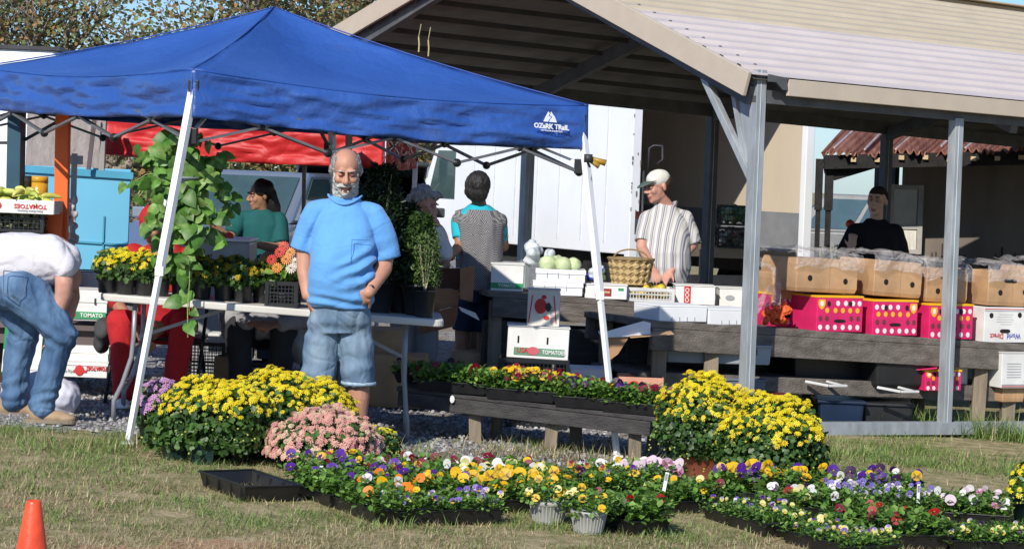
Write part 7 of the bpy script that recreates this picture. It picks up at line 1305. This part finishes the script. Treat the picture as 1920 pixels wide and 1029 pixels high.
def stripe_mat():
    m = mat('striped_shirt', (.5, .5, .5), .8); n = m.node_tree; b = n.nodes['Principled BSDF']; t = n.nodes.new('ShaderNodeTexCoord'); s = n.nodes.new('ShaderNodeSeparateXYZ'); n.links.new(t.outputs['Object'], s.inputs[0])
    def mt(o, a, c):
        q = n.nodes.new('ShaderNodeMath'); q.operation = o
        for i, v in enumerate((a, c)):
            if isinstance(v, (int, float)): q.inputs[i].default_value = v
            else: n.links.new(v, q.inputs[i])
        return q.outputs[0]
    f = mt('FRACT', mt('MULTIPLY', mt('ADD', mt('ADD', s.outputs[0], mt('MULTIPLY', s.outputs[1], -.55)), mt('MULTIPLY', s.outputs[2], .05)), 16.), 0); r = n.nodes.new('ShaderNodeValToRGB'); n.links.new(f, r.inputs[0]); r.color_ramp.interpolation = 'CONSTANT'; e = r.color_ramp.elements
    for _ in range(5): e.new(.5)
    for i, (p, c) in enumerate(((0, (.62, .60, .57)), (.30, (.26, .27, .33)), (.40, (.48, .46, .44)), (.52, (.17, .18, .25)), (.66, (.60, .58, .55)), (.78, (.33, .30, .28)), (.86, (.5, .5, .5)))): e[i].position = p; e[i].color = c+(1,)
    n.links.new(r.outputs[0], b.inputs['Base Color']); return m
teal = mat('teal_cotton', (.015, .42, .52), .85, .06, 5, bump=.2, bs=200); tealg = mat('shaded_teal_cotton', (.006, .085, .085), .85, .1, 5)  # tealg is darkened to stand in for the deep shade on her shirt
def apron_woman():
    T = thing('person', pos(893, 17.4), 'black-haired woman in small-check apron over a turquoise top, seen from behind', 'person'); aL = ((-.175, .0, 1.265), (-.16, -.06, 1.08), (-.25, -.26, .98), (.2, .2, -.9), 1, .35, V(-.35, -.3, -.5)); aR = ((.115, 0, 1.265), (.16, .14, 1.08), (.05, .3, 1.0), (0, -.2, -1), -1, .4)
    H, me, to = standing(T, 170, 1.64, skinB, 1.39, teal, [(-.03, 0, .82, .15, .13), (-.03, 0, 1.05, .165, .135), (-.03, 0, 1.24, .18, .125), (-.03, .0, 1.32, .165, .105), (-.03, 0, 1.39, .08, .07)], [(aL, .72, .068), (aR, .72, .066)], [aL, aR], ((-.045, -.02, 1.50), 172, 10, 0, 1.0), bottom=(mat('navy_capri', (.015, .03, .06), .9), .85, .44, .105, .085), bare=.44, cx=-.03, hipw=.085)
    s = MB(); s.loft([((-.02, .01, .745), .165, .165), ((-.02, .01, .90), .170, .165), ((-.02, .01, 1.05), .172, .155), ((-.02, .01, 1.17), .182, .15), ((-.02, .0, 1.25), .19, .138), ((-.02, 0, 1.31), .165, .118), ((-.02, 0, 1.35), .125, .1)], 32); s.cap((-.02, 0, 1.29), (-.165, 0, 1.265), .08, .078); s.cap((-.02, 0, 1.29), (.11, 0, 1.265), .08, .076); chk = check_mat(); cloth(T, 'apron', s, chk, .008, 3, [(.012, (12, 12, 2.5)), (.008, (26, 26, 4))])
    rf = MB(); rf.tube([V(-.02, .152, 1.335), V(-.14, .12, 1.345), V(-.205, .02, 1.33), V(-.20, .0, 1.20), V(-.17, .09, 1.17), V(-.02, .165, 1.165), V(.13, .10, 1.165), V(.19, .02, 1.16)], .010, 6); me2 = rf.mesh('ruffle'); wobble(me2, lambda p, n: .006*noise.noise(p*60)); link('ruffle', me2, chk, T, world=False, smooth=True)
    ck = MB(); ck.tube([V(-.02+.095*math.cos(a), .02+.098*math.sin(a), 1.355-.07*max(0, math.sin(a))) for a in [i*6.2832/24 for i in range(25)]], .007, 6, cap=False); part(T, ck, 'neck_trim', mat('ink_black', (0,)*3), smooth=True)
    hb = MB(); hb.ell(H@V(0, .035, .03), (.099, .105, .11)); hb.ell(H@V(0, .055, -.03), (.090, .07, .08)); hb.ell(H@V(0, -.02, .08), (.07, .06, .045)); cloth(T, 'hair', hb, hairk, .007, 3, [(.012, (14, 14, 7)), (.006, (50, 50, 16))])
    m = MB(); m.tube([V(-.225, -.21, 1.0)+V(.031*math.cos(a), .02*math.sin(a), .031*math.sin(a)) for a in [i*6.2832/16 for i in range(17)]], .004, 6, cap=False); part(T, m, 'bracelet', mat('bracelet', (.25, .09, .04), .4), smooth=True)
    q = at(838, 505, 16.55); B = thing('open_carton', V(q.x, 16.6, q.z-.30), 'brown open carton with a dark inside held at the woman\'s left hand', 'box'); 
    def pl(pts, d, mt, nm, th=.008): m = MB(); P = [at(x, y, d) for x, y in pts]; k = len(P); m.add([p_ for p_ in P]+[p_+V(0, th, 0) for p_ in P], [tuple(range(k-1, -1, -1)), tuple(range(k, 2*k))]+[(i, (i+1) % k, k+(i+1) % k, k+i) for i in range(k)]); m.build(nm, mt, B)
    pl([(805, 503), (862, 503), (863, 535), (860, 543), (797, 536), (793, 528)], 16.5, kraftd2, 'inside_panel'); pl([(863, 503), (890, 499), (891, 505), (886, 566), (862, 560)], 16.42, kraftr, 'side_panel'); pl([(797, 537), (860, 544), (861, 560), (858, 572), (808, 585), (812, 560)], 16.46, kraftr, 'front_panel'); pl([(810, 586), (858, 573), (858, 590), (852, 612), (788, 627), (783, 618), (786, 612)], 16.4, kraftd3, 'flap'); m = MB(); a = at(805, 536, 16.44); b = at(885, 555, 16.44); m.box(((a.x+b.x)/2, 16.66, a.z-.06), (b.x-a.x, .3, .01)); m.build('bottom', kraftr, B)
    m = MB(); m.prism([(0, 0), (.12, -.04), (.15, -.09), (.02, -.03)], at(860, 575, 16.3), (1, 0, 0), (0, 0, 1), (0, 1, 0), .03); tag(m.build('paper', wcard), 'white folded paper sticking out under the brown open carton', 'paper')
    m = MB(); m.grid(lambda u, v: at(812+u*50, 499+5*v+3*math.sin(u*9), 16.42)+V(0, .12*v, .012*noise.noise(V(u*5, v*5, 3))), 12, 6); tag(m.build('clear_bag', FILM, smooth=True, solid=.003), 'crumpled clear bag on the rim of the brown open carton', 'bag')
kraftr = mat('kraft_reddish', (.30, .15, .075), .85, .2, 8, bump=.3, bs=30); kraftd2 = mat('kraft_dark_inside', (.075, .025, .015), .8, .15, 8); kraftd3 = mat('kraft_flap', (.26, .12, .06), .85, .15, 8)  # inside panel is darker than the carton's outer panels
apron_woman()
def striped_man():
    T = thing('person', pos(1237, 18.4), 'man in a white cap and striped short-sleeved shirt behind the woven basket', 'person'); aR = ((.145, .02, 1.385), (.215, .0, 1.19), (.03, -.22, .97), (-.2, .2, -.9), 1, .5); aL = ((-.155, -.04, 1.37), (-.2, -.15, 1.16), (-.12, -.32, 1.0), (.2, .1, -.9), -1, .5)
    H, me, to = standing(T, -45, 1.8, skinC, 1.50, stripe_mat(), [(-.015, -.02, .88, .20, .19), (-.015, -.03, 1.0, .215, .21), (-.02, -.03, 1.12, .212, .205), (-.02, -.02, 1.25, .205, .17), (-.015, 0, 1.36, .185, .135), (-.015, 0, 1.44, .12, .10), (-.02, -.005, 1.49, .085, .075)], [(aR, 1.0, .078), (aL, .85, .074)], [aR, aL], ((-.085, -.06, 1.635), -62, 12, 0, 1.1), bottom=(denk, .95, .08, .1, .08), vox=.008, fold=((.012, (6, 6, 4)), (.007, (13, 13, 9))))
    eyes_into(T, H, .5, hairg, skinC); shell(me, H, lambda p: min(p.y-.02, .09-p.z, p.z+.06), .005, .003, mat('hair_brown', (.09, .05, .03), .8), T, 'hair', 50)
    c = MB(); c.ell(H@V(0, .012, .052), (.088, .102, .078), R=H.to_3x3().normalized(), nu=22, nv=14); cp_ = cloth(T, 'cap', c, mat('cap_white', (.68, .67, .62), .85, .05, 5), .006, 2, [(.003, (20, 20, 20))], fn=None)
    v = MB(); 
    def vf(u, w_): a = math.radians(-150+120*u); r = .084+.085*w_*math.sin(math.pi*u)**.5; return H@V(math.cos(a)*(.084+.0*w_), math.sin(a)*(.092+.075*w_*math.sin(math.pi*u)**.6)-.0, .052-.035*w_*math.sin(math.pi*u))
    v.grid(vf, 18, 6); part(T, v, 'visor', mat('visor_green', (.075, .11, .10), .8), smooth=True, solid=.004)
    m = MB(); m.tube([V(-.02, .0, 1.50)+V(.088*math.cos(a), .078*math.sin(a), .012*math.cos(a*2)-.02*(math.sin(a-.5) < -.7)) for a in [i*6.2832/24 for i in range(25)]], .014, 6, cap=False, flat=1.2); part(T, m, 'collar', mat('striped_shirt', (0,)*3), smooth=True)
    m = MB(); m.tube([V(.155, -.07, 1.10)+V(.03*math.cos(a), .02*math.cos(a), .04*math.sin(a)) for a in [i*6.2832/16 for i in range(17)]], .008, 6, cap=False); m.build('wristwatch', black, T, world=False)
striped_man()
def black_man():
    T = thing('person', pos(1630, 20.2), 'man in a black shirt holding a tomato behind the dark carport post', 'person'); aL = ((-.18, -.02, 1.39), (-.29, -.08, 1.18), (-.245, -.28, 1.25), (.1, .8, .1), 1, .9, V(.05, -.15, 1)); aR = ((.17, .0, 1.39), (.25, .0, 1.15), (.16, -.2, 1.05), (-.3, .3, -.9), 1, .5)
    H, me, to = standing(T, -20, 1.82, mat('skin_sunlit_tone', (.62, .38, .27), .5, .1, 14), 1.50, mat('black_cotton', (.006, .006, .007), .85, .2, 8), [(0, 0, .9, .19, .14), (0, -.01, 1.1, .19, .15), (0, 0, 1.3, .21, .145), (0, 0, 1.42, .19, .12), (0, 0, 1.47, .12, .09), (0, 0, 1.51, .08, .07)], [(aL, .9, .08), (aR, .9, .08)], [aL, aR], ((-.005, -.05, 1.665), -28, 2, 4, 1.1), bottom=(denk, .95, .08, .1, .08), vox=.009)  # skin lightened to stand in for sunlight on his face
    eyes_into(T, H, .7, hairk, skinA); shell(me, H, lambda p: min(p.z-.055+max(0, p.y+.02)*1.6, p.y+.075, p.z+.05), .004, .003, mat('hair_cropped', (.03, .02, .015), .9, .4, 90), T, 'hair', 50)
    m = MB(); m.ell(at(1594, 420, 20.66), (.042, .042, .038)); t = thing('tomato', at(1594, 420, 20.66), 'ripe tomato held up by the man in black', 'tomato'); m.build('fruit', mat('tomato_red', (0,)*3), t, smooth=True); m = MB(); m.ell(at(1594, 412, 20.66), (.012, .012, .005)); m.build('stalk', inkg, t)
black_man()
def grey_woman():
    T = thing('person', pos(772, 16.7), 'grey-haired person in white beside the table shrubs, hand raised to the face', 'person'); aR = ((.13, -.02, 1.16), (.20, -.12, 1.02), (.125, -.12, 1.24), (-.6, .2, .3), 1, .5); aL = ((-.2, 0, 1.16), (-.22, -.06, .95), (-.1, -.25, .9), (0, 0, -1), -1, .5)
    H, me, to = standing(T, 60, 1.5, skinC, 1.26, mat('white_blouse', (.62, .60, .58), .85), [(-.03, .05, .8, .16, .13), (-.03, .03, 1.0, .165, .135), (-.02, .0, 1.14, .175, .13), (-.01, -.01, 1.2, .14, .1), (0, -.02, 1.25, .07, .06)], [(aR, 1, .075), (aL, 1, .07)], [aR, aL], ((.035, -.06, 1.37), 75, 22, 0, 1.0), bottom=(greym, .85, .1, .1, .08))
    s = MB(); s.cap(aR[1], Vector(aR[1]).lerp(Vector(aR[2]), .7), .06, .045); cloth(T, 'sleeve', s, mat('white_blouse', (0,)*3), .009, 3, [(.01, (14, 14, 10))]); eyes_into(T, H, .4, hairg, skinC)
    hb = MB(); hb.ell(H@V(0, .03, .045), (.088, .098, .085)); hb.ell(H@V(0, .06, -.01), (.075, .06, .06)); hb.ell(H@V(0, -.055, .085), (.055, .04, .03)); cloth(T, 'hair', hb, mat('hair_silver', (.30, .28, .26), .8, .4, 40, bump=1, bs=120), .006, 2, [(.018, (22, 22, 22)), (.01, (55, 55, 30))])
grey_woman()
def teal_girl():
    T = thing('person', pos(478, 17.6), 'dark-haired woman in a teal t-shirt darkened for shade, reaching out behind the table plants', 'person'); aL = ((-.16, -.02, 1.13), (-.22, -.16, .98), (-.34, -.26, 1.1), (.2, 0, -.9), 1, .4); aR = ((.14, 0, 1.13), (.17, -.1, .92), (.02, -.25, .95), (0, 0, -1), -1, .4)
    H, me, to = standing(T, -50, 1.44, skinB, 1.22, tealg, [(0, 0, .75, .15, .13), (0, 0, .95, .15, .13), (0, 0, 1.1, .16, .12), (0, 0, 1.17, .12, .09), (0, 0, 1.21, .07, .06)], [(aL, .8, .07), (aR, .8, .07)], [aL, aR], ((-.01, -.03, 1.315), -60, 8, 0, .95), bottom=(denk, .8, .08, .1, .08)); eyes_into(T, H, .5, hairk, skinB)
    hb = MB(); hb.ell(H@V(0, .03, .045), (.085, .095, .085)); limb(hb, [(H@V(0, .075, .0), .065), (H@V(0, .10, -.1), .06), (H@V(0, .11, -.22), .045), (H@V(0, .1, -.33), .02)]); cloth(T, 'hair', hb, hairk, .007, 2, [(.012, (16, 16, 6))])
teal_girl()
